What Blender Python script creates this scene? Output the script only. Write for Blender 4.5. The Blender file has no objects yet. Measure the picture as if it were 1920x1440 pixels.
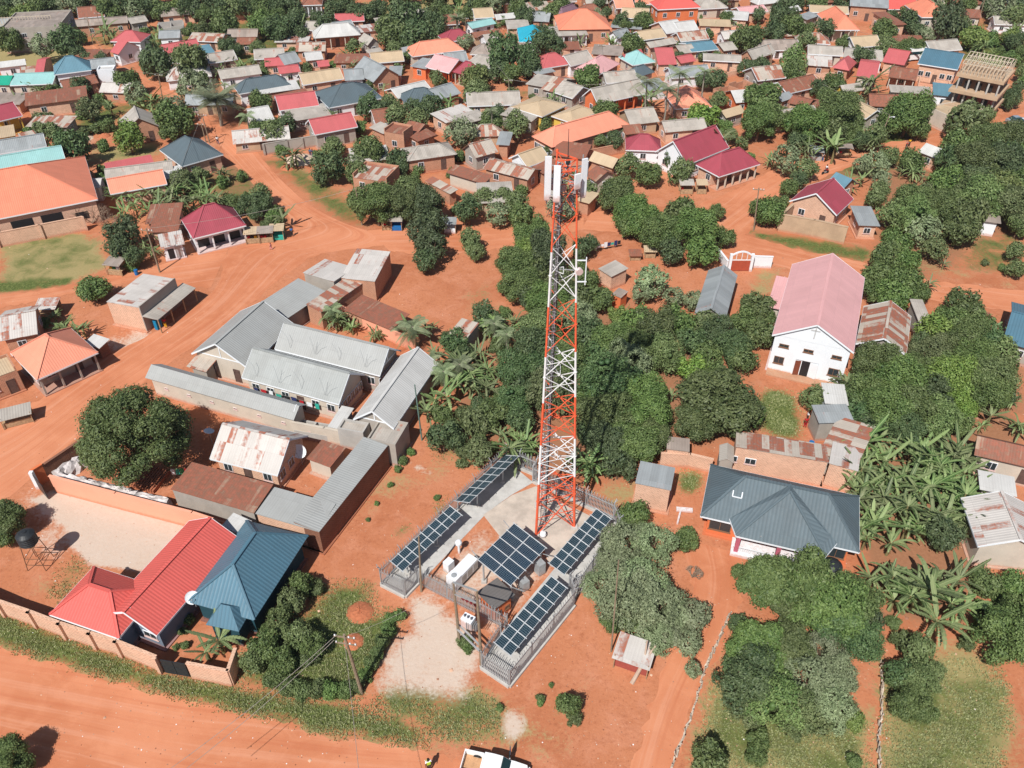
import bpy, math, random
import numpy as np
from mathutils import Vector, Matrix
rad = math.radians
random.seed(7); RNG = np.random.default_rng(11)
sc = bpy.context.scene
# ---------------- camera, sky, sun, exposure ----------------
CAM_H, CAM_D, CAM_F = 66.0, rad(38.8), 1553.0
cam_d = bpy.data.cameras.new('camera'); cam = bpy.data.objects.new('camera', cam_d)
sc.collection.objects.link(cam); sc.camera = cam
cam.location = (0, 0, CAM_H); cam.rotation_euler = (rad(90) - CAM_D, 0, 0)
cam_d.sensor_width = 36; cam_d.lens = CAM_F / 1920 * 36; cam_d.clip_end = 4000; cam_d.clip_start = 0.5
sc.render.resolution_x, sc.render.resolution_y = 1024, 768
SUN_EL = rad(50); SUN_TR = rad(25)          # shadows travel towards azimuth 25 degrees right of straight ahead
w = bpy.data.worlds.new('World'); sc.world = w; w.use_nodes = True
nt = w.node_tree; sky = nt.nodes.new('ShaderNodeTexSky'); sky.sky_type = 'NISHITA'; sky.sun_disc = False
sky.sun_elevation = SUN_EL; sky.sun_rotation = SUN_TR + math.pi; sky.altitude = 1100; sky.dust_density = 2.0; sky.ozone_density = 1.0
nt.links.new(sky.outputs[0], nt.nodes['Background'].inputs[0]); nt.nodes['Background'].inputs[1].default_value = 0.07
sun_d = bpy.data.lights.new('sun', 'SUN'); sun_d.energy = 5.0; sun_d.angle = rad(0.5); sun_d.color = (1, 0.962, 0.905)
sun = bpy.data.objects.new('sun', sun_d); sc.collection.objects.link(sun)
sdir = Vector((math.sin(SUN_TR) * math.cos(SUN_EL), math.cos(SUN_TR) * math.cos(SUN_EL), -math.sin(SUN_EL)))
sun.rotation_euler = sdir.to_track_quat('-Z', 'Y').to_euler(); sun.location = (0, 0, 120)
sc.view_settings.view_transform = 'Standard'; sc.view_settings.look = 'None'
sc.view_settings.exposure = 0.22; sc.view_settings.gamma = 1
HAZE = 0.0001
# ---------------- survey helpers ----------------
def G(px, py, z=0.0):
    X = px - 960; Y = py - 720
    dn = CAM_F * math.sin(CAM_D) + Y * math.cos(CAM_D); fw = CAM_F * math.cos(CAM_D) - Y * math.sin(CAM_D)
    t = (CAM_H - z) / dn
    return Vector((X * t, fw * t, z))
def scale_at(p):      # metres -> photo pixels at a world point
    return CAM_F / (p[1] * math.cos(CAM_D) - (p[2] - CAM_H) * math.sin(CAM_D))
_v = [0, 0, 1.0]
def view(x0, y0, s=3.0): _v[:] = [x0, y0, s]
def P(x, y): return (_v[0] + x / _v[2], _v[1] + y / _v[2])
def GP(x, y, z=0.0): return G(*P(x, y), z)
def lin(c): c /= 255.0; return c / 12.92 if c <= 0.04045 else ((c + 0.055) / 1.055) ** 2.4
def rgb(r, g, b, k=0.8): return (lin(r) * k, lin(g) * k, lin(b) * k)
# ---------------- mesh building ----------------
COL = sc.collection
class MB:
    def __init__(s): s.v = []; s.f = []; s.m = []; s.uv = []
    def face(s, pts, m=0, uv=None):
        i = len(s.v); s.v += [tuple(p) for p in pts]; s.f.append(tuple(range(i, i + len(pts)))); s.m.append(m); s.uv.append(uv)
    def box(s, c, d, rz=0.0, m=0, rot=None):
        hx, hy, hz = d[0] / 2, d[1] / 2, d[2] / 2
        R = rot if rot is not None else Matrix.Rotation(rz, 3, 'Z'); c = Vector(c)
        q = [c + R @ Vector((x * hx, y * hy, z * hz)) for x in (-1, 1) for y in (-1, 1) for z in (-1, 1)]
        for f in ((0, 1, 3, 2), (4, 6, 7, 5), (0, 4, 5, 1), (2, 3, 7, 6), (1, 5, 7, 3), (0, 2, 6, 4)): s.face([q[k] for k in f], m)
        return s
    def bar(s, a, b, w_=0.05, h_=None, m=0):
        a = Vector(a); b = Vector(b); d = b - a; L = d.length
        if L < 1e-5: return s
        h_ = h_ or w_; R = d.to_track_quat('X', 'Z').to_matrix()
        return s.box((a + b) / 2, (L, w_, h_), rot=R, m=m)
    def tube(s, pts, rads, n=8, m=0, cap=True):
        pts = [Vector(p) for p in pts]
        if not hasattr(rads, '__len__'): rads = [rads] * len(pts)
        rings = []
        for i, p in enumerate(pts):
            d = (pts[min(i + 1, len(pts) - 1)] - pts[max(i - 1, 0)])
            R = d.to_track_quat('Z', 'Y').to_matrix()
            rings.append([p + R @ Vector((math.cos(2 * math.pi * k / n) * rads[i], math.sin(2 * math.pi * k / n) * rads[i], 0)) for k in range(n)])
        for i in range(len(pts) - 1):
            for k in range(n):
                s.face([rings[i][k], rings[i][(k + 1) % n], rings[i + 1][(k + 1) % n], rings[i + 1][k]], m)
        if cap:
            s.face(list(reversed(rings[0])), m); s.face(rings[-1], m)
        return s
    def lathe(s, c, prof, n=20, m=0):
        c = Vector(c); rings = [[c + Vector((math.cos(2 * math.pi * k / n) * r, math.sin(2 * math.pi * k / n) * r, z)) for k in range(n)] for r, z in prof]
        for i in range(len(rings) - 1):
            for k in range(n): s.face([rings[i][k], rings[i][(k + 1) % n], rings[i + 1][(k + 1) % n], rings[i + 1][k]], m)
        return s
    def solid(s, faces, t, m=0, me=None):
        """slab: given top faces (lists of Vector), add top, bottom t below, and rims"""
        me = m if me is None else me
        ed = {}
        key = lambda p: (round(p[0], 3), round(p[1], 3), round(p[2], 3))
        for f in faces:
            s.face(f, m); s.face([Vector(p) - Vector((0, 0, t)) for p in reversed(f)], me)
            for i in range(len(f)):
                a, b = key(f[i]), key(f[(i + 1) % len(f)])
                if (b, a) in ed: del ed[(b, a)]
                else: ed[(a, b)] = (f[i], f[(i + 1) % len(f)])
        dz = Vector((0, 0, t))
        for a, b in ed.values(): s.face([Vector(a) - dz, Vector(b) - dz, Vector(b), Vector(a)], me)
        return s
    def mesh(s, name, mats, smooth=False):
        me = bpy.data.meshes.new(name); me.from_pydata(s.v, [], s.f)
        for mt in (mats if isinstance(mats, (list, tuple)) else [mats]): me.materials.append(mt)
        me.polygons.foreach_set('material_index', s.m)
        uvl = me.uv_layers.new(name='UVMap'); buf = []
        for f, uv in zip(s.f, s.uv):
            if uv is not None: 
                for q in uv: buf += [q[0], q[1]]
                continue
            p0, p1, p2 = (Vector(s.v[f[k]]) for k in (0, 1, 2)); n = (p1 - p0).cross(p2 - p0)
            if n.length < 1e-9: n = Vector((0, 0, 1))
            n.normalize()
            if abs(n.z) > 0.999: u, v = Vector((1, 0, 0)), Vector((0, 1, 0))
            else: u = Vector((0, 0, 1)).cross(n).normalized(); v = n.cross(u)
            for k in f: q = Vector(s.v[k]); buf += [q.dot(u), q.dot(v)]
        uvl.data.foreach_set('uv', buf)
        if smooth: me.polygons.foreach_set('use_smooth', [True] * len(me.polygons))
        me.update(); return me
    def obj(s, name, mats, parent=None, loc=None, rz=0.0, smooth=False):
        return link(name, s.mesh(name, mats, smooth), parent, loc, rz)
def link(name, me, parent=None, loc=None, rz=0.0):
    o = bpy.data.objects.new(name, me); COL.objects.link(o)
    if parent is not None: o.parent = parent
    if loc is not None: o.location = loc
    if rz: o.rotation_euler = (0, 0, rz)
    return o
def tag(o, label, cat, group=None):
    o['label'] = label; o['category'] = cat
    if group: o['group'] = group
    return o
def struct(o, kind='structure'): o['kind'] = kind; return o
def thing(name, label, cat, loc=(0, 0, 0), rz=0.0, group=None):
    o = link(name, None, None, loc, rz); o.empty_display_size = 0.5
    return tag(o, label, cat, group)
def copy_thing(root, loc, rz, label=None, group=None, sc_=None):
    r = root.copy(); COL.objects.link(r); r.location = loc; r.rotation_euler = (0, 0, rz)
    if sc_: r.scale = sc_ if hasattr(sc_, '__len__') else (sc_, sc_, sc_)
    if label: r['label'] = label
    if group: r['group'] = group
    for ch in list(root.children):
        c = ch.copy(); COL.objects.link(c); c.parent = r
        for g in list(ch.children):
            d = g.copy(); COL.objects.link(d); d.parent = c
    return r
def np_mesh(name, V, F, mats, attr=None):
    """V (n,3), F (m,k) all faces with k corners; attr dict name -> per-face float"""
    me = bpy.data.meshes.new(name); k = F.shape[1]
    me.vertices.add(len(V)); me.vertices.foreach_set('co', V.astype(np.float32).ravel())
    me.loops.add(F.size); me.loops.foreach_set('vertex_index', F.astype(np.int32).ravel())
    me.polygons.add(len(F)); me.polygons.foreach_set('loop_start', np.arange(0, F.size, k, dtype=np.int32))
    for mt in (mats if isinstance(mats, (list, tuple)) else [mats]): me.materials.append(mt)
    me.update(calc_edges=True)
    for n_, a in (attr or {}).items():
        at = me.attributes.new(n_, 'FLOAT', 'FACE'); at.data.foreach_set('value', a.astype(np.float32))
    me.validate(); return me
# ---------------- materials ----------------
class NT:
    def __init__(s, name):
        s.mat = bpy.data.materials.new(name); s.mat.use_nodes = True; s.t = s.mat.node_tree; s.b = s.t.nodes['Principled BSDF']
        s.b.inputs['Roughness'].default_value = 0.85; s.b.inputs['Specular IOR Level'].default_value = 0.25
    def n(s, ty, **kw):
        nd = s.t.nodes.new('ShaderNode' + ty)
        for k, v in kw.items():
            if k in nd.inputs.keys(): s.set(nd.inputs[k], v)
            else: setattr(nd, k, v)
        return nd
    def set(s, inp, v):
        if isinstance(v, bpy.types.NodeSocket): s.t.links.new(v, inp)
        elif isinstance(v, tuple) and len(v) == 3 and inp.type == 'RGBA': inp.default_value = (*v, 1)
        else: inp.default_value = v
    def math(s, op, a, b=0.0, c=None):
        nd = s.t.nodes.new('ShaderNodeMath'); nd.operation = op; s.set(nd.inputs[0], a); s.set(nd.inputs[1], b)
        if c is not None: s.set(nd.inputs[2], c)
        return nd.outputs[0]
    def mix(s, f, a, b, blend='MIX'):
        nd = s.t.nodes.new('ShaderNodeMix'); nd.data_type = 'RGBA'; nd.blend_type = blend
        s.set(nd.inputs[0], f); s.set(nd.inputs[6], a); s.set(nd.inputs[7], b); return nd.outputs[2]
    def noise(s, vec, scale, detail=4, rough=0.6, dist=0.0):
        nd = s.t.nodes.new('ShaderNodeTexNoise'); s.set(nd.inputs['Vector'], vec); nd.inputs['Scale'].default_value = scale
        nd.inputs['Detail'].default_value = detail; nd.inputs['Roughness'].default_value = rough; nd.inputs['Distortion'].default_value = dist
        return nd.outputs[0]
    def step(s, v, lo, hi):
        nd = s.t.nodes.new('ShaderNodeMapRange'); nd.interpolation_type = 'SMOOTHSTEP'
        s.set(nd.inputs[0], v); nd.inputs[1].default_value = lo; nd.inputs[2].default_value = hi; return nd.outputs[0]
    def coord(s, which='Object'):
        return s.t.nodes.new('ShaderNodeTexCoord').outputs[which]
    def uv(s): return s.t.nodes.new('ShaderNodeUVMap').outputs[0]
    def rnd(s): return s.t.nodes.new('ShaderNodeObjectInfo').outputs['Random']
    def out(s, col=None, rough=None, bump=None, bs=0.3, bd=0.02, metal=None, spec=None):
        if col is not None: s.set(s.b.inputs['Base Color'], col)
        if rough is not None: s.set(s.b.inputs['Roughness'], rough)
        if metal is not None: s.set(s.b.inputs['Metallic'], metal)
        if spec is not None: s.set(s.b.inputs['Specular IOR Level'], spec)
        if bump is not None:
            nd = s.t.nodes.new('ShaderNodeBump'); nd.inputs['Strength'].default_value = bs; nd.inputs['Distance'].default_value = bd
            s.set(nd.inputs['Height'], bump); s.t.links.new(nd.outputs[0], s.b.inputs['Normal'])
        return s.mat
_mc = {}
def offs(s, vec):      # shift a coordinate by the object's own random number so that no two objects repeat
    nd = s.t.nodes.new('ShaderNodeVectorMath'); nd.operation = 'MULTIPLY_ADD'
    cb = s.t.nodes.new('ShaderNodeCombineXYZ'); r = s.rnd(); s.set(cb.inputs[0], r); s.set(cb.inputs[1], r); s.set(cb.inputs[2], r)
    s.set(nd.inputs[0], cb.outputs[0]); nd.inputs[1].default_value = (173.0, 91.0, 57.0); s.set(nd.inputs[2], vec)
    return nd.outputs[0]
def roof_mat(key, col, rust=0.0, var=0.12, dirt=0.25, rib=0.3, rustcol=None, rough=0.6, metal=0.0, fresh=None, ribc=0.12):
    if key in _mc: return _mc[key]
    s = NT('roof_' + key); uv = s.uv(); sp = s.n('SeparateXYZ', Vector=uv)
    shift = s.math('MULTIPLY', s.rnd(), 37.0)
    us = s.math('DIVIDE', s.math('ADD', sp.outputs[0], shift), 0.8); vs = s.math('DIVIDE', s.math('ADD', sp.outputs[1], shift), 2.6)
    cb = s.n('CombineXYZ', X=s.math('FLOOR', us), Y=s.math('FLOOR', vs), Z=shift)
    wn = s.n('TexWhiteNoise', noise_dimensions='3D', Vector=cb.outputs[0]).outputs['Value']
    uvo = offs(s, uv)
    n1 = s.noise(uvo, 0.35, 5, 0.6); n2 = s.noise(uvo, 2.2, 5, 0.65)
    c = s.mix(s.math('MULTIPLY', s.step(n1, 0.35, 0.75), dirt), col, tuple(x * 0.62 + y for x, y in zip(col, (0.03, 0.018, 0.01))))
    c = s.mix(1.0, c, s.n('CombineColor', Red=s.math('MULTIPLY_ADD', wn, var, 1 - var / 2), Green=s.math('MULTIPLY_ADD', wn, var, 1 - var / 2), Blue=s.math('MULTIPLY_ADD', wn, var, 1 - var / 2)).outputs[0], 'MULTIPLY')
    if rust > 0:
        rc = rustcol or rgb(168, 92, 64, 0.72)
        nn = s.t.nodes.new('ShaderNodeTexNoise'); mp = s.n('Mapping', Vector=uvo, Scale=(1.5, 0.13, 1.0)); s.set(nn.inputs['Vector'], mp.outputs[0]); nn.inputs['Scale'].default_value = 1.1; nn.inputs['Detail'].default_value = 6
        r = s.math('ADD', s.math('MULTIPLY', wn, 0.45), s.math('ADD', s.math('MULTIPLY', nn.outputs[0], 0.5), s.math('MULTIPLY', n2, 0.28)))
        th = 1.02 - rust * 0.82
        f = s.math('MULTIPLY', s.step(r, th - 0.07, th + 0.1), s.math('MULTIPLY_ADD', n2, 0.9, 0.45))
        rc2 = s.mix(s.step(n2, 0.3, 0.75), tuple(x * 0.62 for x in rc), tuple(min(1, x * 1.35 + 0.02) for x in rc))
        c = s.mix(f, c, rc2)
    # ribs and sheet joints
    ribv = s.math('SINE', s.math('MULTIPLY', sp.outputs[0], 2 * math.pi / rib))
    c = s.mix(s.math('MULTIPLY', s.step(ribv, 0.1, 1.0), ribc), c, tuple(x * 0.55 for x in col))
    j = s.step(s.math('FRACT', vs), 0.0, 0.02); j2 = s.step(s.math('FRACT', us), 0.0, 0.05)
    c = s.mix(s.math('MULTIPLY', s.math('SUBTRACT', 1.0, s.math('MULTIPLY', j, j2)), 0.22), c, (0.05, 0.045, 0.04))
    _mc[key] = s.out(c, s.math('MULTIPLY_ADD', n2, 0.3, rough - 0.15), bump=s.math('ADD', ribv, s.math('MULTIPLY', n1, 1.2)), bs=0.3, bd=0.03, metal=metal)
    return _mc[key]
def wall_mat(key, col, brick=False, stain=0.5, mortar=None, peel=0.0):
    if key in _mc: return _mc[key]
    s = NT('wall_' + key); uv = s.uv(); uvo = offs(s, uv); sp = s.n('SeparateXYZ', Vector=uv)
    n1 = s.noise(uvo, 0.5, 5, 0.65); n2 = s.noise(uvo, 3.5, 6, 0.7)
    c = s.mix(s.math('MULTIPLY', s.step(n1, 0.35, 0.7), stain), col, tuple(x * 0.66 for x in col))
    bump = n2
    if brick:
        bt = s.n('TexBrick', Vector=uvo); bt.inputs['Scale'].default_value = 1.0; bt.inputs['Brick Width'].default_value = 0.3; bt.inputs['Row Height'].default_value = 0.16
        bt.inputs['Mortar Size'].default_value = 0.022; bt.inputs['Bias'].default_value = 0.0
        s.set(bt.inputs['Color1'], col); s.set(bt.inputs['Color2'], tuple(x * 0.72 for x in col)); s.set(bt.inputs['Mortar'], mortar or tuple(min(1, x * 1.25 + 0.05) for x in col))
        c = s.mix(s.math('MULTIPLY', s.step(n1, 0.3, 0.75), stain), bt.outputs[0], tuple(x * 0.7 for x in col)); bump = s.math('ADD', s.math('MULTIPLY', bt.outputs['Fac'], -1.0), n2)
    c = s.mix(s.step(n2, 0.55, 0.8), c, tuple(min(1, x * 1.18) for x in col))
    # splashed red earth along the foot of the wall: wear of its own, a dusty band with an uneven edge
    ob = s.n('SeparateXYZ', Vector=s.coord('Object')).outputs[2]
    sp_ = s.step(s.math('SUBTRACT', s.math('MULTIPLY_ADD', n2, 0.9, 0.1), ob), 0.0, 0.45)
    c = s.mix(s.math('MULTIPLY', sp_, 0.55), c, rgb(196, 118, 84))
    _mc[key] = s.out(c, 0.9, bump=bump, bs=0.35, bd=0.02); return _mc[key]
def plain(key, col, rough=0.6, metal=0.0, var=0.15, scale=3.0, spec=0.3):
    if key in _mc: return _mc[key]
    s = NT(key); n1 = s.noise(offs(s, s.coord()), scale, 5, 0.65)
    c = s.mix(s.step(n1, 0.3, 0.75), tuple(x * (1 + var * 0.4) for x in col), tuple(x * (1 - var) for x in col))
    _mc[key] = s.out(c, s.math('MULTIPLY_ADD', n1, 0.2, rough - 0.1), metal=metal, spec=spec, bump=n1, bs=0.1, bd=0.01); return _mc[key]
def leaf_mat(key, a, b, trans=0.2):
    if key in _mc: return _mc[key]
    s = NT('leaf_' + key); at = s.n('Attribute', attribute_name='tint').outputs['Fac']
    r = s.rnd(); c = s.mix(at, a, b)
    hs = s.n('HueSaturation', Hue=s.math('MULTIPLY_ADD', r, 0.035, 0.4825), Saturation=s.math('MULTIPLY_ADD', r, 0.2, 0.88), Value=s.math('MULTIPLY_ADD', r, 0.55, 0.98), Color=c)
    s.set(s.b.inputs['Base Color'], hs.outputs[0]); s.b.inputs['Roughness'].default_value = 0.55; s.b.inputs['Specular IOR Level'].default_value = 0.35
    tr = s.n('BsdfTranslucent'); s.set(tr.inputs[0], s.mix(0.5, hs.outputs[0], (0.16, 0.2, 0.03)))
    mx = s.n('MixShader'); mx.inputs[0].default_value = trans; s.t.links.new(s.b.outputs[0], mx.inputs[1]); s.t.links.new(tr.outputs[0], mx.inputs[2])
    s.t.links.new(mx.outputs[0], s.t.nodes['Material Output'].inputs[0]); _mc[key] = s.mat; return s.mat
R = {
 'gi': roof_mat('galvanised', rgb(182, 188, 190, .68), rust=0.14, var=0.24, dirt=0.4, rough=0.5, metal=0.15),
 'gs': roof_mat('smooth_grey_tin', rgb(190, 192, 190, .64), rust=0.0, var=0.07, dirt=0.3, rough=0.55, ribc=.12),
 'gt': roof_mat('spotted_grey_tin', rgb(186, 190, 188, .64), rust=0.06, var=0.12, dirt=0.35, rough=0.55, ribc=.12),
 'dg': roof_mat('dark_grey_slab', rgb(120, 116, 114, .7), var=.05, dirt=.6, ribc=0.0),
 'op': roof_mat('patched_tin', rgb(216, 212, 208, .76), rust=0.5, var=.2, dirt=.35, rustcol=rgb(160, 88, 66, .7)),
 'gl': roof_mat('pale_zinc', rgb(202, 194, 184, .68), rust=0.16, var=0.2, dirt=0.65),
 'wh': roof_mat('whitish_zinc', rgb(216, 215, 212, .75), rust=0.03, var=0.12, dirt=0.4),
 'ru': roof_mat('rust_streaked', rgb(212, 200, 186, .74), rust=0.50, var=0.25, dirt=0.5),
 'rr': roof_mat('rusty', rgb(206, 176, 152, .7), rust=0.80, var=0.4, dirt=0.6, rustcol=rgb(156, 90, 68, .68)),
 'rd': roof_mat('red', rgb(214, 112, 114, .7), var=0.08, dirt=0.3),
 'ma': roof_mat('maroon', rgb(184, 84, 98, .68), var=0.1, dirt=0.3),
 'pk': roof_mat('faded_pink', rgb(230, 176, 176, .78), var=0.08, dirt=0.22),
 'or': roof_mat('orange', rgb(240, 148, 118, .78), var=0.08, dirt=0.25),
 'sa': roof_mat('salmon', rgb(244, 158, 130, .8), var=0.08, dirt=0.25),
 'te': roof_mat('aqua', rgb(160, 208, 206, .78), var=0.1, dirt=0.3),
 'bl': roof_mat('steel_blue', rgb(110, 152, 170, .72), var=0.1, dirt=0.25),
 'db': roof_mat('teal_blue', rgb(94, 134, 154, .72), var=0.08, dirt=0.3, rib=0.36, ribc=0.35, rough=0.5),
 'dk': roof_mat('slate', rgb(106, 122, 130, .68), var=0.1, dirt=0.3, rib=0.36, ribc=0.35),
 'cy': roof_mat('cyan', rgb(50, 186, 214, .75), var=0.1, dirt=0.2),
 'gn': roof_mat('green', rgb(36, 170, 140, .75), var=0.1, dirt=0.2),
 'ta': roof_mat('tan', rgb(214, 190, 158, .72), rust=0.08, var=0.12, dirt=0.35),
 'pu': roof_mat('mauve', rgb(150, 118, 132, .68), var=0.1, dirt=0.3),
 'wa': roof_mat('weathered', rgb(178, 164, 154, .7), rust=0.15, var=0.3, dirt=0.8),
 'rb': roof_mat('brick_red', rgb(228, 106, 98, .76), var=0.05, dirt=0.2, rib=0.3, ribc=0.07),
}
RN = {'dg': 'dark grey', 'op': 'patched tin', 'gs': 'smooth grey tin', 'gt': 'grey tin', 'gi': 'grey tin', 'gl': 'pale grey tin', 'wh': 'white tin', 'ru': 'rust-streaked tin', 'rr': 'brown rusty tin', 'rd': 'bright red', 'ma': 'maroon', 'pk': 'faded pink',
      'or': 'orange', 'sa': 'salmon pink', 'te': 'aqua', 'bl': 'steel blue', 'db': 'teal blue', 'dk': 'dark slate', 'cy': 'bright cyan', 'gn': 'green', 'ta': 'tan', 'pu': 'mauve', 'wa': 'weathered grey-brown', 'rb': 'brick red'}
W = {
 'bk': wall_mat('brick', rgb(204, 150, 120, .74), brick=True), 'pb': wall_mat('pale_brick', rgb(228, 184, 156, .78), brick=True, stain=0.4),
 'db': wall_mat('dark_brick', rgb(150, 104, 84, .72), brick=True, stain=0.6, mortar=rgb(170, 120, 96)),
 'pl': wall_mat('cream_plaster', rgb(220, 208, 192, .74), stain=0.4), 'wt': wall_mat('white_paint', rgb(234, 238, 242, .86), stain=0.15),
 'gy': wall_mat('grey_render', rgb(186, 178, 168, .72), stain=0.5), 'og': wall_mat('orange_paint', rgb(240, 132, 84, .74), stain=0.3),
 'ye': wall_mat('yellow_paint', rgb(236, 200, 92, .76), stain=0.3), 'ta': wall_mat('tan_plaster', rgb(206, 176, 146, .74), stain=0.55),
 'pe': wall_mat('peach_paint', rgb(250, 176, 146, .8), stain=0.15), 'sb': wall_mat('slate_blue_paint', rgb(134, 148, 166, .7), stain=0.3),
 'co': wall_mat('concrete', rgb(196, 192, 186, .74), stain=0.5), 'dt': wall_mat('dark_teal_paint', rgb(40, 82, 94, .7), stain=0.3),
}
WN = {'bk': 'brick', 'pb': 'pale brick', 'db': 'dark brick', 'pl': 'cream-walled', 'wt': 'white-walled', 'gy': 'grey-walled', 'og': 'orange-walled', 'ye': 'yellow-walled', 'ta': 'tan-walled', 'pe': 'peach', 'sb': 'blue-grey', 'co': 'concrete', 'dt': 'teal-walled'}
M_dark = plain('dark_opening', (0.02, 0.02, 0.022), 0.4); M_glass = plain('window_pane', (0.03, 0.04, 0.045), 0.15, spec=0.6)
M_white = plain('white_paint', rgb(238, 238, 238, .82), 0.5, var=0.08); M_frame = plain('timber_frame', rgb(150, 110, 84, .7), 0.7)
M_door = plain('door_panel', rgb(120, 96, 88, .6), 0.6, var=0.3); M_steel = plain('galvanised_steel', rgb(196, 200, 202, .75), 0.45, metal=0.35, var=0.15)
M_fence = plain('fence_steel', rgb(188, 190, 192, .72), 0.5, metal=0.2); M_pole = plain('pole_timber', rgb(158, 140, 118, .7), 0.85, var=0.3)
M_conc = plain('concrete_slab', rgb(206, 202, 196, .74), 0.9, var=0.16, scale=1.2); M_black = plain('black_plastic', (0.025, 0.028, 0.032), 0.45)
M_blue = plain('blue_plastic', rgb(40, 120, 190, .7), 0.4); M_teal = plain('teal_cloth', rgb(60, 190, 170, .7), 0.7); M_wire = plain('wire', rgb(190, 180, 170, .6), 0.6)
M_redc = plain('red_cloth', rgb(200, 40, 50, .7), 0.8); M_yel = plain('yellow_plastic', rgb(240, 190, 40, .75), 0.5); M_wood = plain('rough_timber', rgb(196, 164, 128, .7), 0.9, var=0.4)
M_tarp = plain('whitish_tarpaulin', rgb(222, 214, 212, .78), 0.7, var=0.45, scale=1.6); M_navy = plain('navy_cloth', rgb(50, 60, 110, .7), 0.8)
M_bark = plain('bark', rgb(150, 122, 100, .6), 0.9, var=0.4, scale=6)
# ---------------- ground ----------------
def poly_w(X, Y, poly, soft):
    """1 inside the polygon, fading to 0 over +-soft metres about its outline"""
    px = np.array([p[0] for p in poly]); py = np.array([p[1] for p in poly]); n = len(px)
    d2 = np.full(X.shape, 1e18); ins = np.zeros(X.shape, bool)
    for i in range(n):
        x0, y0, x1, y1 = px[i], py[i], px[(i + 1) % n], py[(i + 1) % n]
        ex, ey = x1 - x0, y1 - y0; t = np.clip(((X - x0) * ex + (Y - y0) * ey) / (ex * ex + ey * ey + 1e-9), 0, 1)
        d2 = np.minimum(d2, (X - x0 - t * ex) ** 2 + (Y - y0 - t * ey) ** 2)
        c = ((y0 > Y) != (y1 > Y)) & (X < (x1 - x0) * (Y - y0) / ((y1 - y0) if abs(y1 - y0) > 1e-9 else 1e-9) + x0); ins ^= c
    d = np.sqrt(d2) * np.where(ins, 1, -1)
    return np.clip(d / soft * 0.5 + 0.5, 0, 1)
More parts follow.
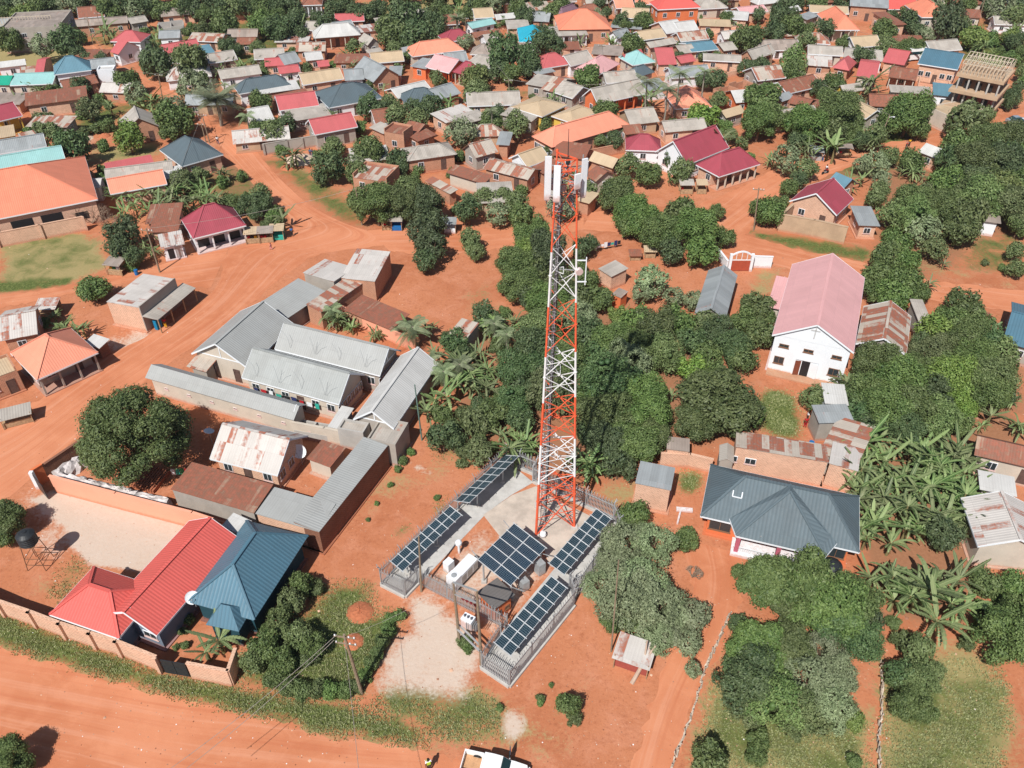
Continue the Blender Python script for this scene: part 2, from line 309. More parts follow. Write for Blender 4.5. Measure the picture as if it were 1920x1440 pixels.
# cover patches surveyed on the ground plane: (channel, weight, softness, outline). 0 green grass, 1 dry grass, 2 pale dust or concrete, 3 dark garden soil
PATCH = [
 (0, .85, 1.2, [(-120,1100),(0,1150),(100,1185),(230,1232),(300,1262),(430,1282),(520,1300),(680,1330),(790,1362),(800,1398),(640,1378),(500,1345),(330,1305),(150,1252),(0,1208),(-120,1170)]),
 (1, .9, 1.5, [(-120,1150),(0,1205),(150,1250),(330,1302),(500,1342),(640,1376),(800,1396),(830,1410),(700,1400),(500,1362),(300,1325),(100,1262),(-120,1190)]),
 (1, .95, 2.5, [(0,455),(150,435),(195,455),(205,500),(140,530),(0,545)]), (0, .45, 2.5, [(0,450),(190,440),(200,500),(0,540)]), (0, .5, 2.5, [(0,430),(130,428),(180,450),(60,470),(0,470)]),
 (0, .8, 1.0, [(-40,528),(60,522),(140,520),(130,534),(60,545),(-40,552)]),
 (0, .75, 2, [(600,1110),(640,1090),(690,1090),(700,1140),(755,1150),(740,1200),(690,1290),(660,1318),(460,1290),(440,1240),(520,1180)]),
 (0, .55, 2, [(700,1290),(760,1240),(800,1260),(900,1290),(960,1330),(980,1380),(900,1400),(780,1392),(680,1335)]), (1, .6, 2, [(700,1250),(900,1260),(1000,1330),(1080,1370),(1080,1430),(960,1420),(780,1400),(690,1350)]),
 (0, .35, 2, [(720,1230),(900,1220),(900,1310),(700,1300)]), (2, .8, 1.8, [(762,1108),(800,1112),(880,1170),(905,1230),(880,1290),(850,1315),(790,1300),(700,1292),(712,1250),(740,1195),(770,1180)]),
 (2, .8, .8, [(945,1335),(965,1330),(985,1350),(980,1380),(955,1388),(940,1365)]),
 (2, .9, .5, [(770,868),(800,878),(808,888),(780,884)]), (2, .8, 3, [(210,640),(260,620),(290,640),(250,665),(215,660)]),
 (1, .6, 2, [(60,770),(100,750),(140,755),(125,780),(75,800)]), (0, .3, 2, [(60,770),(110,752),(130,765),(90,790)]),
 (2, 1.0, .7, [(104,918),(371,990),(330,1040),(285,1075),(200,1062),(165,1058),(135,1020),(120,990),(80,960),(60,935),(85,925)]), (2, .55, 3, [(40,930),(110,905),(150,1000),(110,1060),(60,1020)]), (0, .45, 1.5, [(110,1050),(160,1040),(190,1065),(120,1140),(80,1120)]), (1, .5, 2, [(60,1080),(150,1060),(170,1090),(100,1150),(40,1120)]),
 (1, .45, 2.5, [(600,930),(740,860),(900,830),(860,900),(740,960),(640,1010)]), (1, .5, 3, [(980,1300),(1100,1260),(1140,1330),(1060,1400),(980,1390)]), (1, .35, 3, [(1080,1160),(1160,1120),(1180,1230),(1100,1260)]),
 (1, .85, 2.0, [(-120,1140),(0,1200),(150,1245),(330,1300),(500,1340),(640,1374),(800,1400),(800,1425),(640,1400),(500,1366),(330,1330),(150,1276),(0,1232),(-120,1190)]), (0, .5, 1.5, [(-120,1130),(0,1195),(150,1240),(330,1296),(500,1336),(640,1370),(800,1394),(790,1370),(640,1330),(430,1290),(200,1225),(0,1160)]), (2, .55, 1.5, [(790,1092),(812,1068),(905,990),(1020,1030),(1045,1060),(925,1205),(880,1150)]), (1, .3, 6, [(-100,-10),(2000,-10),(2000,230),(1400,330),(1000,330),(500,300),(-100,330)]), (3, .4, 8, [(420,180),(760,140),(1250,120),(1900,110),(1900,260),(1300,330),(900,330),(640,280)]),
 # top-left fields
 (1, .95, 4, [(-60,95),(120,75),(160,100),(200,100),(150,160),(60,130),(-60,120)]), (0, .6, 4, [(140,62),(300,55),(620,20),(640,50),(500,60),(480,100),(230,120),(205,95),(150,75)]), (1, .6, 4, [(60,60),(300,48),(640,25),(640,42),(300,60),(60,80)]),
 (1, .7, 3, [(600,5),(900,-5),(910,25),(700,30),(620,30)]), (0, .35, 3, [(640,0),(900,0),(900,20),(640,30)]),
 (0, .7, 3, [(135,215),(215,195),(300,185),(320,205),(240,210),(215,240),(140,255)]), (1, .8, 3, [(170,275),(300,262),(315,290),(200,310),(160,305)]), (0, .5, 3, [(180,285),(300,270),(315,285),(210,305)]),
 (0, .7, 2.5, [(480,300),(540,296),(560,315),(620,345),(680,400),(690,425),(640,415),(580,372),(530,325)]), (1, .5, 3, [(480,295),(560,290),(640,340),(700,400),(690,430),(600,400),(520,330)]),
 (3, .9, 4, [(180,330),(300,350),(440,300),(500,330),(545,400),(540,430),(470,430),(450,400),(380,375),(290,390),(200,370)]), (0, .5, 4, [(180,330),(480,310),(540,400),(470,420),(380,370),(200,370)]),
 (0, .8, 2, [(1390,430),(1470,440),(1560,452),(1640,470),(1640,492),(1560,482),(1500,468),(1430,452)]), (1, .6, 3, [(1380,430),(1640,465),(1920,530),(1920,550),(1640,500),(1480,470)]),
 (0, .55, 3, [(1800,440),(1930,430),(1930,520),(1780,505)]), (3, .4, 3, [(1810,450),(1890,440),(1890,480),(1830,500)]),
 (0, .9, 1.4, [(1432,735),(1465,728),(1490,745),(1500,790),(1495,825),(1465,822),(1425,800),(1420,760)]), (1, .5, 2, [(1425,728),(1475,722),(1495,750),(1490,780),(1430,770)]),
 (1, 1.0, 3, [(1660,1250),(1740,1215),(1820,1200),(1880,1260),(1900,1330),(1905,1420),(1890,1520),(1640,1520),(1640,1400)]), (0, .6, 4, [(1780,1230),(1860,1250),(1895,1330),(1860,1360),(1770,1330)]), (0, .6, 3, [(1650,1240),(1880,1240),(1900,1330),(1880,1520),(1650,1520)]), (0, .4, 3, [(1660,1330),(1760,1340),(1850,1400),(1880,1500),(1640,1520)]),
 (1, .95, 3, [(1270,1500),(1320,1290),(1380,1200),(1460,1280),(1560,1330),(1650,1320),(1640,1500)]), (0, .55, 2, [(1290,1440),(1330,1260),(1400,1330),(1640,1350),(1640,1500)]), (3, .5, 3, [(1560,1180),(1660,1200),(1650,1320),(1580,1340)]),
 (0, .8, 1, [(1272,888),(1305,880),(1320,900),(1300,928),(1275,922)]), (3, .5, 3, [(1660,1160),(1800,1170),(1840,1210),(1700,1240),(1650,1230)]),
 (0, .55, 1.2, [(805,955),(838,925),(850,930),(830,965),(812,975)]), (0, .55, 1.2, [(735,1000),(760,975),(772,990),(745,1010)]), (1, .5, 2, [(745,860),(870,840),(900,870),(830,900),(770,890)]), (0, .4, 2, [(790,830),(900,830),(880,870),(800,870)]),
 (3, .8, 5, [(830,640),(1000,560),(1180,560),(1320,640),(1420,690),(1420,830),(1250,860),(1180,920),(1000,900),(900,860),(820,820)]), (1, .6, 3, [(1100,900),(1180,880),(1240,930),(1180,990),(1100,960)]),
 (0, .7, 4, [(1590,180),(1700,170),(1720,300),(1640,330),(1560,330)]), (3, .8, 5, [(1460,340),(1580,300),(1930,260),(1930,440),(1700,560),(1620,500),(1620,350)]),
 (3, .9, 4, [(1600,620),(1930,600),(1930,820),(1850,1180),(1640,1180),(1600,1000)]), (0, .7, 4, [(1780,85),(1930,70),(1930,120),(1800,120)]), (1, .6, 4, [(1780,85),(1930,70),(1930,120),(1800,120)]),
 (0, .4, 3, [(870,540),(930,520),(940,620),(860,640)]), (1, .5, 3, [(860,550),(935,520),(935,640),(850,640)]), (1, .7, 2, [(1410,500),(1470,500),(1450,560),(1400,560)]), (0, .35, 2, [(1410,500),(1470,505),(1450,540)]),
 (0, .4, 2, [(1620,30),(1930,20),(1930,90),(1700,90)]), (0, .5, 5, [(60,200),(130,180),(200,215),(130,260),(60,250)]), (0, .6, 4, [(380,80),(560,50),(600,110),(480,130),(400,120)]), (3, .6, 4, [(640,20),(860,10),(860,110),(700,110)]),
 (3, .7, 5, [(650,340),(800,330),(830,480),(760,420),(680,410)]), (0, .35, 3, [(580,90),(700,100),(700,130),(600,140)]), (0, .5, 3, [(940,170),(1000,165),(1000,190),(950,195)]),
 (0, .95, 20, [(-900,-40),(-200,-35),(960,-45),(2200,-40),(2600,-300),(960,-380),(-900,-300)]),
 (2, .25, 4, [(560,290),(640,290),(660,310),(600,315),(540,305)]), (2, .5, 1.5, [(140,262),(180,255),(185,268),(150,275)]),
]
def build_ground():
    ys = [-20.0]
    while ys[-1] < 1700: ys.append(ys[-1] + 0.45 + max(0, ys[-1] - 30) * 0.011)
    ys = np.array(ys); us = np.linspace(-1.15, 1.15, 330)
    Y, U = np.meshgrid(ys, us, indexing='ij'); X = U * (np.maximum(Y, 0) * 0.95 + 42)
    ny, nx = Y.shape; V = np.stack([X.ravel(), Y.ravel(), np.zeros(X.size)], 1)
    i = np.arange(ny - 1)[:, None] * nx + np.arange(nx - 1)[None]; i = i.ravel()
    F = np.stack([i, i + 1, i + nx + 1, i + nx], 1)
    C = np.zeros((len(V), 4))
    for ch, wt, soft, poly in PATCH:
        pl = [G(*p) for p in poly]; C[:, ch] = np.maximum(C[:, ch], wt * poly_w(V[:, 0], V[:, 1], pl, soft))
    far = np.clip((V[:, 1] - 330) / 60, 0, 1); C[:, 0] = np.maximum(C[:, 0], far)
    s = NT('red_earth'); ob = s.coord(); cv = s.n('Attribute', attribute_name='cover'); sp = s.n('SeparateColor', Color=cv.outputs['Color'])
    nA = s.noise(ob, 0.045, 4, 0.6); nB = s.noise(ob, 0.35, 6, 0.65, 0.6); nC = s.noise(ob, 3.0, 5, 0.75); nD = s.noise(ob, 0.9, 5, 0.7)
    c = s.mix(s.step(nA, 0.3, 0.7), rgb(214, 142, 104, .73), rgb(196, 122, 86, .71))
    c = s.mix(s.step(nB, 0.42, 0.72), c, rgb(216, 146, 112, .73)); c = s.mix(s.math('MULTIPLY', s.step(nD, 0.5, 0.72), 0.4), c, rgb(170, 98, 66, .68))
    c = s.mix(s.math('MULTIPLY', s.step(nC, 0.56, 0.75), 0.45), c, rgb(234, 184, 152, .8)); c = s.mix(s.math('MULTIPLY', s.step(nC, 0.47, 0.33), 0.45), c, rgb(150, 86, 60, .7))
    def cover(c, wsock, col, lo=0.72, hi=1.0, amt=0.55):
        m = s.math('ADD', wsock, s.math('MULTIPLY', s.math('SUBTRACT', s.math('MULTIPLY_ADD', nC, 0.5, s.math('MULTIPLY', nB, 0.5)), 0.5), amt * 3.2))
        return s.mix(s.math('MULTIPLY', s.step(m, lo - 0.35, hi - 0.25), s.step(wsock, 0.02, 0.25)), c, col)
    brown = s.mix(nC, rgb(150, 104, 76, .66), rgb(196, 142, 108, .7)); dry = s.mix(nC, rgb(142, 138, 84, .68), rgb(200, 176, 130, .74))
    grn = s.mix(s.step(nC, 0.35, 0.7), rgb(78, 96, 46, .62), rgb(138, 146, 86, .68)); pale = s.mix(s.math('MULTIPLY_ADD', nC, 0.6, s.math('MULTIPLY', nB, 0.4)), rgb(212, 178, 152, .72), rgb(226, 214, 202, .77))
    c = cover(c, cv.outputs['Alpha'], brown); c = cover(c, sp.outputs[1], dry); c = cover(c, sp.outputs[0], grn, 0.62, 0.95); c = cover(c, sp.outputs[2], pale, 0.6, 0.95, 0.5)
    m = s.out(c, 0.95, bump=s.math('ADD', nC, s.math('MULTIPLY', nD, 1.5)), bs=0.55, bd=0.06, spec=0.12)
    me = np_mesh('ground', V, F, m); at = me.attributes.new('cover', 'FLOAT_COLOR', 'POINT'); at.data.foreach_set('color', C.astype(np.float32).ravel())
    struct(link('ground', me))
    return V, C
GV, GC = build_ground()
def road_mat():
    s = NT('road_earth'); ob = s.coord(); nA = s.noise(ob, 0.06, 4, 0.6); nB = s.noise(ob, 0.4, 6, 0.65, 0.8); nC = s.noise(ob, 2.6, 6, 0.75)
    u = s.uv(); su = s.n('SeparateXYZ', Vector=u); mp = s.n('Mapping', Vector=u, Scale=(0.03, 0.9, 1)); nT = s.noise(mp.outputs[0], 1.0, 4, 0.6)
    c = s.mix(s.step(nA, 0.35, 0.65), rgb(224, 148, 110, .75), rgb(208, 130, 92, .72)); c = s.mix(s.math('MULTIPLY', s.step(nB, 0.4, 0.7), 0.45), c, rgb(230, 158, 120, .77))
    c = s.mix(s.math('MULTIPLY', s.step(nT, 0.5, 0.66), 0.35), c, rgb(232, 172, 142, .78)); c = s.mix(s.math('MULTIPLY', s.step(nT, 0.46, 0.34), 0.3), c, rgb(196, 108, 74, .74))
    for v0, wd_ in ((.31, .05), (.345, .05), (.52, .04), (.56, .04), (.7, .06)):
        dv = s.math('ABSOLUTE', s.math('SUBTRACT', s.math('ADD', s.math('MULTIPLY', su.outputs[1], .085), s.math('MULTIPLY', nA, .08)), (v0 - .5) * 1.0)); c = s.mix(s.math('MULTIPLY', s.step(dv, wd_ * .28, .004), s.math('MULTIPLY', s.step(nB, .3, .6), .18)), c, rgb(190, 106, 72, .72))
    c = s.mix(s.math('MULTIPLY', s.step(nC, 0.6, 0.8), 0.25), c, rgb(240, 196, 168, .8))
    return s.out(c, 0.95, bump=s.math('ADD', nC, nT), bs=0.3, bd=0.04, spec=0.12)
M_road = road_mat()
ROADS = []
def road(name, L, Rr, z=0.004):
    """road between two banks given as matching lists of photo survey points"""
    ROADS.append(L + Rr[::-1])
    Lw = [G(*p) for p in L]; Rw = [G(*p) for p in Rr]; mb = MB(); N = 10; rows = []; u = 0
    def cat(Q, i, t):
        p = [Q[max(0, min(len(Q) - 1, i + k))] for k in (-1, 0, 1, 2)]
        return 0.5 * ((2 * p[1]) + (-p[0] + p[2]) * t + (2 * p[0] - 5 * p[1] + 4 * p[2] - p[3]) * t * t + (-p[0] + 3 * p[1] - 3 * p[2] + p[3]) * t ** 3)
    prev = None
    for i in range(len(L) - 1):
        for k in range(N):
            a = cat(Lw, i, k / N); b = cat(Rw, i, k / N); ja, jb = random.uniform(-.35, .35), random.uniform(-.35, .35); d = (b - a).normalized()
            mid = (a + b) / 2; a = a + d * ja; b = b + d * jb
            if prev is not None: u += (mid - prev).length
            prev = mid; rows.append((a, b, u, mid, d))
    for (a, b, u0, m0, d0), (a2, b2, u1, m1, d1) in zip(rows, rows[1:]):
        for k in range(6):
            t0, t1 = k / 6, (k + 1) / 6; q = [a.lerp(b, t0), a.lerp(b, t1), a2.lerp(b2, t1), a2.lerp(b2, t0)]; wd = (b - a).length
            mb.face([Vector((p.x, p.y, z)) for p in reversed(q)], 0, [(uu, (p - mm).dot(dd)) for p, uu, mm, dd in zip(reversed(q), (u1, u1, u0, u0), (m1, m1, m0, m0), (d1, d1, d0, d0))])
    for i_, f in enumerate(mb.f):
        pass
    o = mb.obj(name, M_road); me = o.data
    for p in me.polygons:
        if p.normal.z < 0: p.flip()
    return struct(o)
road('road', [(-400,1060),(-150,1150),(0,1212),(150,1258),(330,1312),(500,1348),(650,1388),(800,1412),(900,1440),(1100,1500)], [(-400,1700),(-150,1720),(0,1740),(150,1760),(330,1790),(500,1800),(650,1800),(800,1800),(900,1800),(1100,1800)])
road('road', [(-160,860),(-60,812),(60,757),(200,668),(300,618),(400,545),(430,470),(500,452),(545,415),(500,370),(440,310),(420,280),(368,232),(300,185),(235,150),(190,110),(165,78)],
     [(-160,1040),(-60,985),(30,920),(170,800),(290,700),(420,610),(570,490),(640,470),(742,452),(650,420),(575,380),(515,325),(462,265),(385,215),(325,170),(262,140),(205,105)], .008)
road('road', [(395,540),(330,535),(240,530),(150,545),(70,565),(0,578),(-80,598)], [(430,462),(345,485),(240,512),(150,532),(70,545),(0,552),(-80,560)], .012)
road('road', [(730,470),(800,478),(900,470),(1000,455),(1100,428)], [(690,432),(800,420),(900,428),(1000,425),(1100,398)], .016)
road('road', [(1090,430),(1250,450),(1370,485),(1460,500),(1600,540),(1740,562),(1860,578),(2000,600)], [(1110,396),(1260,400),(1375,432),(1475,462),(1600,488),(1720,520),(1860,540),(2000,552)], .012)
road('road', [(1380,470),(1410,425),(1460,372),(1540,335),(1620,305),(1760,278),(1850,258),(2000,235)], [(1270,400),(1350,368),(1400,345),(1480,302),(1560,280),(1700,262),(1800,240),(2000,195)], .016)

road('path', [(1130,1540),(1195,1400),(1230,1290),(1290,1150),(1290,1060),(1262,1000)], [(1262,1540),(1268,1420),(1305,1310),(1372,1170),(1398,1100),(1400,1040)], .004)
# ---------------- house builder ----------------
HOUSES = []; LM = []     # every building; landmarks with a short name for describing the others
WIN = {}
def window_mesh(wd, ht, fr):
    k = (round(wd, 1), round(ht, 1), fr)
    if k not in WIN:
        f = MB(); t = 0.07
        for x in (-wd / 2 + t / 2, wd / 2 - t / 2): f.box((x, -0.035, ht / 2), (t, 0.07, ht))
        for z in (t / 2, ht - t / 2): f.box((0, -0.035, z), (wd - 2 * t, 0.066, t))
        f.box((0, -0.03, ht / 2), (t * .7, 0.05, ht - 2 * t)); f.box((0, -0.05, -0.04), (wd + .15, 0.12, 0.07))
        p = MB(); p.box((0, -0.012, ht / 2), (wd - t, 0.02, ht - t))
        WIN[k] = (f.mesh('window', {'w': M_white, 'b': M_frame}[fr]), p.mesh('pane', M_glass))
    return WIN[k]
def door_mesh(wd, ht, key, mat):
    k = ('d', round(wd, 1), round(ht, 1), key)
    if k not in WIN:
        f = MB(); t = .07
        for x in (-wd / 2 + t / 2, wd / 2 - t / 2): f.box((x, -0.03, ht / 2), (t, 0.06, ht))
        f.box((0, -0.03, ht - t / 2), (wd - 2 * t, 0.056, t)); f.box((0, -0.015, (ht - t) / 2), (wd - 2 * t, 0.03, ht - t))
        f.box((wd * .3, -0.045, ht * .48), (.05, .03, .14))
        WIN[k] = f.mesh('door', mat)
    return WIN[k]
def place_on(root, which, x, z, w2, d2, me, name, child=None):
    """put a window or door on a wall: which in near/left/right; x along it"""
    if which == 'n': loc, rz = (x, -d2 - .002, z), 0
    elif which == 'r': loc, rz = (w2 + .002, x, z), math.pi / 2
    elif which == 'l': loc, rz = (-w2 - .002, x, z), -math.pi / 2
    else: loc, rz = (x, d2 + .002, z), math.pi
    o = link(name, me, root, loc, rz)
    if child: link('pane', child, o)
    return o
def roof_faces(kind, w_, d, e, rise, ov):
    """top faces of the roof; footprint w_ x d is the eave rectangle, centred; e eave height"""
    x, y = w_ / 2, d / 2; V3 = Vector
    a, b, c, q = V3((-x, -y, e)), V3((x, -y, e)), V3((x, y, e)), V3((-x, y, e))
    if kind == 'gx':
        r0, r1 = V3((-x, 0, e + rise)), V3((x, 0, e + rise)); return [[a, b, r1, r0], [c, q, r0, r1]]
    if kind == 'gy':
        r0, r1 = V3((0, -y, e + rise)), V3((0, y, e + rise)); return [[b, c, r1, r0], [q, a, r0, r1]]
    if kind == 'h':
        if w_ >= d: k = x - y * .92; r0, r1 = V3((-k, 0, e + rise)), V3((k, 0, e + rise)); return [[a, b, r1, r0], [c, q, r0, r1], [b, c, r1], [q, a, r0]]
        k = y - x * .92; r0, r1 = V3((0, -k, e + rise)), V3((0, k, e + rise)); return [[b, c, r1, r0], [q, a, r0, r1], [a, b, r0], [c, q, r1]]
    if kind == 's': return [[a, b, V3((x, y, e + rise)), V3((-x, y, e + rise))]]           # rises to the back
    if kind == 'sb': return [[V3((-x, -y, e + rise)), V3((x, -y, e + rise)), c, q]]        # rises to the front
    if kind == 'sr': return [[a, V3((x, -y, e + rise)), V3((x, y, e + rise)), q]]
    if kind == 'sl': return [[V3((-x, -y, e + rise)), b, c, V3((-x, y, e + rise))]]
def house(kind, a, b, c, e=2.9, rise=None, roof='gl', wall='bk', label=None, short=None, ov=0.45, name=None, win=1, cols=0, fr='w', cat=None, par=0, ridge=True, door=True, desc=None, base=True):
    A, B, Cc = GP(*a, e), GP(*b, e), GP(*c, e)
    ux = (B - A); wd = max(ux.length, 1.6); ux.normalize(); uy = Vector((-ux.y, ux.x, 0)); dd = (Cc - A).dot(uy)
    if dd < 0: dd = -dd
    dd = max(dd, 1.8)
    ctr = (A + B) / 2 + uy * dd / 2; ctr.z = 0; rz = math.atan2(ux.y, ux.x)
    if rise is None: rise = {'gx': .22 * dd + .3, 'gy': .22 * wd + .3, 'h': .24 * min(wd, dd) + .4, 's': .5, 'sb': .5, 'sr': .5, 'sl': .5}.get(kind, 0)
    rise = min(rise, 4.5)
    big = wd > 3 and dd > 3
    nm = name or {'f': 'flat_roofed_building', 'u': 'roofless_building'}.get(kind, 'house')
    root = link(nm, None, None, ctr, rz); root['category'] = cat or ('house' if nm == 'house' else 'building')
    wm = W[wall]; x, y = wd / 2, dd / 2
    if kind in ('f', 'u'): ix, iy = x, y
    else: ix, iy = x - ov, y - ov
    ix, iy = max(ix, .7), max(iy, .7)
    if par: ix, iy = x, y
    front = iy
    mb = MB()
    if cols: front = iy - min(1.8, iy)          # veranda: near wall set back
    y0 = -front if cols else -iy
    if kind == 'u':
        t = .22
        for (p0, p1) in (((-ix, -iy), (ix, -iy)), ((ix, -iy + t), (ix, iy - t)), ((ix, iy), (-ix, iy)), ((-ix, iy - t), (-ix, -iy + t)), ((0, -iy + t), (0, iy - t))):
            q0, q1 = Vector((*p0, 0)), Vector((*p1, 0)); L = (q1 - q0).length
            n = max(1, int(L / 2.2)); dv = (q1 - q0) / n
            for i in range(n):
                h = e * random.uniform(.72, 1.0); m_ = q0 + dv * (i + .5); mb.box((m_.x, m_.y, h / 2), (abs(dv.x) + (t if abs(dv.y) > abs(dv.x) else 0), abs(dv.y) + (t if abs(dv.x) >= abs(dv.y) else 0), h))
    elif kind == 'f':
        t = .2; H_ = e + .35
        for cx, cy, sx, sy in ((0, -iy + t / 2, 2 * ix, t), (0, iy - t / 2, 2 * ix, t), (-ix + t / 2, 0, t, 2 * iy - 2 * t), (ix - t / 2, 0, t, 2 * iy - 2 * t)): mb.box((cx, cy, H_ / 2), (sx, sy, H_))
    else:
        T = .1
        def zr(px, py):     # roof underside at a wall point
            if kind == 'gx': return e + rise * (1 - abs(py) / y) - T
            if kind == 'gy': return e + rise * (1 - abs(px) / x) - T
            if kind == 's': return e + rise * (py + y) / (2 * y) - T
            if kind == 'sb': return e + rise * (y - py) / (2 * y) - T
            if kind == 'sr': return e + rise * (px + x) / (2 * x) - T
            if kind == 'sl': return e + rise * (x - px) / (2 * x) - T
            return e + rise * min(1, min((y - abs(py)) / y if wd >= dd else 9, (x - abs(px)) / x if wd < dd else 9, 9)) - T if ov < .01 else e + .05
        cs = [(-ix, y0), (ix, y0), (ix, iy), (-ix, iy)]
        for i in range(4):
            (xa, ya), (xb, yb) = cs[i], cs[(i + 1) % 4]; pts = [Vector((xa, ya, 0)), Vector((xb, yb, 0)), Vector((xb, yb, zr(xb, yb)))]
            if (kind == 'gx' and i in (1, 3)) or (kind == 'gy' and i in (0, 2)): pts.append(Vector(((xa + xb) / 2 if kind == 'gy' else xa, 0 if kind == 'gx' else ya, e + rise - T)))
            pts.append(Vector((xa, ya, zr(xa, ya)))); mb.face(pts)
        if par:      # walls carried up past the roof on three sides as a parapet
            t = .18; hp = e + max(rise, .1) + .35
            for cx, cy, sx, sy in ((-ix - t / 2, 0, t, 2 * iy), (ix + t / 2, 0, t, 2 * iy), (0, -iy - t / 2 if kind == 'sb' else iy + t / 2, 2 * ix + 2 * t, t)): mb.box((cx, cy, hp / 2), (sx, sy, hp))
            if par == 2: mb.box((0, -iy - t / 2, hp / 2), (2 * ix + 2 * t, t, hp))
    if base and big: mb.box((0, 0, .08), (2 * ix + .5, 2 * iy + .5, .16))
    mb.obj('wall', wm, root)
    if kind != 'u':
        rb = MB()
        if kind == 'f': rb.box((0, 0, e), (2 * ix - .42, 2 * iy - .42, .12))
        else: rb.solid(roof_faces(kind, wd, dd, e, rise, ov), .07)
        ro = rb.obj('roof', R[roof], root)
        if ridge and kind in ('gx', 'gy', 'h') and min(wd, dd) > 4:
            fs = roof_faces(kind, wd, dd, e, rise, ov); rm = MB(); r1, r0 = fs[0][2], fs[0][3]; up = Vector((0, 0, .03)); rm.bar(r0 + up, r1 + up, .34, .05)
            if kind == 'h':
                for f in fs[2:]: 
                    for q in f[:2]: rm.bar(q + up, f[2] + up, .26, .05)
            rm.obj('ridge_cap', R[roof], ro)
        if min(wd, dd) > 5 and kind in ('gx', 'gy', 'h') and wall in ('wt', 'pl', 'gy', 'og', 'pb', 'sb', 'pe', 'ye'):
            fb = MB(); z = e - .1
            for p, q in (((-x, -y), (x, -y)), ((x, -y), (x, y)), ((x, y), (-x, y)), ((-x, y), (-x, -y))):
                if (kind == 'gx' and p[0] == q[0]) or (kind == 'gy' and p[1] == q[1]):
                    m_ = Vector(((p[0] + q[0]) / 2, (p[1] + q[1]) / 2, e + rise - .08)); fb.bar(Vector((*p, z)), m_, .04, .2); fb.bar(m_, Vector((*q, z)), .04, .2)
                else: fb.bar(Vector((*p, z)), Vector((*q, z)), .04, .2)
            fb.obj('fascia', M_white, root)
    # openings
    cam_l = Matrix.Rotation(-rz, 3, 'Z') @ (Vector((0, 0, 0)) - ctr)
    sides = ['n'] + (['r'] if cam_l.x > ix else []) + (['l'] if cam_l.x < -ix else [])
    if win and kind != 'u' and e > 2.0 and big:
        wh = min(1.15, e * .4); ww = 1.1; zs = e * .36
        wmx = window_mesh(ww, wh, fr)
        for sd in sides:
            L = 2 * (ix if sd == 'n' else iy); n = max(1, min(6, int(L / 3.0))) if win == 1 else win
            di = n // 2 if (sd == 'n' and door) else -1
            for i in range(n):
                t_ = -L / 2 + L * (i + .5) / n
                fl = [zs] if e < 5.5 else [1.0, e * .62]
                if i == di and n > 1: place_on(root, sd, t_, .16, ix, front if sd == 'n' else iy, door_mesh(1.0, 2.05, 'd', M_door), 'door'); fl = fl[1:]
                for z in fl: place_on(root, sd, t_, z, ix, front if sd == 'n' else iy, wmx[0], 'window', wmx[1])
    if cols:
        cm = MB(); cm.box((0, 0, e / 2 - .05), (.22, .22, e - .1)); cme = cm.mesh('column', W[wall] if wall not in ('pb', 'bk') else W['pl'])
        for i in range(cols): link('column', cme, root, (-x + ov + (2 * (x - ov)) * i / (cols - 1), -iy, 0))
        bm = MB(); bm.box((0, -iy, e - .22), (2 * x - 2 * ov + .22, .2, .28)); bm.obj('beam', W[wall], root)
    rec = dict(o=root, p=ctr.copy(), w=wd, d=dd, e=e, kind=kind, roof=roof, wall=wall, rz=rz, ix=ix, iy=iy, x=x, y=y, desc=desc, cat=cat, front=front, rise=rise)
    if label: root['label'] = label
    if short: LM.append((short, ctr.copy(), root))
    HOUSES.append(rec); return rec
def put(rec, wh, x, z, kind='window', wd=1.1, ht=1.1, fr='w', mat=None):
    ix, iy = rec['ix'], rec['front'] if wh == 'n' else rec['iy']
    if kind == 'window': m = window_mesh(wd, ht, fr); return place_on(rec['o'], wh, x, z, ix, iy, m[0], 'window', m[1])
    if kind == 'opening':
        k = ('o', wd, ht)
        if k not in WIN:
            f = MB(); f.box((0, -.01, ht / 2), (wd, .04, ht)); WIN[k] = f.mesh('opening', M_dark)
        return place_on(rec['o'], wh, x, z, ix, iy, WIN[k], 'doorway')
    return place_on(rec['o'], wh, x, z, ix, iy, door_mesh(wd, ht, id(mat), mat or M_door), 'door')
def wall_line(pts, h, wall, label, t=.22, cat='wall', name='boundary_wall', cap=True, butt=0, group=None, short=None, base_h=0):
    """free-standing wall through base points (view coordinates)"""
    Q = [GP(*p) for p in pts]; mb = MB(); o = link(name, None, None, Q[0]); tag(o, label, cat, group)
    for a, b in zip(Q, Q[1:]):
        d = (b - a); L = d.length; rz = math.atan2(d.y, d.x); m_ = (a + b) / 2 - Q[0]
        mb.box((m_.x, m_.y, h / 2), (L, t, h), rz)
        if cap: mb.box((m_.x, m_.y, h + .03), (L + .1, t + .1, .06), rz)
        if butt:
            n = max(1, int(L / butt)); nrm = Vector((math.sin(rz), -math.cos(rz), 0))
            if nrm.y > 0: nrm = -nrm
            for i in range(n + 1):
                q = a - Q[0] + d * (i / n) + nrm * (t / 2 + .1); mb.box((q.x, q.y, h / 2 + .04), (.38, .24, h + .08), rz)
    mb.obj('wall', W[wall], o)
    if short: LM.append((short, (Q[0] + Q[-1]) / 2, o))
    return o
R['lr'] = roof_mat('pale_rust_striped', rgb(216, 210, 204, .76), rust=0.3, var=0.16, dirt=0.4); RN['lr'] = 'pale rust-striped tin'
H_ = house
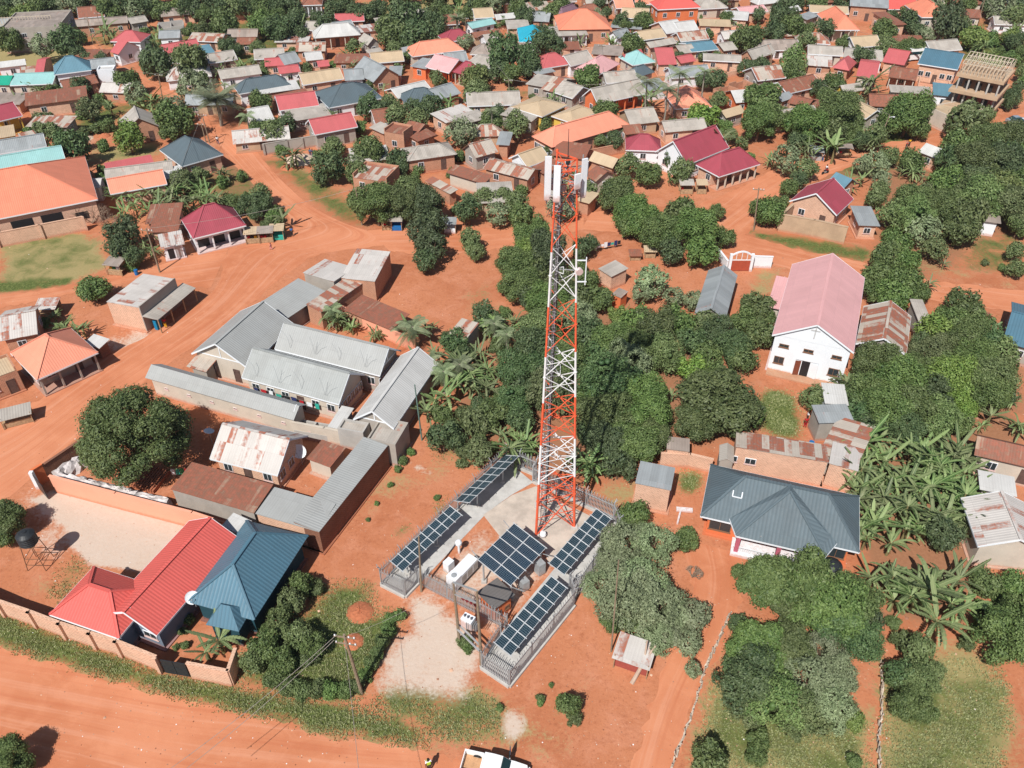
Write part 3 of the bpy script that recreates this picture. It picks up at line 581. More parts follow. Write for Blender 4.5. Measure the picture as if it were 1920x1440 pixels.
# ======== far left (survey tile 1) ========
view(0, 0)
H_('f', (0,170), (335,152), (235,70), 5.6, None, 'wa', 'gy', 'long two-storey unfinished building with scaffold and weathered roof at the far left', 'the long scaffolded building', win=1, name='unfinished_building')
H_('gx', (440,102), (590,90), (560,60), 3.2, 2, 'rr', 'pb')
H_('gx', (372,155), (720,128), (700,106), 3, 1.2, 'wa', 'bk', 'long low brown-roofed block beside the scaffolded building, far left', 'the long low brown block')
H_('gx', (735,135), (835,118), (820,95), 2.8, 1, 'gl', 'gy')
H_('u', (888,148), (1030,135), (1028,104), 3, None, 'gl', 'co', 'grey concrete walls without a roof on the far side of the railway strip', 'the roofless concrete walls')
H_('gx', (1232,104), (1292,100), (1280,82), 2.4, 1, 'rr', 'bk')
H_('h', (1695,30), (1812,26), (1800,-8), 3.4, 2, 'rr', 'wt', 'house with brown roof and white arches among trees at the top edge', 'the white-arched house', cols=5)
H_('gx', (1885,124), (2050,116), (2040,84), 2.8, 1.3, 'rd', 'pb')
H_('h', (620,233), (790,236), (745,190), 3, 1.8, 'rd', 'wt')
H_('gy', (665,306), (798,268), (630,288), 2.9, 2.2, 'rd', 'wt')
H_('gx', (930,302), (1130,266), (1110,236), 2.9, 1.5, 'rd', 'wt', 'long bright red roof behind two dark round trees, upper left', 'the long red roof')
H_('s', (1120,322), (1220,306), (1205,262), 2.8, .8, 'bl', 'gy')
H_('gx', (1130,364), (1337,332), (1240,302), 2.8, 1.3, 'gl', 'pl')
H_('gx', (890,217), (1012,212), (1000,182), 2.9, 1.2, 'gi', 'wt'); H_('gx', (1055,228), (1240,236), (1225,188), 2.6, 1, 'ru', 'pb')
H_('gx', (1327,251), (1436,248), (1412,213), 2.6, .9, 'rr', 'ta')
H_('h', (1765,216), (2030,196), (1990,160), 3.3, 2.4, 'wh', 'bk', 'white hip-roofed brick house with pillars on a bare red plot', 'the white hip-roofed brick house', cols=4)
H_('gx', (1430,334), (1602,322), (1592,272), 2.8, 1.2, 'gl', 'gy'); H_('gx', (1490,374), (1600,366), (1592,326), 2.7, 1, 'rd', 'pb')
H_('gx', (1600,366), (1697,346), (1658,304), 2.7, 1.6, 'gi', 'wt'); H_('gx', (1722,342), (1820,332), (1800,290), 2.8, 1, 'wh', 'pb')
H_('gx', (1572,416), (1690,402), (1682,364), 2.6, .9, 'rd', 'wt'); H_('gx', (1790,377), (1856,370), (1850,340), 2.6, .8, 'rd', 'pb')
H_('gx', (1240,446), (1474,414), (1432,380), 2.8, 1.3, 'gl', 'wt', 'long narrow pale grey-roofed house behind the date palm', 'the long pale roof behind the date palm')
H_('h', (1345,528), (1640,480), (1600,440), 2.9, 2, 'dk', 'wt')
H_('s', (1446,533), (1690,498), (1652,464), 2.7, .6, 'wh', 'bk'); H_('s', (1532,570), (1742,524), (1735,502), 2.5, .4, 'rr', 'bk')
H_('gx', (1705,478), (1935,442), (1880,402), 2.9, 1.6, 'ta', 'pb', 'long tan-roofed pale brick building with thin poles around it', 'the long tan-roofed brick building')
H_('gx', (1840,555), (1930,532), (1900,478), 2.6, 1, 'rr', 'pb')
H_('gx', (1570,622), (1795,592), (1790,528), 2.9, 1.9, 'rd', 'wt', 'white gabled house with bright red tin roof behind its grey lean-to', 'the red roof with grey lean-to')
H_('s', (1640,684), (1865,645), (1800,596), 2.4, .5, 'gl', 'gy'); H_('gx', (1420,692), (1545,670), (1478,606), 2.7, 1.6, 'wh', 'wt')
H_('gx', (1770,758), (2012,712), (1962,652), 3.2, 1.9, 'rd', 'gy', 'long bright red roof over grey walls behind a concrete wall', 'the red roof behind the concrete wall')
H_('h', (305,420), (515,393), (240,376), 4.6, 2.6, 'bl', 'wt', 'tall white two-storey house with steel blue hip roof, upper left', 'the white house with blue hip roof', win=1)
H_('gx', (195,408), (246,404), (290,320), 3, 1.2, 'rd', 'pb'); H_('gx', (-20,384), (148,364), (140,341), 2.8, .9, 'wh', 'wt'); H_('s', (112,417), (202,406), (192,378), 2.5, .4, 'ru', 'pb')
H_('gx', (55,480), (296,470), (245,406), 2.9, 1.2, 'te', 'pl', 'pale aqua and grey roof beside the white blue-roofed house', 'the pale aqua roof'); H_('gx', (-40,478), (52,478), (50,432), 2.9, 1.2, 'gn', 'pl', 'small emerald green tin roof at the left edge', 'the emerald green roof')
H_('gx', (360,502), (556,466), (542,428), 2.8, 1.2, 'rr', 'pb'); H_('f', (545,402), (640,396), (602,376), 4.4, None, 'wh', 'wt')
H_('s', (140,597), (492,552), (425,506), 3, .7, 'rr', 'pb', 'long pale brick store with rusty red-brown roof, left of the red road', 'the long rusty brick store', win=2)
H_('gy', (690,746), (902,712), (625,682), 2.9, 2.3, 'gl', 'bk', 'brick house with pale grey gable roof on open ground, upper left', 'the grey-gabled brick house', win=1)
H_('h', (1022,936), (1256,868), (885,846), 3, 2.8, 'dk', 'pb', 'dark slate hip-roofed brick house beside the red road', 'the dark slate house by the road', fr='w')
H_('s', (600,964), (866,914), (850,880), 2.5, .4, 'rd', 'bk'); H_('gx', (592,1006), (975,955), (960,905), 2.8, .9, 'gl', 'gy'); H_('s', (930,1010), (1045,985), (1020,935), 2.6, .3, 'wh', 'gy')
H_('gx', (620,1092), (940,1034), (882,962), 3, 1.4, 'sa', 'pb', 'salmon tin roof among bananas beside the dark slate house', 'the salmon roof by the bananas')
H_('gx', (440,1062), (562,1056), (520,1002), 2.6, .8, 'wh', 'wt')
H_('gx', (-90,992), (372,908), (336,814), 4, 1.4, 'te', 'wt', 'long white building with aqua tin roof at the left edge', 'the long aqua-roofed building')
H_('gx', (-20,868), (262,822), (222,768), 2.9, 1.5, 'gi', 'pl'); H_('gx', (-40,690), (126,650), (110,582), 3.4, 1.8, 'ma', 'ye', 'cream-yellow building with maroon roof cut by the left edge', 'the maroon roof at the left edge', cols=3)
H_('s', (-20,780), (88,762), (76,708), 3, .3, 'ta', 'ye'); H_('s', (130,796), (220,775), (205,735), 2.3, .3, 'ru', 'pb')
view(0, 360)
H_('h', (-330,214), (550,40), (270,-165), 4.2, 4.0, 'or', 'pb', 'very large orange hip-roofed hall with dark openings at the left edge', 'the large orange-roofed hall', win=0, name='hall')
BIGOR = HOUSES[-1]
# ======== top middle (tile 2) ========
view(640, 0)
H_('gx', (-30,168), (78,152), (50,122), 2.8, 1.2, 'gi', 'pb'); H_('gy', (148,256), (222,242), (108,222), 2.8, 1.5, 'gl', 'gy'); H_('s', (152,300), (236,286), (226,272), 2.2, .3, 'gl', 'pb')
H_('gy', (180,464), (336,427), (100,388), 2.9, 2.6, 'gi', 'bk', 'grey cross-gabled brick house with a brown brick end wall', 'the grey cross-gabled brick house'); H_('gx', (20,454), (130,446), (70,396), 2.7, 1.4, 'gi', 'wt'); H_('s', (262,425), (338,424), (315,380), 2.6, .4, 'gi', 'bk')
H_('h', (-70,606), (236,550), (70,480), 2.9, 2.6, 'dk', 'wt', 'dark slate hip roof over white walls left of the twin dark trees', 'the dark slate hip roof')
H_('gx', (320,552), (512,505), (440,460), 2.8, 1.2, 'wh', 'pb'); H_('h', (360,586), (560,560), (500,510), 2.8, 2, 'dk', 'bk'); H_('gx', (545,564), (675,524), (602,472), 2.8, 1.5, 'gi', 'bk')
H_('gx', (472,376), (606,410), (684,352), 2.9, 2, 'pk', 'og', 'faded pink gable-roofed shop with bright orange front', 'the pink roof with orange front', cols=3); H_('s', (386,372), (476,388), (500,340), 2.8, .4, 'gi', 'og')
H_('h', (625,404), (735,433), (843,412), 2.9, 2.3, 'ma', 'pl', 'maroon hip-roofed house with white veranda columns beside the giant tree', 'the maroon veranda house', cols=5)
H_('h', (400,318), (690,280), (620,240), 3, 2.2, 'sa', 'pl', 'long salmon hip roof behind the pink-roofed orange shop', 'the long salmon hip roof'); H_('gx', (350,296), (556,252), (540,236), 2.8, .9, 'gi', 'gy')
H_('gx', (590,352), (716,342), (682,292), 2.8, 1.2, 'gi', 'pb'); H_('gx', (710,348), (846,386), (838,312), 2.8, 1, 'gl', 'gy')
H_('h', (580,236), (742,218), (702,182), 2.9, 1.9, 'ma', 'pb', 'dark maroon hip roof among trees near the top middle', 'the dark maroon hip roof'); H_('gx', (750,212), (905,188), (892,164), 2.6, .8, 'rr', 'ta'); H_('gx', (820,243), (897,233), (882,192), 2.7, 1.3, 'gl', 'wt')
H_('gx', (735,162), (872,132), (852,106), 2.8, 1, 'te', 'wt'); H_('gx', (750,102), (862,96), (842,54), 3.2, 1.5, 'ta', 'wt'); H_('gx', (872,112), (982,101), (970,82), 2.8, 1, 'wh', 'pb')
H_('h', (1248,102), (1352,62), (1332,30), 3, 2, 'pu', 'pb', 'mauve hip roof just left of the broad orange roof', 'the mauve hip roof')
H_('h', (1222,168), (1522,163), (1475,84), 3.4, 3.4, 'or', 'bk', 'broad orange hip-roofed house at the top middle', 'the broad orange hip roof', win=1); H_('s', (1160,205), (1390,196), (1200,160), 2.8, .5, 'gl', 'wt', cols=6)
H_('h', (1000,236), (1172,234), (1065,158), 2.9, 1.8, 'cy', 'wt', 'bright cyan-roofed house half hidden by trees at the top', 'the bright cyan roof')
H_('h', (1132,386), (1300,358), (1262,308), 2.9, 2.1, 'rd', 'pb'); H_('gx', (1290,372), (1422,338), (1392,292), 2.8, 1.7, 'gl', 'wt')
H_('h', (1310,388), (1460,420), (1636,372), 3.1, 2.2, 'pk', 'bk', 'large faded pink hip-roofed brick building, upper middle', 'the large faded pink hip roof')
H_('gx', (1442,584), (1716,524), (1308,547), 3.3, 2.3, 'gl', 'og', 'long grey-roofed house with orange and white gable, upper middle', 'the orange-gabled grey-roofed house', win=1, cols=6)
H_('gx', (1490,468), (1670,452), (1640,407), 2.9, 1.5, 'gl', 'gy'); H_('gx', (1190,516), (1300,553), (1368,492), 2.8, 1.6, 'gl', 'gy'); H_('gx', (1120,500), (1200,520), (1312,445), 2.8, 1.5, 'ru', 'gy')
H_('s', (1035,472), (1150,492), (1200,440), 3, .4, 'gl', 'gy'); H_('s', (1100,421), (1206,402), (1182,376), 2.6, .4, 'gi', 'pb')
H_('h', (1640,367), (1768,347), (1712,297), 2.8, 2, 'te', 'pl', 'aqua hip roof between red roofs, upper middle', 'the aqua hip roof'); H_('gx', (1598,337), (1700,302), (1680,288), 2.7, 1, 'rd', 'pb')
H_('gx', (1782,364), (1888,362), (1852,272), 3, 2, 'rd', 'pb'); H_('h', (1660,437), (1764,405), (1742,364), 2.8, 1.6, 'dk', 'pb')
H_('h', (1780,54), (2022,42), (1990,0), 5.8, 2.4, 'rb', 'og', 'two-storey orange building with red roof at the top edge', 'the two-storey orange building', win=1)
H_('gx', (1830,188), (1935,172), (1900,117), 2.9, 1.8, 'wh', 'pb'); H_('gx', (1690,227), (1832,207), (1800,167), 2.8, 1.4, 'ta', 'gy'); H_('gx', (1736,270), (1890,243), (1872,216), 2.7, .9, 'gl', 'pb'); H_('gx', (1556,217), (1636,197), (1612,166), 2.8, 1.3, 'gi', 'wt')
H_('gx', (1545,47), (1652,42), (1640,4), 3, 1.5, 'sa', 'pb', cols=5); H_('gx', (1655,26), (1822,22), (1800,-6), 3, 1.2, 'sa', 'pb')
H_('h', (952,602), (1130,656), (1266,586), 3.2, 1.1, 'ta', 'ye', 'tan-roofed building with bright yellow walls, upper middle', 'the yellow-walled building', win=2)
H_('h', (1180,652), (1300,692), (1482,636), 3, 1, 'ta', 'ye', 'second tan roof adjoining the yellow-walled building', 'the second tan roof'); H_('s', (890,645), (1072,684), (1040,610), 2.8, .5, 'gl', 'gy')
H_('h', (1185,830), (1624,702), (1040,776), 3.2, 2.4, 'sa', 'bk', 'very long salmon-roofed brick block with white-framed windows, behind the tower top', 'the long salmon-roofed block', win=5)
H_('s', (588,692), (764,634), (705,586), 2.8, .5, 'lr', 'pb'); H_('s', (680,702), (832,662), (802,616), 2.7, .4, 'gl', 'gy'); H_('s', (155,716), (236,753), (264,713), 2.6, .4, 'gl', 'bk')
H_('s', (245,738), (345,756), (405,722), 4.2, .2, 'rr', 'bk', 'tall reddish brick box house with rusty flat roof, upper middle', 'the tall brick box house', par=1); H_('gx', (345,722), (432,747), (492,702), 2.9, 1, 'rr', 'bk'); H_('s', (430,796), (539,757), (375,762), 2.6, .4, 'rr', 'bk')
H_('h', (372,907), (652,867), (520,810), 3, 1.3, 'gl', 'bk', 'irregular grey hip roof with laundry line in front, upper middle', 'the grey roof with laundry', win=2)
H_('gx', (755,889), (882,854), (648,847), 2.9, 1.8, 'ru', 'gy', 'rusty gable-roofed house with grey end wall, upper middle', 'the rusty grey-ended house', win=1); H_('s', (870,813), (945,817), (957,752), 2.9, .4, 'gi', 'bk')
H_('gx', (1045,940), (1177,892), (905,902), 2.9, 1.6, 'ta', 'wt', 'tan-roofed house with white gable left of the tower top', 'the tan roof beside the tower top'); H_('gx', (795,947), (1050,1012), (1097,947), 2.8, 1, 'ru', 'bk')
H_('s', (590,970), (802,1034), (840,997), 2.7, .5, 'rr', 'pl'); H_('s', (1180,872), (1370,897), (1302,822), 2.8, .8, 'rr', 'bk'); H_('gx', (1390,902), (1526,947), (1562,907), 2.8, 1.3, 'ta', 'bk')
H_('gx', (1370,985), (1432,1022), (1522,967), 2.8, 1.3, 'rr', 'pl'); H_('s', (1060,928), (1135,978), (1182,902), 2.6, .5, 'rr', 'bk'); H_('gx', (1600,757), (1702,747), (1717,692), 2.7, 1, 'rr', 'bk')
H_('h', (1600,843), (1802,850), (1735,782), 2.9, 2.1, 'ma', 'wt', 'small maroon hip roof over white walls left of the big maroon villa', 'the small maroon hip roof')
H_('s', (70,998), (250,1024), (266,947), 2.8, .4, 'ru', 'bk', par=1); H_('s', (470,1017), (612,1092), (642,1072), 2.4, .3, 'ru', 'bk'); H_('s', (1320,1125), (1395,1145), (1438,1092), 2.7, .3, 'ta', 'bk')
H_('s', (1150,1095), (1200,1110), (1195,1070), 2.6, .3, 'gl', 'pl')
# ======== top right (tile 3) ========
view(1280, 0)
H_('h', (85,52), (256,42), (212,4), 2.9, 2, 'gl', 'pl'); H_('gx', (228,102), (366,112), (360,64), 2.9, .9, 'wh', 'pb'); H_('gx', (330,78), (482,62), (432,32), 2.8, 1, 'pk', 'pb')
H_('h', (425,28), (562,12), (522,-10), 2.9, 2, 'wh', 'pl', 'white hip roof at the very top right of middle', 'the white hip roof at the top'); H_('gx', (600,74), (672,57), (650,34), 2.8, 1, 'wh', 'pb'); H_('s', (700,112), (772,87), (740,62), 2.6, .4, 'gi', 'gy')
H_('gx', (715,68), (936,78), (926,40), 2.8, 1, 'ta', 'pb'); H_('gx', (940,32), (1160,47), (1182,2), 4, 1.2, 'gi', 'bk', 'long tall brick hall with grey roof at the top right', 'the tall brick hall')
H_('gx', (1150,52), (1332,52), (1292,2), 3.2, 2, 'rb', 'pb'); H_('h', (848,168), (996,168), (952,78), 3.2, 2.8, 'or', 'pl', 'square orange pyramid-roofed house with arches, upper right', 'the orange pyramid roof', cols=4)
H_('h', (1345,97), (1502,97), (1472,27), 5.8, 2.6, 'or', 'pl', 'tall two-storey house with orange hip roof and dark tree in front, upper right', 'the two-storey orange-roofed house'); H_('s', (1182,142), (1262,137), (1272,67), 3.6, .5, 'rr', 'pb'); H_('gx', (1600,97), (1682,102), (1672,60), 2.8, 1.2, 'rr', 'pl')
H_('gx', (-20,180), (92,167), (62,127), 2.8, 1.6, 'wh', 'pb'); H_('gx', (-10,234), (152,217), (142,177), 2.8, 1.4, 'ru', 'pb'); H_('gx', (50,292), (202,277), (192,222), 2.7, 1, 'bl', 'pb'); H_('gx', (232,287), (312,277), (272,234), 2.7, 1, 'gl', 'bk')
H_('gx', (115,338), (330,349), (322,308), 2.6, .7, 'gl', 'pb'); H_('gx', (-10,302), (80,292), (50,247), 2.6, 1, 'gl', 'bk'); H_('gx', (395,337), (527,297), (353,302), 2.9, 1.7, 'gl', 'bk')
H_('gx', (-10,357), (77,342), (52,307), 2.7, 1, 'rd', 'pb'); H_('u', (168,422), (310,392), (300,352), 1.3, None, 'gl', 'pb', 'low roofless foundation walls of reddish brick, upper right', 'the low brick foundations'); H_('u', (256,522), (422,472), (412,422), 2.3, None, 'gl', 'bk')
H_('h', (-40,612), (165,602), (112,507), 3, 2.5, 'sa', 'pb', 'salmon-orange hip roof behind the royal palms', 'the salmon roof by the palms'); H_('gx', (300,579), (382,572), (362,507), 2.8, 1.5, 'wh', 'og'); H_('gx', (245,664), (354,632), (332,590), 2.6, 1, 'ta', 'gy')
H_('gx', (590,528), (790,480), (700,422), 2.9, 1.5, 'rr', 'pb', 'large rusty roof behind the row of shade trees, upper right', 'the large rusty roof'); H_('gx', (560,572), (632,547), (612,502), 2.6, .8, 'gi', 'pb'); H_('gx', (588,577), (702,604), (742,562), 2.7, .9, 'rr', 'pb'); H_('s', (724,600), (802,607), (806,570), 2.5, .3, 'rr', 'pb')
H_('gx', (580,652), (762,622), (702,592), 2.5, .6, 'gl', 'pb'); H_('gx', (704,302), (902,314), (912,272), 2.8, 1.2, 'gl', 'pl'); H_('gx', (900,320), (972,328), (987,272), 2.7, .9, 'gl', 'pb')
H_('gx', (700,367), (842,377), (922,322), 2.7, 1.1, 'lr', 'bk'); H_('h', (840,380), (937,397), (1012,357), 2.8, 1.8, 'rd', 'bk')
H_('gx', (1122,347), (1247,367), (1287,300), 3, 1.8, 'rd', 'pb'); H_('gx', (975,430), (1088,444), (1245,358), 3, 1.5, 'rd', 'pl', 'long low bright red roof running toward the blue-roofed hall', 'the long low red roof'); H_('gx', (1052,342), (1132,347), (1152,282), 2.8, 1.2, 'gl', 'wt')
H_('gx', (1322,357), (1547,392), (1592,307), 4.2, 1.8, 'db', 'pb', 'long brick hall with steel blue roof, upper right', 'the blue-roofed hall', win=5)
H_('gx', (1155,432), (1312,454), (1358,397), 2.8, 1.2, 'rr', 'bk', 'dark rusty open-fronted shed below the blue-roofed hall', 'the dark rusty shed', cols=4)
H_('u', (1330,470), (1500,492), (1522,412), 1.6, None, 'gl', 'pb'); H_('gx', (905,524), (1016,507), (985,478), 2.7, 1.2, 'gl', 'ye'); H_('gy', (1030,668), (1142,647), (1005,570), 2.8, 1.4, 'ta', 'gy')
H_('u', (705,452), (900,442), (880,402), 2.2, None, 'gl', 'pb'); H_('s', (1170,517), (1402,532), (1422,502), 2.7, .4, 'gl', 'pl', win=1); H_('s', (1408,532), (1542,547), (1562,492), 3, .5, 'bl', 'wt')
H_('gx', (1325,852), (1432,894), (1452,852), 2.7, 1.3, 'wh', 'pb', 'small white-roofed block at the edge of the dark grove, right', 'the small white roof by the grove')
H_('h', (205,994), (437,922), (38,936), 3, 2.7, 'ma', 'pb', 'maroon hip-roofed orange house with a row of arches', 'the maroon hip-roofed orange house', cols=6)
H_('gx', (25,927), (262,830), (-118,838), 3.2, 3.2, 'ma', 'wt', 'large maroon gabled villa with small blue-white dormer gable', 'the large maroon villa', win=2)
VILLA = HOUSES[-1]
H_('gy', (905,1062), (985,1032), (832,1014), 2.9, 1.3, 'bl', 'bk')
# ======== middle left (tile 4) ========
view(0, 360)
H_('h', (1085,262), (1385,187), (975,165), 3.1, 3.2, 'ma', 'wt', 'white corner shop with large maroon hip roof and three open bays', 'the maroon-roofed corner shop', win=0, cols=4, name='shop')
SHOP = HOUSES[-1]
H_('s', (815,180), (1005,168), (1105,75), 2.7, .7, 'rr', 'pb', 'long rust-brown lean-to behind the maroon-roofed corner shop', 'the rust-brown lean-to'); H_('s', (832,227), (1000,222), (965,172), 2.6, .5, 'rr', 'pb', 'square rusty roof tucked against the maroon-roofed corner shop')
H_('s', (905,318), (1040,292), (1010,232), 2.5, .5, 'lr', 'wt', 'tiny white shop with rust-striped roof beside the maroon corner shop', 'the tiny white shop', name='shop', win=0)
put(HOUSES[-1], 'n', 0.6, .2, 'door', .9, 1.9, mat=M_steel); put(HOUSES[-1], 'n', -.5, .2, 'opening', .9, 1.7)
H_('gx', (0,838), (212,798), (100,655), 3, 1.4, 'lr', 'bk', 'pale and rust striped gable roof at the left edge', 'the striped roof at the left edge')
H_('h', (205,1057), (552,902), (5,926), 3, 2.7, 'sa', 'gy', 'square salmon hip-roofed house with open veranda at the left edge', 'the salmon veranda house', cols=4, name='house')
H_('s', (-110,1075), (84,1003), (20,942), 3.2, .2, 'ta', 'bk', 'dark brick building with tan flat roof below the salmon house', 'the tan-topped brick building', par=1, win=2)
H_('s', (470,850), (560,880), (600,830), 2, .3, 'wh', 'db', name='shed', cat='shed', win=0)
# ======== grey-roofed rental rows ========
view(340, 460, 4)
H_('s', (800,545), (1092,348), (590,455), 3, .5, 'gs', 'gy', 'plain grey shop roof along the junction between two gabled rows', 'the plain grey shop roof', win=0)
H_('s', (1190,244), (1452,270), (1632,74), 3.6, .5, 'lr', 'bk', 'wide pale rusted roof with tall brick side wall at the junction', 'the wide pale rusted roof', par=0, ov=.1, win=0)
H_('sb', (915,222), (1146,290), (1080,102), 3.5, .4, 'lr', 'gy', 'tapering pale roof joined to the wide rusted roof at the junction', None, ov=.1, win=0)
H_('s', (1047,502), (1388,264), (892,492), 3, .4, 'ru', 'bk', 'narrow rusty-roofed brick store beside the wide pale rusted roof', 'the narrow rusty brick store', ov=.1, win=0)
H_('s', (1212,482), (1572,636), (1420,412), 2.3, .4, 'rr', 'bk', 'low red-brown shed roof with two grey sheets near the bananas', 'the low red-brown shed roof', win=0, name='shed', cat='shed')
H_('gy', (75,810), (500,922), (855,592), 3.4, 2.6, 'gs', 'pl', 'long grey gabled hall beside the road with white-framed gable end', 'the long grey roadside hall', win=2); ROWA = HOUSES[-1]
H_('gx', (700,776), (1490,977), (1667,792), 3.3, 2.3, 'gs', 'gy', 'upper long grey-roofed rental row with triangular truss end', 'the upper grey rental row', win=6); ROWB = HOUSES[-1]
H_('gx', (452,990), (1182,1192), (1397,972), 3.1, 2.4, 'gt', 'pl', 'middle grey-roofed rental row with laundry hanging at its windows', 'the middle grey rental row', win=6); ROWC = HOUSES[-1]
H_('gx', (-272,992), (842,1312), (1007,1212), 2.9, 1.0, 'gs', 'pl', 'long low blue-grey roof with rusty left end beside the mango tree', 'the long blue-grey row', win=0); ROWD = HOUSES[-1]
H_('gy', (1290,1302), (1592,1374), (1702,837), 3.3, 1.9, 'wh', 'gy', 'long whitish gabled row nearest the solar compound', 'the long whitish row', win=0); ROWE = HOUSES[-1]
H_('s', (38,907), (186,950), (296,880), 2.6, .4, 'ru', 'gy', 'small rust-striped kiosk roof at the end of the roadside hall', None, win=0)
view(540, 700, 6.857)
H_('f', (640,735), (968,795), (1112,682), 2.6, None, 'gl', 'co', 'flat concrete wash block between the grey rows', 'the concrete wash block', win=0, name='wash_block')
H_('f', (1015,872), (1382,948), (1562,664), 3, None, 'gl', 'gy', 'flat-roofed concrete annex with parapet at the end of the whitish row', 'the concrete annex', win=0, name='annex'); ANNEX = HOUSES[-1]
H_('s', (540,690), (640,712), (905,475), 2.5, .2, 'wh', 'co', 'narrow white sheet roof beside the concrete wash block', None, win=0, name='shed', cat='shed')
H_('u', (75,690), (500,765), (520,670), 1.6, None, 'gl', 'co', 'roofless latrine cells in a row of small concrete walls', 'the roofless latrine cells', name='latrine_cells')
# ======== old courtyard ========
view(320, 780, 4.364)
H_('gx', (320,348), (875,485), (1157,167), 2.9, 2.3, 'lr', 'pb', 'old courtyard house with patched grey and rust gable roof', 'the patched rusty courtyard house', win=3, ov=.5); OLD = HOUSES[-1]
H_('s', (1108,348), (1305,420), (1417,270), 2.4, .3, 'rr', 'pl', 'small rusty-roofed kitchen hut with satellite dish beside it', 'the rusty kitchen hut', win=0, ov=.25, name='hut', cat='hut')
H_('s', (0,598), (682,795), (290,432), 3, .5, 'rr', 'gy', 'long rust-red roof behind a bare plastered wall by the mango tree', 'the long rust-red roof', win=0, ov=.1)
H_('s', (692,798), (1205,945), (925,614), 3.2, .25, 'gs', 'pb', 'grey sheet-roofed corner block above the teal-blue house', 'the grey corner block', win=0, ov=.1)
H_('s', (1215,948), (1777,240), (1168,674), 3.3, .2, 'gs', 'db', 'long narrow grey roof behind the dark brick wall', 'the long dark brick wing', win=0, ov=.05, ridge=False); WING = HOUSES[-1]
view(0, 0, 1)
H_('gx', (293.3,1192), (450,1010), (161.7,1181), 3.4, 1.8, 'rb', 'sb', 'long brick-red gabled house with slate-blue walls, lower left', 'the brick-red house', win=0, ov=.7); RED = HOUSES[-1]
H_('h', (350,1128), (476,1163), (596,1009), 3.3, 2.8, 'db', 'dt', 'teal-blue hip-roofed house with a dish, next to the brick-red house', 'the teal-blue house', win=0, ov=.6); TEAL = HOUSES[-1]
H_('s', (415,986), (450,1002), (462,975), 3, .2, 'wh', 'wt', 'small white sheet roof wedged between red and teal-blue houses', None, win=0, name='shed', cat='shed')
# ======== right side ========
H_('gy', (1448,628), (1601,661), (1616,520), 5.6, 2.8, 'pk', 'wt', 'tall church hall with huge faded pink gable roof and white gable', 'the pink-roofed church hall', win=0, ov=.35, name='church', cat='church'); CHURCH = HOUSES[-1]
H_('s', (1438,575), (1462,580), (1478,528), 3.2, .6, 'pk', 'pl', 'small pink lean-to roof on the left side of the church hall', None, win=0, name='annex', cat='annex')
H_('h', (1313.3,967.3), (1611.7,1036), (1613,930.7), 3.2, 3.0, 'dk', 'og', 'slate-roofed orange house with veranda, lower right', 'the slate-roofed orange house', win=0, ov=.8); SLATE = HOUSES[-1]
H_('sb', (1378,844), (1552,873), (1389,808), 3.4, .5, 'ru', 'pb', 'brick row with rusty pinkish roof behind the slate-roofed house', 'the pale brick row', win=0, ov=.1); BROW = HOUSES[-1]
H_('sb', (1553,872), (1608,887), (1610,840), 3.3, .3, 'lr', 'pb', 'short brick end block with orange stains beside the bananas', None, win=0, ov=.1)
view(1280, 720)
H_('sr', (764,388), (980,470), (966,212), 3, .4, 'ru', 'gy', 'rust-banded long shed roof against the banana grove', 'the rust-banded shed', win=0, ov=.2); H_('s', (767,220), (968,214), (940,122), 3, .3, 'gi', 'gy', 'plain grey sheet roof between rust-banded and white sheds', None, win=0, ov=.2)
H_('s', (800,108), (935,120), (925,15), 3, .3, 'wh', 'wt', 'narrow white roof beside the church door', None, win=0, ov=.2)
H_('gx', (1640,398), (2080,500), (1662,284), 3, 1.2, 'rr', 'pl', 'rust-brown and pink roof at the right edge beyond the bananas', 'the rust-brown roof at the right edge', win=1)
H_('s', (1672,592), (1882,634), (1702,502), 2.6, .3, 'wh', 'gy', 'pale patched sheet roof at the right edge between two larger roofs', None, win=0); H_('gy', (1662,912), (2080,962), (1650,650), 3.2, 1.6, 'lr', 'pl', 'whitish gabled roof with rust stripes at the right edge', 'the rust-striped white roof', win=0)
view(1180, 820, 4)
H_('s', (44,342), (312,397), (336,236), 3.7, .2, 'gi', 'pb', 'tall pale brick store with a plain grey lid roof', 'the tall pale brick store', win=0, ov=.1); H_('s', (280,88), (452,107), (470,22), 2.6, .2, 'wa', 'pb', 'low brick shed with grey patched roof under the dark trees', None, win=0, ov=.1, name='shed', cat='shed')
H_('gy', (680,178), (776,192), (786,72), 2.5, .5, 'gl', 'gy', 'tiny tin-walled latrine behind the pale brick row', None, win=0, ov=.1, name='latrine', cat='latrine')
view(1280, 360)
H_('gy', (600,50), (867,130), (1000,50), 3.2, 2.6, 'ma', 'pb', 'pale brick house with maroon gable roof behind a thick old wall', 'the maroon-gabled brick house', win=2); H_('s', (990,187), (1112,192), (1110,92), 2.6, .3, 'gi', 'pb')
H_('s', (1682,162), (1792,177), (1802,132), 2.7, .4, 'wa', 'wt', 'small white hut with a weathered flat roof at the right', 'the small white hut', name='hut', cat='hut', win=0)
H_('gy', (65,684), (242,717), (335,472), 2.8, 1.3, 'gi', 'gy', 'narrow silver gable roof left of the church hall', 'the silver gable roof', win=0); H_('gy', (975,852), (1257,917), (1320,707), 3.1, 1.7, 'ru', 'gy', 'old gable roof half rust, half patched, right of the church', 'the old rusty gable roof', win=0)
H_('gx', (1800,842), (2020,902), (1990,652), 3, 1.6, 'db', 'gy', 'slate-blue roof cut by the right edge near the road', 'the slate-blue roof at the right edge'); H_('s', (1700,787), (1787,792), (1802,692), 2.6, .3, 'rr', 'pb'); H_('s', (1330,735), (1405,740), (1455,622), 2.7, .3, 'gl', 'gy')
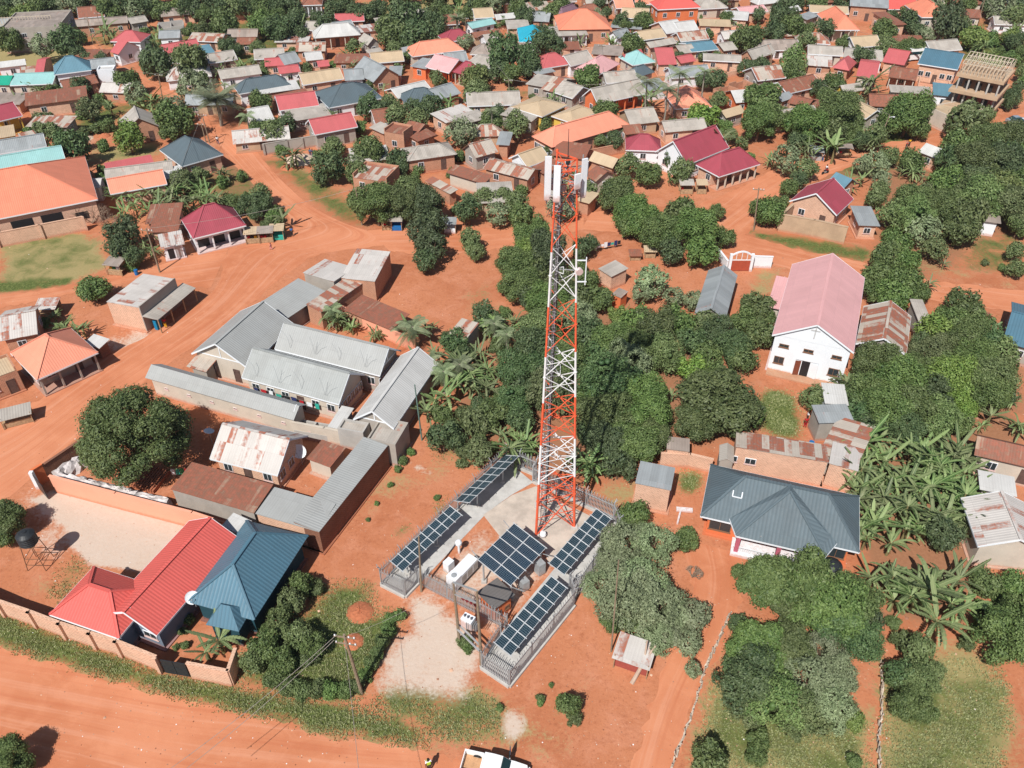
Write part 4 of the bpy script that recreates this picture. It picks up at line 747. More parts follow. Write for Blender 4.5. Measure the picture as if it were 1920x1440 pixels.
view(1080, 440, 7.2)
H_('s', (300,455), (478,570), (395,280), 2.5, .3, 'gl', 'pb', 'grey-roofed farm hut in the red yard right of the tower', 'the yard hut', name='hut', cat='hut', win=0, ov=.2); H_('s', (515,815), (575,840), (640,760), 2.1, .2, 'wa', 'og', 'tiny orange shed with grey lid among the trees', None, name='shed', cat='shed', win=0, ov=.1)
view(640, 360); H_('s', (600, 800), (700, 830), (758, 742), 3.2, .3, 'ru', 'gy', 'small grey block with rust-edged roof among trees left of the tower', None, win=0, ov=.1)
# smoky brick corner shop: tall parapet toward the road and an awning
view(180, 510, 8.727)
H_('sb', (705,600), (1290,130), (70,560), 3.9, .2, 'lr', 'pb', 'brick corner shop with pale rusty roof, smoky veranda toward the road', 'the smoky brick corner shop', win=0, name='shop', ov=.05); SMOKY = HOUSES[-1]

# ======== the packed smaller houses of the far quarters ========
def in_poly(px, py, poly):
    c = False; n = len(poly)
    for i in range(n):
        x0, y0 = poly[i]; x1, y1 = poly[(i + 1) % n]
        if (y0 > py) != (y1 > py) and px < (x1 - x0) * (py - y0) / (y1 - y0) + x0: c = not c
    return c
OPEN = [[(-50,70),(150,60),(420,40),(640,20),(920,-10),(920,30),(640,50),(480,75),(230,95),(150,120),(60,135),(-50,130)], [(1740,60),(1930,60),(1930,130),(1790,130)], [(130,210),(320,170),(420,300),(150,320)], [(540,250),(690,290),(690,440),(480,330)], [(1330,330),(1500,260),(1930,200),(1930,300),(1500,360)], [(640,75),(1280,80),(1280,110),(900,140),(640,130)][:0] or [(0,0),(1,0),(0,1)],
        [(830,170),(1010,160),(1010,205),(830,205)], [(280,110),(420,200),(340,230),(200,150)], [(1180,350),(1300,330),(1350,400),(1180,400)]]
QUART = [([(0,60),(640,20),(1000,15),(1920,0),(1920,60),(1700,150),(1640,240),(1280,260),(1200,300),(1080,420),(840,410),(640,330),(430,250),(160,210),(0,330)], 92)]
rf = random.Random(21); n_ = 0; tries = 0
view(0, 0, 1)
while n_ < 72 and tries < 6000:
    tries += 1; py = rf.uniform(12, 400); px = rf.uniform(0, 1920)
    if not in_poly(px, py, QUART[0][0]) or any(in_poly(px, py, o) for o in OPEN) or any(in_poly(px, py, r) for r in ROADS[1:]): continue
    q = G(px, py); wd, dd = rf.uniform(6, 13), rf.uniform(4.5, 7); rr_ = max(wd, dd) / 2
    if any((q - h['p']).length < rr_ + max(h['w'], h['d']) * .5 + .3 for h in HOUSES): continue
    e = rf.uniform(2.1, 2.6); base = rf.choice([-.25, -.2, .1, .3, -.12, .22]) + (0 if px > 900 else .15); A = q + Vector((-wd / 2 * math.cos(base), -wd / 2 * math.sin(base) - dd / 2, 0)); B = A + Vector((wd * math.cos(base), wd * math.sin(base), 0)); C_ = B + Vector((-dd * math.sin(base), dd * math.cos(base), 0))
    def inv_(p, z=e):
        zz = z - CAM_H; Z = p.y * math.cos(CAM_D) - zz * math.sin(CAM_D); D_ = -zz * math.cos(CAM_D) - p.y * math.sin(CAM_D); return (960 + CAM_F * p.x / Z, 720 + CAM_F * D_ / Z)
    house(rf.choice(['gx', 'gx', 's', 'gx', 's', 'h']), inv_(A), inv_(B), inv_(C_), e, None, rf.choice(['gl', 'gi', 'gl', 'ru', 'rr', 'ru', 'lr', 'wa', 'ta', 'rr', 'gt', 'lr', 'gl', 'op']), rf.choice(['bk', 'pb', 'pb', 'ta', 'gy', 'pl', 'bk', 'wt'])); n_ += 1
# ---------------- walls and fences about the plots ----------------
view(0, 860, 4.8)
wall_line([(515, 300), (1100, 455), (1780, 630), (1960, 690)], 2.5, 'pe', 'long smooth peach-painted boundary wall beside the pale sandy yard', short='the peach wall')
wall_line([(440, 190), (820, -70)], 2.2, 'db', 'dark old brick wall along the road by the mango tree', short='the dark roadside brick wall')
wall_line([(345, 250), (440, 190)], 2.4, 'og', 'short orange wall corner by the open black gate', cap=True)
g = thing('gate', 'open black metal gate leaf at the corner of the pale sandy yard', 'gate', GP(440, 370)); mb = MB(); a, b = GP(440, 370) - GP(440, 370), GP(350, 265) - GP(440, 370)
mb.bar(a + Vector((0, 0, 1.15)), b + Vector((0, 0, 1.15)), .06, 2.1); mb.obj('gate_leaf', M_black, g); mb = MB(); mb.box(b + Vector((0, 0, 1.25)), (.4, .4, 2.5)); mb.obj('gate_post', M_white, g)
view(0, 1080)
wall_line([(-400, 30), (40, 222), (215, 282), (382, 347), (550, 402), (695, 447), (915, 537)], 2.3, 'pb', 'long pale brick front wall with buttresses along the lower road', butt=4.2, t=.2, short='the buttressed front wall')
wall_line([(1085, 572), (1312, 617), (1352, 492)], 2.3, 'pb', 'short pale brick wall with a banana plant behind, lower left', butt=0)
g = thing('gate', 'black sheet metal gate between the two pale brick front walls', 'gate', GP(930, 545)); a, b = Vector(), GP(1075, 570) - GP(930, 545)
for k in range(2):
    mb = MB(); q0, q1 = a.lerp(b, .03 + .48 * k), a.lerp(b, .49 + .48 * k); mb.bar(q0 + Vector((0, 0, 1.1)), q1 + Vector((0, 0, 1.1)), .06, 2.0)
    for z in (.2, 1.1, 2.0): mb.bar(q0 + Vector((0, 0, z)), q1 + Vector((0, 0, z)), .1, .08)
    mb.obj('gate_leaf', M_black, g)
view(0, 0)
wall_line([(1490, 872), (1620, 850), (1792, 822)], 2.2, 'gy', 'grey concrete panel wall below the bright red roof, upper left', butt=2.6); wall_line([(-60, 268), (285, 242)], 2.2, 'wt', 'whitewashed wall in front of the scaffolded building', butt=5)
wall_line([(1330, 590), (1530, 560)], 2.2, 'pb', 'pinkish plot wall right of the date palm')
view(0, 360); wall_line([(-200, 350), (0, 312), (250, 262), (490, 215)], 2.5, 'pb', 'tall pale brick wall with piers before the orange-roofed hall', butt=4.4)
view(1280, 360); wall_line([(600, 160), (535, 218), (720, 250), (905, 292)], 3.0, 'ta', 'thick stained old compound wall on the far side of the right road', t=.4, short='the thick stained wall')
wall_line([(388, 424), (495, 428)], 2.0, 'wt', 'bright white rounded wall right of the church gate'); wall_line([(195, 372), (245, 438)], 1.6, 'wt', 'white balustrade left of the church gate')
g = thing('gate', 'white arched entrance gate with red-brown leaves beside the church', 'gate', GP(315, 445)); o_ = GP(315, 445)
for x in (258, 378): mb = MB(); q = GP(x, 445) - o_; mb.box(q + Vector((0, 0, 1.5)), (.4, .4, 3.0)); mb.obj('gate_post', M_white, g)
a, b = GP(258, 445) - o_, GP(378, 445) - o_; mb = MB()
for i in range(12):
    t0, t1 = i / 12, (i + 1) / 12; mb.bar(a.lerp(b, t0) + Vector((0, 0, 2.7 + .7 * math.sin(math.pi * t0))), a.lerp(b, t1) + Vector((0, 0, 2.7 + .7 * math.sin(math.pi * t1))), .2, .22)
for i in (3, 6, 9): mb.bar(a.lerp(b, i / 12) + Vector((0, 0, 1.9)), a.lerp(b, i / 12) + Vector((0, 0, 3.2)), .08)
mb.bar(a + Vector((0, 0, 1.95)), b + Vector((0, 0, 1.95)), .1); mb.obj('arch', M_white, g); mb = MB(); mb.bar(a.lerp(b, .05) + Vector((0, 0, .95)), b.lerp(a, .05) + Vector((0, 0, .95)), .05, 1.7); mb.obj('gate_leaf', plain('gate_red', rgb(190, 90, 66, .7)), g)
view(1280, 0); wall_line([(-60, 760), (20, 742), (128, 692)], 1.8, 'gy', 'pale plot wall at the foot of the royal palms')
view(640, 0); wall_line([(1240, 335), (1400, 318), (1590, 302)], 2.2, 'pb', 'tan plot wall below the cyan-roofed house'); wall_line([(1180, 885), (1390, 900), (1640, 850)], 2.0, 'bk', 'red brick wall in front of the long salmon-roofed block')
view(1180, 820, 4); wall_line([(225, 215), (440, 222), (610, 262)], 2.0, 'pb', 'pale brick yard wall joining the slate-roofed house')
view(340, 460, 4); wall_line([(1215, 545), (1500, 690), (1760, 800)], 2.0, 'pe', 'peach mud wall behind the bananas and palms')
view(540, 700, 6.857); wall_line([(75, 810), (500, 890), (955, 985)], 2.3, 'pl', 'cream wall between the old courtyard and the grey rental rows')
view(1280, 1080)
def stick_fence(pts, label):
    Q = [GP(*p) for p in pts]; mb = MB(); o = thing('log_fence', label, 'fence', Q[0])
    for a, b in zip(Q, Q[1:]):
        d = b - a; n = max(2, int(d.length / .5))
        for i in range(n):
            t0 = i / n; q = a + d * t0 - Q[0]; j = lambda s: Vector((random.uniform(-s, s), random.uniform(-s, s), 0))
            mb.bar(q + j(.1), q + j(.15) + Vector((0, 0, random.uniform(.5, 1.0))), .09); mb.bar(q + j(.12) + Vector((0, 0, random.uniform(.12, .5))), q + d / n * 1.15 + j(.12) + Vector((0, 0, random.uniform(.12, .5))), .13, .1)
    mb.obj('log', plain('bleached_wood', rgb(206, 190, 172, .74), .9, var=.4), o)
stick_fence([(262, 225), (200, 370), (120, 540), (85, 660), (40, 820), (-20, 960), (-80, 1120)], 'low crooked fence of bleached branches beside the dirt path')
stick_fence([(1115, 490), (1118, 600), (1112, 700), (1118, 780), (1095, 900), (1100, 1080), (1090, 1240)], 'low bleached log fence dividing the dry plot from the lawn')
# ---------------- hero house details ----------------
def part_on(rec, name, mb, mat): return mb.obj(name, mat, rec['o'])
r = CHURCH; put(r, 'n', -.1, .25, 'opening', 1.0, 2.3)
for x, m_, w_ in ((-1.05, plain('brown_door', rgb(150, 84, 62, .6)), .7), (.95, M_white, .9)): mb = MB(); mb.box((x, -r['iy'] - .16, 1.4), (w_, .07, 2.2), rad(14 if x < 0 else -14)); mb.obj('door', m_, r['o'])
mb = MB(); mb.box((0, -r['iy'] - .05, 2.75), (3.0, .1, .25)); mb.box((-1.5, -r['iy'] - .05, 1.4), (.2, .1, 2.4)); mb.box((1.5, -r['iy'] - .05, 1.4), (.2, .1, 2.4)); mb.obj('door_frame', M_white, r['o'])
for x in (-3.4, 3.3): put(r, 'n', x, 1.3, wd=1.25, ht=1.1, fr='b')
for x in (-3.2, -.2, 3.2): put(r, 'n', x, 3.9, wd=1.2, ht=.5, fr='b')
mb = MB(); y_ = -r['iy'] - .03; X_, z0, z1 = r['ix'], 5.5, 5.6 + r['rise'] - .25
mb.face([Vector((-X_, y_, z0)), Vector((X_, y_, z0)), Vector((0, y_, z1))]); mb.obj('gable_board', M_white, r['o'])
mb = MB(); mb.box((0, y_ - .04, z0 + 1.5), (.16, .05, 1.7)); mb.box((0, y_ - .04, z0 + 1.85), (1.1, .05, .16)); mb.obj('cross', plain('faint_cross', rgb(206, 206, 206)), r['o'])
mb = MB(); mb.box((0, -r['iy'] - .7, .12), (r['ix'] * 2, 1.4, .24)); mb.obj('step', W['ta'], r['o'])
def truss(rec, side):     # white timber truss trim on a gable end
    mb = MB(); e = rec['e']; 
    if rec['kind'] == 'gy':
        y = -rec['iy'] - .04; x = rec['ix']; h = rec['rise'] * .88; k = e + .15
        mb.bar((-x, y, k), (x, y, k), .05, .14); mb.bar((-x, y, k), (0, y, k + h), .05, .14); mb.bar((0, y, k + h), (x, y, k), .05, .14); mb.bar((0, y, k), (0, y, k + h), .05, .12)
    else:
        x = (rec['ix'] + .04) * (1 if side == 'r' else -1); y = rec['iy']; h = rec['rise'] * .88; k = e + .15
        mb.bar((x, -y, k), (x, y, k), .05, .14); mb.bar((x, -y, k), (x, 0, k + h), .05, .14); mb.bar((x, 0, k + h), (x, y, k), .05, .14); mb.bar((x, 0, k), (x, 0, k + h), .05, .12)
    mb.obj('truss', M_white, rec['o'])
truss(ROWA, 'n'); truss(ROWB, 'r'); truss(ROWD, 'r'); truss(ROWE, 'n')
for i in range(7): put(ROWD, 'n', -ROWD['ix'] + 2 + i * 3.4, 1.4, wd=.5, ht=.3)
for i in range(4):      # bent aerial rods over the rental rows
    for rec in (ROWB, ROWC):
        x = -rec['ix'] * .75 + rec['ix'] * .5 * i; mb = MB(); z = rec['e']; p0 = Vector((x, -rec['iy'], z - .3))
        mb.tube([p0, p0 + Vector((-.2, 0, 2.2)), p0 + Vector((-.9 + .5 * (i % 2), 0, 3.2))], .016, 5)
        if i % 2: mb.tube([p0, p0 + Vector((.5, 0, 2.0)), p0 + Vector((1.1, 0, 2.7))], .016, 5)
        mb.obj('aerial', M_steel, rec['o'])
mt = [M_navy, M_redc, M_white, M_teal, M_black]
ld = thing('laundry', 'clothes hung along the middle grey rental row windows', 'laundry', ROWC['o'].location, ROWC['rz'])
for i in range(9):
    mb = MB(); mb.box((-ROWC['ix'] * .8 + i * ROWC['ix'] * .17, -ROWC['iy'] - .35, 1.45 + .1 * (i % 3)), (.55 + .2 * (i % 2), .04, .8)); mb.obj('garment', mt[i % 5], ld)
mb = MB(); mb.bar((-ROWC['ix'] * .95, -ROWC['iy'] - .35, 1.95), (ROWC['ix'] * .8, -ROWC['iy'] - .35, 1.95), .02); mb.obj('line', M_wire, ld)
# smoky shop: awning on posts, cream rear lean-to
r = SMOKY; X_, Y_ = r['x'], r['y']; mb = MB(); a = [Vector((-X_ - .1, -Y_ - .1, 2.75)), Vector((X_ + 1.2, -Y_ - .1, 2.75))]; mb.solid([[Vector((-X_ + .4, -Y_ - 2.2, 2.3)), Vector((X_ + 1.2, -Y_ - 2.2, 2.3)), a[1], a[0]]], .06); mb.obj('awning', R['gl'], r['o'])
for i in range(4): mb = MB(); mb.box((-X_ + .5 + (2 * X_ + .4) * i / 3, -Y_ - 2.1, 1.15), (.12, .12, 2.3)); mb.obj('post', M_wood, r['o'])
mb = MB(); mb.box((0, -Y_ - .05, 2.1), (2 * X_, .16, 4.3)); mb.obj('parapet', W['gy'], r['o'])
for x in (-3, 0, 3): put(r, 'n', x, 0, 'opening', 1.3, 2.1).location.y -= .14
mb = MB(); mb.box((-X_ + 1.4, -Y_ - .9, .75), (1.0, .5, 1.5)); o = mb.obj('cabinet', plain('blue_cabinet', rgb(20, 140, 190, .7)), r['o'])
# maroon shop: open bays behind columns, sign on the fascia, market table
r = SHOP
for x in (-r['ix'] * .66, 0, r['ix'] * .66): put(r, 'n', x, .05, 'opening', r['ix'] * .5, 2.2)
mb = MB(); mb.box((0, -r['iy'] + .1, r['e'] - .35), (r['ix'] * 2, .12, .7)); mb.obj('fascia_board', W['wt'], r['o']); mb = MB(); mb.box((r['ix'] * .15, -r['iy'] + .02, r['e'] - .32), (r['ix'] * .36, .05, .42)); mb.obj('signboard', plain('sign_blue', rgb(120, 140, 170, .7)), r['o'])
r = BIGOR
for i in range(7): put(r, 'n', r['ix'] - 2.6 - i * 4.4, 1.1, 'opening', 3.2 if i in (1, 2) else 2.0, 2.0 if i in (1, 2) else 1.3)
# brick-red house: gable window, side wing
view(0, 0, 1); r = RED; put(r, 'l', -1.2, 1.1, wd=1.5, ht=.9); truss(r, 'l')
rw = (G(165, 1178, 3.4), G(92, 1152, 3.4), G(205, 1066, 3.4)); 
w_ = house('h', (92, 1152), (222, 1197), (190, 1066), 3.35, 1.9, 'rb', 'sb', 'lower cross wing of the brick-red house reaching the front wall', None, win=1, ov=.6)
# teal-blue house porch and dish
w_ = house('h', (386, 1171), (448, 1184), (452, 1135), 2.9, 1.6, 'db', 'dt', 'small hipped porch on the street end of the teal-blue house', None, win=0, ov=.3, name='porch', cat='porch')
def dish(px, py, z, rad_, label, aim=(.3, -1, .6), mast=1.2):
    q = GP(px, py, z); o = thing('satellite_dish', label, 'satellite dish', q); ax = Vector(aim).normalized(); Rm = ax.to_track_quat('Z', 'Y').to_matrix()
    n = 18; prof = [(0.02, 0), (rad_ * .5, rad_ * .06), (rad_ * .85, rad_ * .18), (rad_, rad_ * .26)]; mb = MB(); C0 = Vector((0, 0, mast))
    for i in range(3):
        for k in range(n):
            f = []
            for (rr, zz), kk in ((prof[i], k), (prof[i], k + 1), (prof[i + 1], k + 1), (prof[i + 1], k)): a_ = 2 * math.pi * kk / n; f.append(C0 + Rm @ Vector((rr * math.cos(a_), rr * math.sin(a_), zz)))
            mb.face(f)
    mb.obj('reflector', M_white, o, smooth=True); mb = MB(); mb.tube([(0, 0, 0), C0], .04, 6); mb.obj('mast', M_steel, o)
    mb = MB(); tip = C0 + Rm @ Vector((0, 0, rad_ * 1.05)); mb.tube([C0 + Rm @ Vector((0, -rad_, rad_ * .26)), tip], .02, 5); mb.box(tip, (.1, .1, .12)); mb.obj('feed_arm', M_steel, o)
dish(368, 1137, 2.2, .66, 'large white satellite dish between brick-red and teal-blue houses', mast=1.4); view(320, 780, 4.364); dish(1080, 400, 0, .85, 'big white satellite dish beside the rusty kitchen hut', mast=2.2, aim=(-.1, -1, .45)); dish(345, 235, 0, .6, 'white dish on a pole beside the patched courtyard house', mast=2.0, aim=(.2, .2, 1))
view(1180, 820, 4); dish(955, 760, 2.4, .55, 'pinkish satellite dish at the veranda edge of the slate-roofed house', mast=.6)
# slate house: porch gable-hip over the veranda, columns, railing, windows
r = SLATE; inv = r['o'].matrix_world.inverted() if False else (Matrix.Rotation(-r['rz'], 4, 'Z') @ Matrix.Translation(-Vector(r['o'].location)))
L_ = lambda p: inv @ Vector(p)
e = 3.2; a, b = L_(G(1381, 999, e - .1)), L_(G(1549, 1042, e - .1)); zr = e + r['rise']; mx = (a.x + b.x) / 2
yo = -r['y'] - 1.3; a = Vector((a.x, yo, e - .25)); b = Vector((b.x, yo, e - .25)); p_ = Vector((mx, -.9, zr + .12)); q_ = Vector((mx, .3, zr + .1)); la, lb = Vector((a.x - .9, -r['y'] + .3, e + .28)), Vector((b.x + .9, -r['y'] + .3, e + .28))
mb = MB(); mb.solid([[a, b, p_], [b, lb, q_, p_], [la, a, p_, q_]], .07); po = mb.obj('porch_roof', R['dk'], r['o'])
mb = MB(); up = Vector((0, 0, .04)); mb.bar(a + up, p_ + up, .26, .05); mb.bar(b + up, p_ + up, .26, .05); mb.obj('ridge_cap', R['dk'], po)
mb = MB()
for s_, t_ in ((a, b), (b, lb), (a, la)): mb.bar(s_ - Vector((0, 0, .12)), t_ - Vector((0, 0, .12)), .05, .2)
mb.obj('fascia', M_white, po)
cm = MB(); cm.box((0, 0, 1.4), (.42, .42, 2.8)); cme = cm.mesh('column', plain('mauve_column', rgb(206, 110, 130, .7)))
for t_ in (0.04, .5, .96): q = a.lerp(b, t_); link('column', cme, r['o'], (q.x, yo + .4, .2))
mb = MB(); mb.box((mx, yo + 1.2, .2), (abs(b.x - a.x) + .3, 2.6, .4)); mb.obj('veranda_floor', W['wt'], r['o']); mb = MB()
for i in range(40): q = a.lerp(b, .04 + .92 * i / 39); mb.box((q.x, yo + .25, .75), (.05, .05, .8))
for z in (.45, 1.15): mb.bar((a.x, yo + .25, z), (b.x, yo + .25, z), .07)
mb.obj('railing', M_white, r['o'])
for x, wd_ in ((a.x - 1.6, 2.2), (mx - 2, 1.6), (mx + 2, 1.6), (b.x + 1.2, 1.8)): put(r, 'n', x, .9, wd=wd_, ht=1.6, fr='b')
mb = MB(); q = L_(G(1383, 925, 4.9)); 
for s_, t_ in (((-.45, -.55), (.45, -.55)), ((.45, -.55), (.45, .55)), ((.45, .55), (-.45, .55)), ((-.45, .55), (-.45, -.55))): mb.bar(Vector((q.x + s_[0], q.y + s_[1], q.z + s_[1] * .5 + .25)), Vector((q.x + t_[0], q.y + t_[1], q.z + t_[1] * .5 + .25)), .1, .08)
mb.obj('roof_hatch', M_white, r['o'])
for x in (-5.0, -3.0): put(BROW, 'n', x, 1.6, wd=1.2, ht=.9)
# ---------------- poles and wires ----------------
def solve_h(base, ytop):
    lo, hi = 0.5, 16
    for _ in range(40):
        m = (lo + hi) / 2; zz = m - CAM_H; Z = base.y * math.cos(CAM_D) - zz * math.sin(CAM_D); D_ = -zz * math.cos(CAM_D) - base.y * math.sin(CAM_D)
        if 720 + CAM_F * D_ / Z > ytop: lo = m
        else: hi = m
    return lo
def pole(b, t, label, r0=.15, arms=1, mat=None, lean=True, lamp=False, group=None):
    bp_, tp = P(*b), P(*t); B = G(*bp_); h = solve_h(B, tp[1]); T = G(*tp, h); off = (T - B); off.z = 0
    if off.length > 1.2: off = off * (1.2 / off.length)
    o = thing('utility_pole', label, 'pole', B, 0, group); top = Vector((off.x, off.y, h)); mb = MB(); mb.tube([(0, 0, -.1), top * .5, top], [r0, r0 * .85, r0 * .65], 8); mb.obj('shaft', mat or M_pole, o)
    for i in range(arms):
        mb = MB(); z = top - Vector((0, 0, .35 + i * .9)); c_ = mb.bar(z + Vector((-.9, .15, 0)), z + Vector((.9, -.15, 0)), .1)
        ar = mb.obj('crossarm', M_pole if mat is None else M_steel, o)
        mi = MB()
        for x in (-.8, 0.35, .8): mi.lathe(z + Vector((x, -x * .17, .05)), [(.03, 0), (.07, .03), (.05, .1), (.07, .13), (.03, .2)], 8)
        mi.obj('insulator', M_white, ar)
    if lamp: mb = MB(); mb.bar(top - Vector((0, 0, .5)), top + Vector((.7, -.2, -.3)), .06); mb.box(top + Vector((.8, -.25, -.35)), (.4, .2, .14)); mb.obj('lamp_head', M_white, o)
    return o, B + top
view(0, 0, 1)
# transformer H-pole
pa, TA = pole((862, 1208), (850, 1092), 'left pole of the wooden transformer pair before the solar compound', .15, 0); pb, TB = pole((903, 1250), (894, 1108), 'right pole of the wooden transformer pair before the solar compound', .15, 0)
pc, TC = pole((790, 1109), (785, 1006), 'short bare wooden pole at the left corner of the solar compound gate', .12, 0); pd_, TD = pole((678.5, 1300), (645, 1190), 'leaning weathered utility pole with white insulators beside the hedge', .17, 2, lean=True)
pe_, TE = pole((1146, 1222), (1160, 1050), 'tall slim pole rising through the grey-green tree', .08, 0); pg, TG = pole((1413, 432), (1423, 352), 'slim pole at the bend of the right-hand road', .13, 1)
mb = MB(); mb.bar(TA, TB, .14, .12); mb.bar(TA - Vector((0, 0, 1.6)), TB - Vector((0, 0, 1.6)), .1, .1)
xf = thing('transformer', 'white pole-mounted electrical transformer between the two wooden poles', 'transformer', G(878, 1165, 3.0)); mb.v = [tuple(Vector(v) - Vector(xf.location)) for v in mb.v]; mb.obj('crossbeam', M_steel, xf)
mb = MB(); mb.box((0, 0, 0), (1.1, .8, 1.1), rad(-30)); mb.obj('tank', M_white, xf); mb = MB()
for k in range(6): mb.box((-.5 + .2 * k * .87 + .45, .5 * 0 - .3 - .1 * k * .5, 0), (.05, .5, .9), rad(-30))
mb.obj('cooling_fins', M_steel, xf)
for k in range(3):
    mb = MB(); mb.lathe((-.3 + .3 * k, .15 - .17 * k, .55), [(.06, 0), (.1, .05), (.06, .1), (.1, .15), (.06, .2), (.09, .26), (.03, .34)], 10); mb.obj('bushing', plain('grey_insulator', rgb(110, 110, 120, .6)), xf)
mb = MB(); pz = Vector(xf.location); mb.bar(TA * 1 - Vector((0, 0, TA.z - 2.4)) - pz, TB - Vector((0, 0, TB.z - 2.4)) - pz, .12, .16); mb.bar(TA * 1 - Vector((0, 0, TA.z - 2.4)) - pz + Vector((.2, .4, 0)), TB - Vector((0, 0, TB.z - 2.4)) - pz + Vector((.2, .4, 0)), .12, .16); mb.obj('platform', M_steel, xf)
mb = MB(); mb.tube([pz * 0 + Vector((0, 0, -.5)), Vector((0, 0, -3.0))], .16, 8); mb.obj('support_post', M_pole, xf)
def wire(p, q, sag, label, r_=.022, grp=None):
    n = 14; mb = MB(); pts = [p.lerp(q, i / n) - Vector((0, 0, sag * 4 * (i / n) * (1 - i / n))) for i in range(n + 1)]; mb.tube([x - p for x in pts], r_, 4)
    o = mb.obj('power_line', M_wire, None, p); return tag(o, label, 'power line', grp)
wire(TD + Vector((-.6, 0, 0)), G(300, 1455, 8.2), .5, 'upper of two power lines crossing the lower red road'); wire(TD + Vector((-.8, -.3, -.3)), G(312, 1470, 8.0), .5, 'lower of two power lines crossing the lower red road')
wire(TD, G(680, 1520, 8.5), .5, 'single power line running down from the leaning pole out of frame', .018); wire(TD + Vector((.5, 0, 0)), TA, .5, 'thin line from the leaning pole to the transformer poles', .014)
PL = [((912, 545), (890, 415)), ((1028, 495), (990, 350)), ((1180, 805), (1135, 640)), ((1160, 800), (1130, 692)), ((620, 420), (608, 340)), ((525, 250), (488, 95)), ((560, 185), (545, 70))]
view(0, 0); LB_ = ['pole beside the red road under the round dark trees', 'leaning pole right of the round dark trees, upper left', 'taller of two close poles beside the road by the date palm', 'shorter of two close poles beside the road by the date palm', 'pole at the far end of the straight red road', 'pole in the grass strip before the scaffolded building', 'pole beside the low brown block, far left']
for (b, t), l in zip(PL, LB_): pole(b, t, l, .13, 1)
view(640, 0)
for b, t, l in (((950, 592), (940, 445), 'pole beside the small white car, upper middle'), ((1470, 622), (1478, 470), 'pole in front of the orange-gabled house'), ((1468, 328), (1465, 250), 'pole beside the tan plot wall'), ((700, 165), (697, 98), 'short pole near the small palm at the top')): pole(b, t, l, .12, 1)
view(1280, 0)
for b, t, l in (((1098, 812), (1165, 645), 'street lamp pole at the foot of the large spreading tree, upper right'), ((948, 268), (965, 172), 'pole right of the orange pyramid roof'), ((495, 390), (500, 300), 'pole by the twin dark trees, upper right'), ((1655, 150), (1702, -10), 'left of two tall pale poles at the top right'), ((1712, 112), (1745, -20), 'right of two tall pale poles at the top right'), ((1905, 288), (1925, 200), 'pole at the right edge of the green field'), ((1478, 285), (1500, 235), 'short pole behind the blue-roofed hall')): pole(b, t, l, .14, 1 if 'lamp' not in l else 0, lamp='lamp' in l)
view(0, 360); pole((900, 452), (822, 205), 'pole with white insulators beside the tiny white shop', .15, 1); view(640, 360); pole((118, 187), (80, -20), 'bare pole on the grass left of the tall trees at the junction', .13, 0)
view(340, 460, 4); pole((1805, 1462), (1750, 1045), 'green-painted steel pole beside the long whitish row', .1, 0, mat=plain('green_steel', rgb(120, 150, 140, .6), .5))
# ---------------- telecom tower ----------------
view(0, 0, 1)
TWH = 40.5; tw = thing('telecom_tower', 'tall red and white lattice telecom tower standing in the solar compound', 'telecom tower', (3.92, 58.72, 0)); LM.append(('the telecom tower', Vector((3.92, 58.72, 0)), tw))
bs = [Vector((-1.44, -1.75, 0)), Vector((-1.13, 2.42, 0)), Vector((2.59, -.57, 0))]; cen = sum(bs, Vector()) / 3
bs = [b - cen for b in bs]; cb = Vector((0, 0, 0)); ct = Vector((-.08, -.1, TWH)); TK = .385
M_tr = plain('tower_red', rgb(244, 108, 72, .8), .5, var=.12); M_tw = plain('tower_white', rgb(240, 240, 240, .84), .5, var=.08)
def leg(i, z): t = z / TWH; return cb.lerp(ct, t) + bs[i] * (1 - t * (1 - TK))
bands = [(0, 7.5, 0), (7.5, 12.6, 1), (12.6, 17.7, 0), (17.7, 22.8, 1), (22.8, 27.9, 0), (27.9, 33.0, 1), (33.0, TWH, 0)]
bm = lambda z: next((m for a_, b_, m in bands if a_ <= z < b_), 0)
for i in range(3):
    mb = MB()
    for a_, b_, m in bands: mb.tube([leg(i, a_), leg(i, b_)], [.135 - .07 * a_ / TWH, .135 - .07 * b_ / TWH], 10, m, cap=False)
    for a_ in np.arange(5.1, TWH, 5.15): mb.tube([leg(i, a_ - .04), leg(i, a_ + .04)], .18 - .06 * a_ / TWH, 10, bm(a_))
    mb.obj('leg', [M_tr, M_tw], tw); f_ = MB(); f_.box(leg(i, 0) + Vector((0, 0, .12)), (.7, .7, .26)); f_.obj('footing', M_conc, tw)
lv = [0, 5.1, 7.7] + [7.7 + 2.57 * k for k in range(1, 13)]; lv[-1] = 38.6; lv.append(TWH)
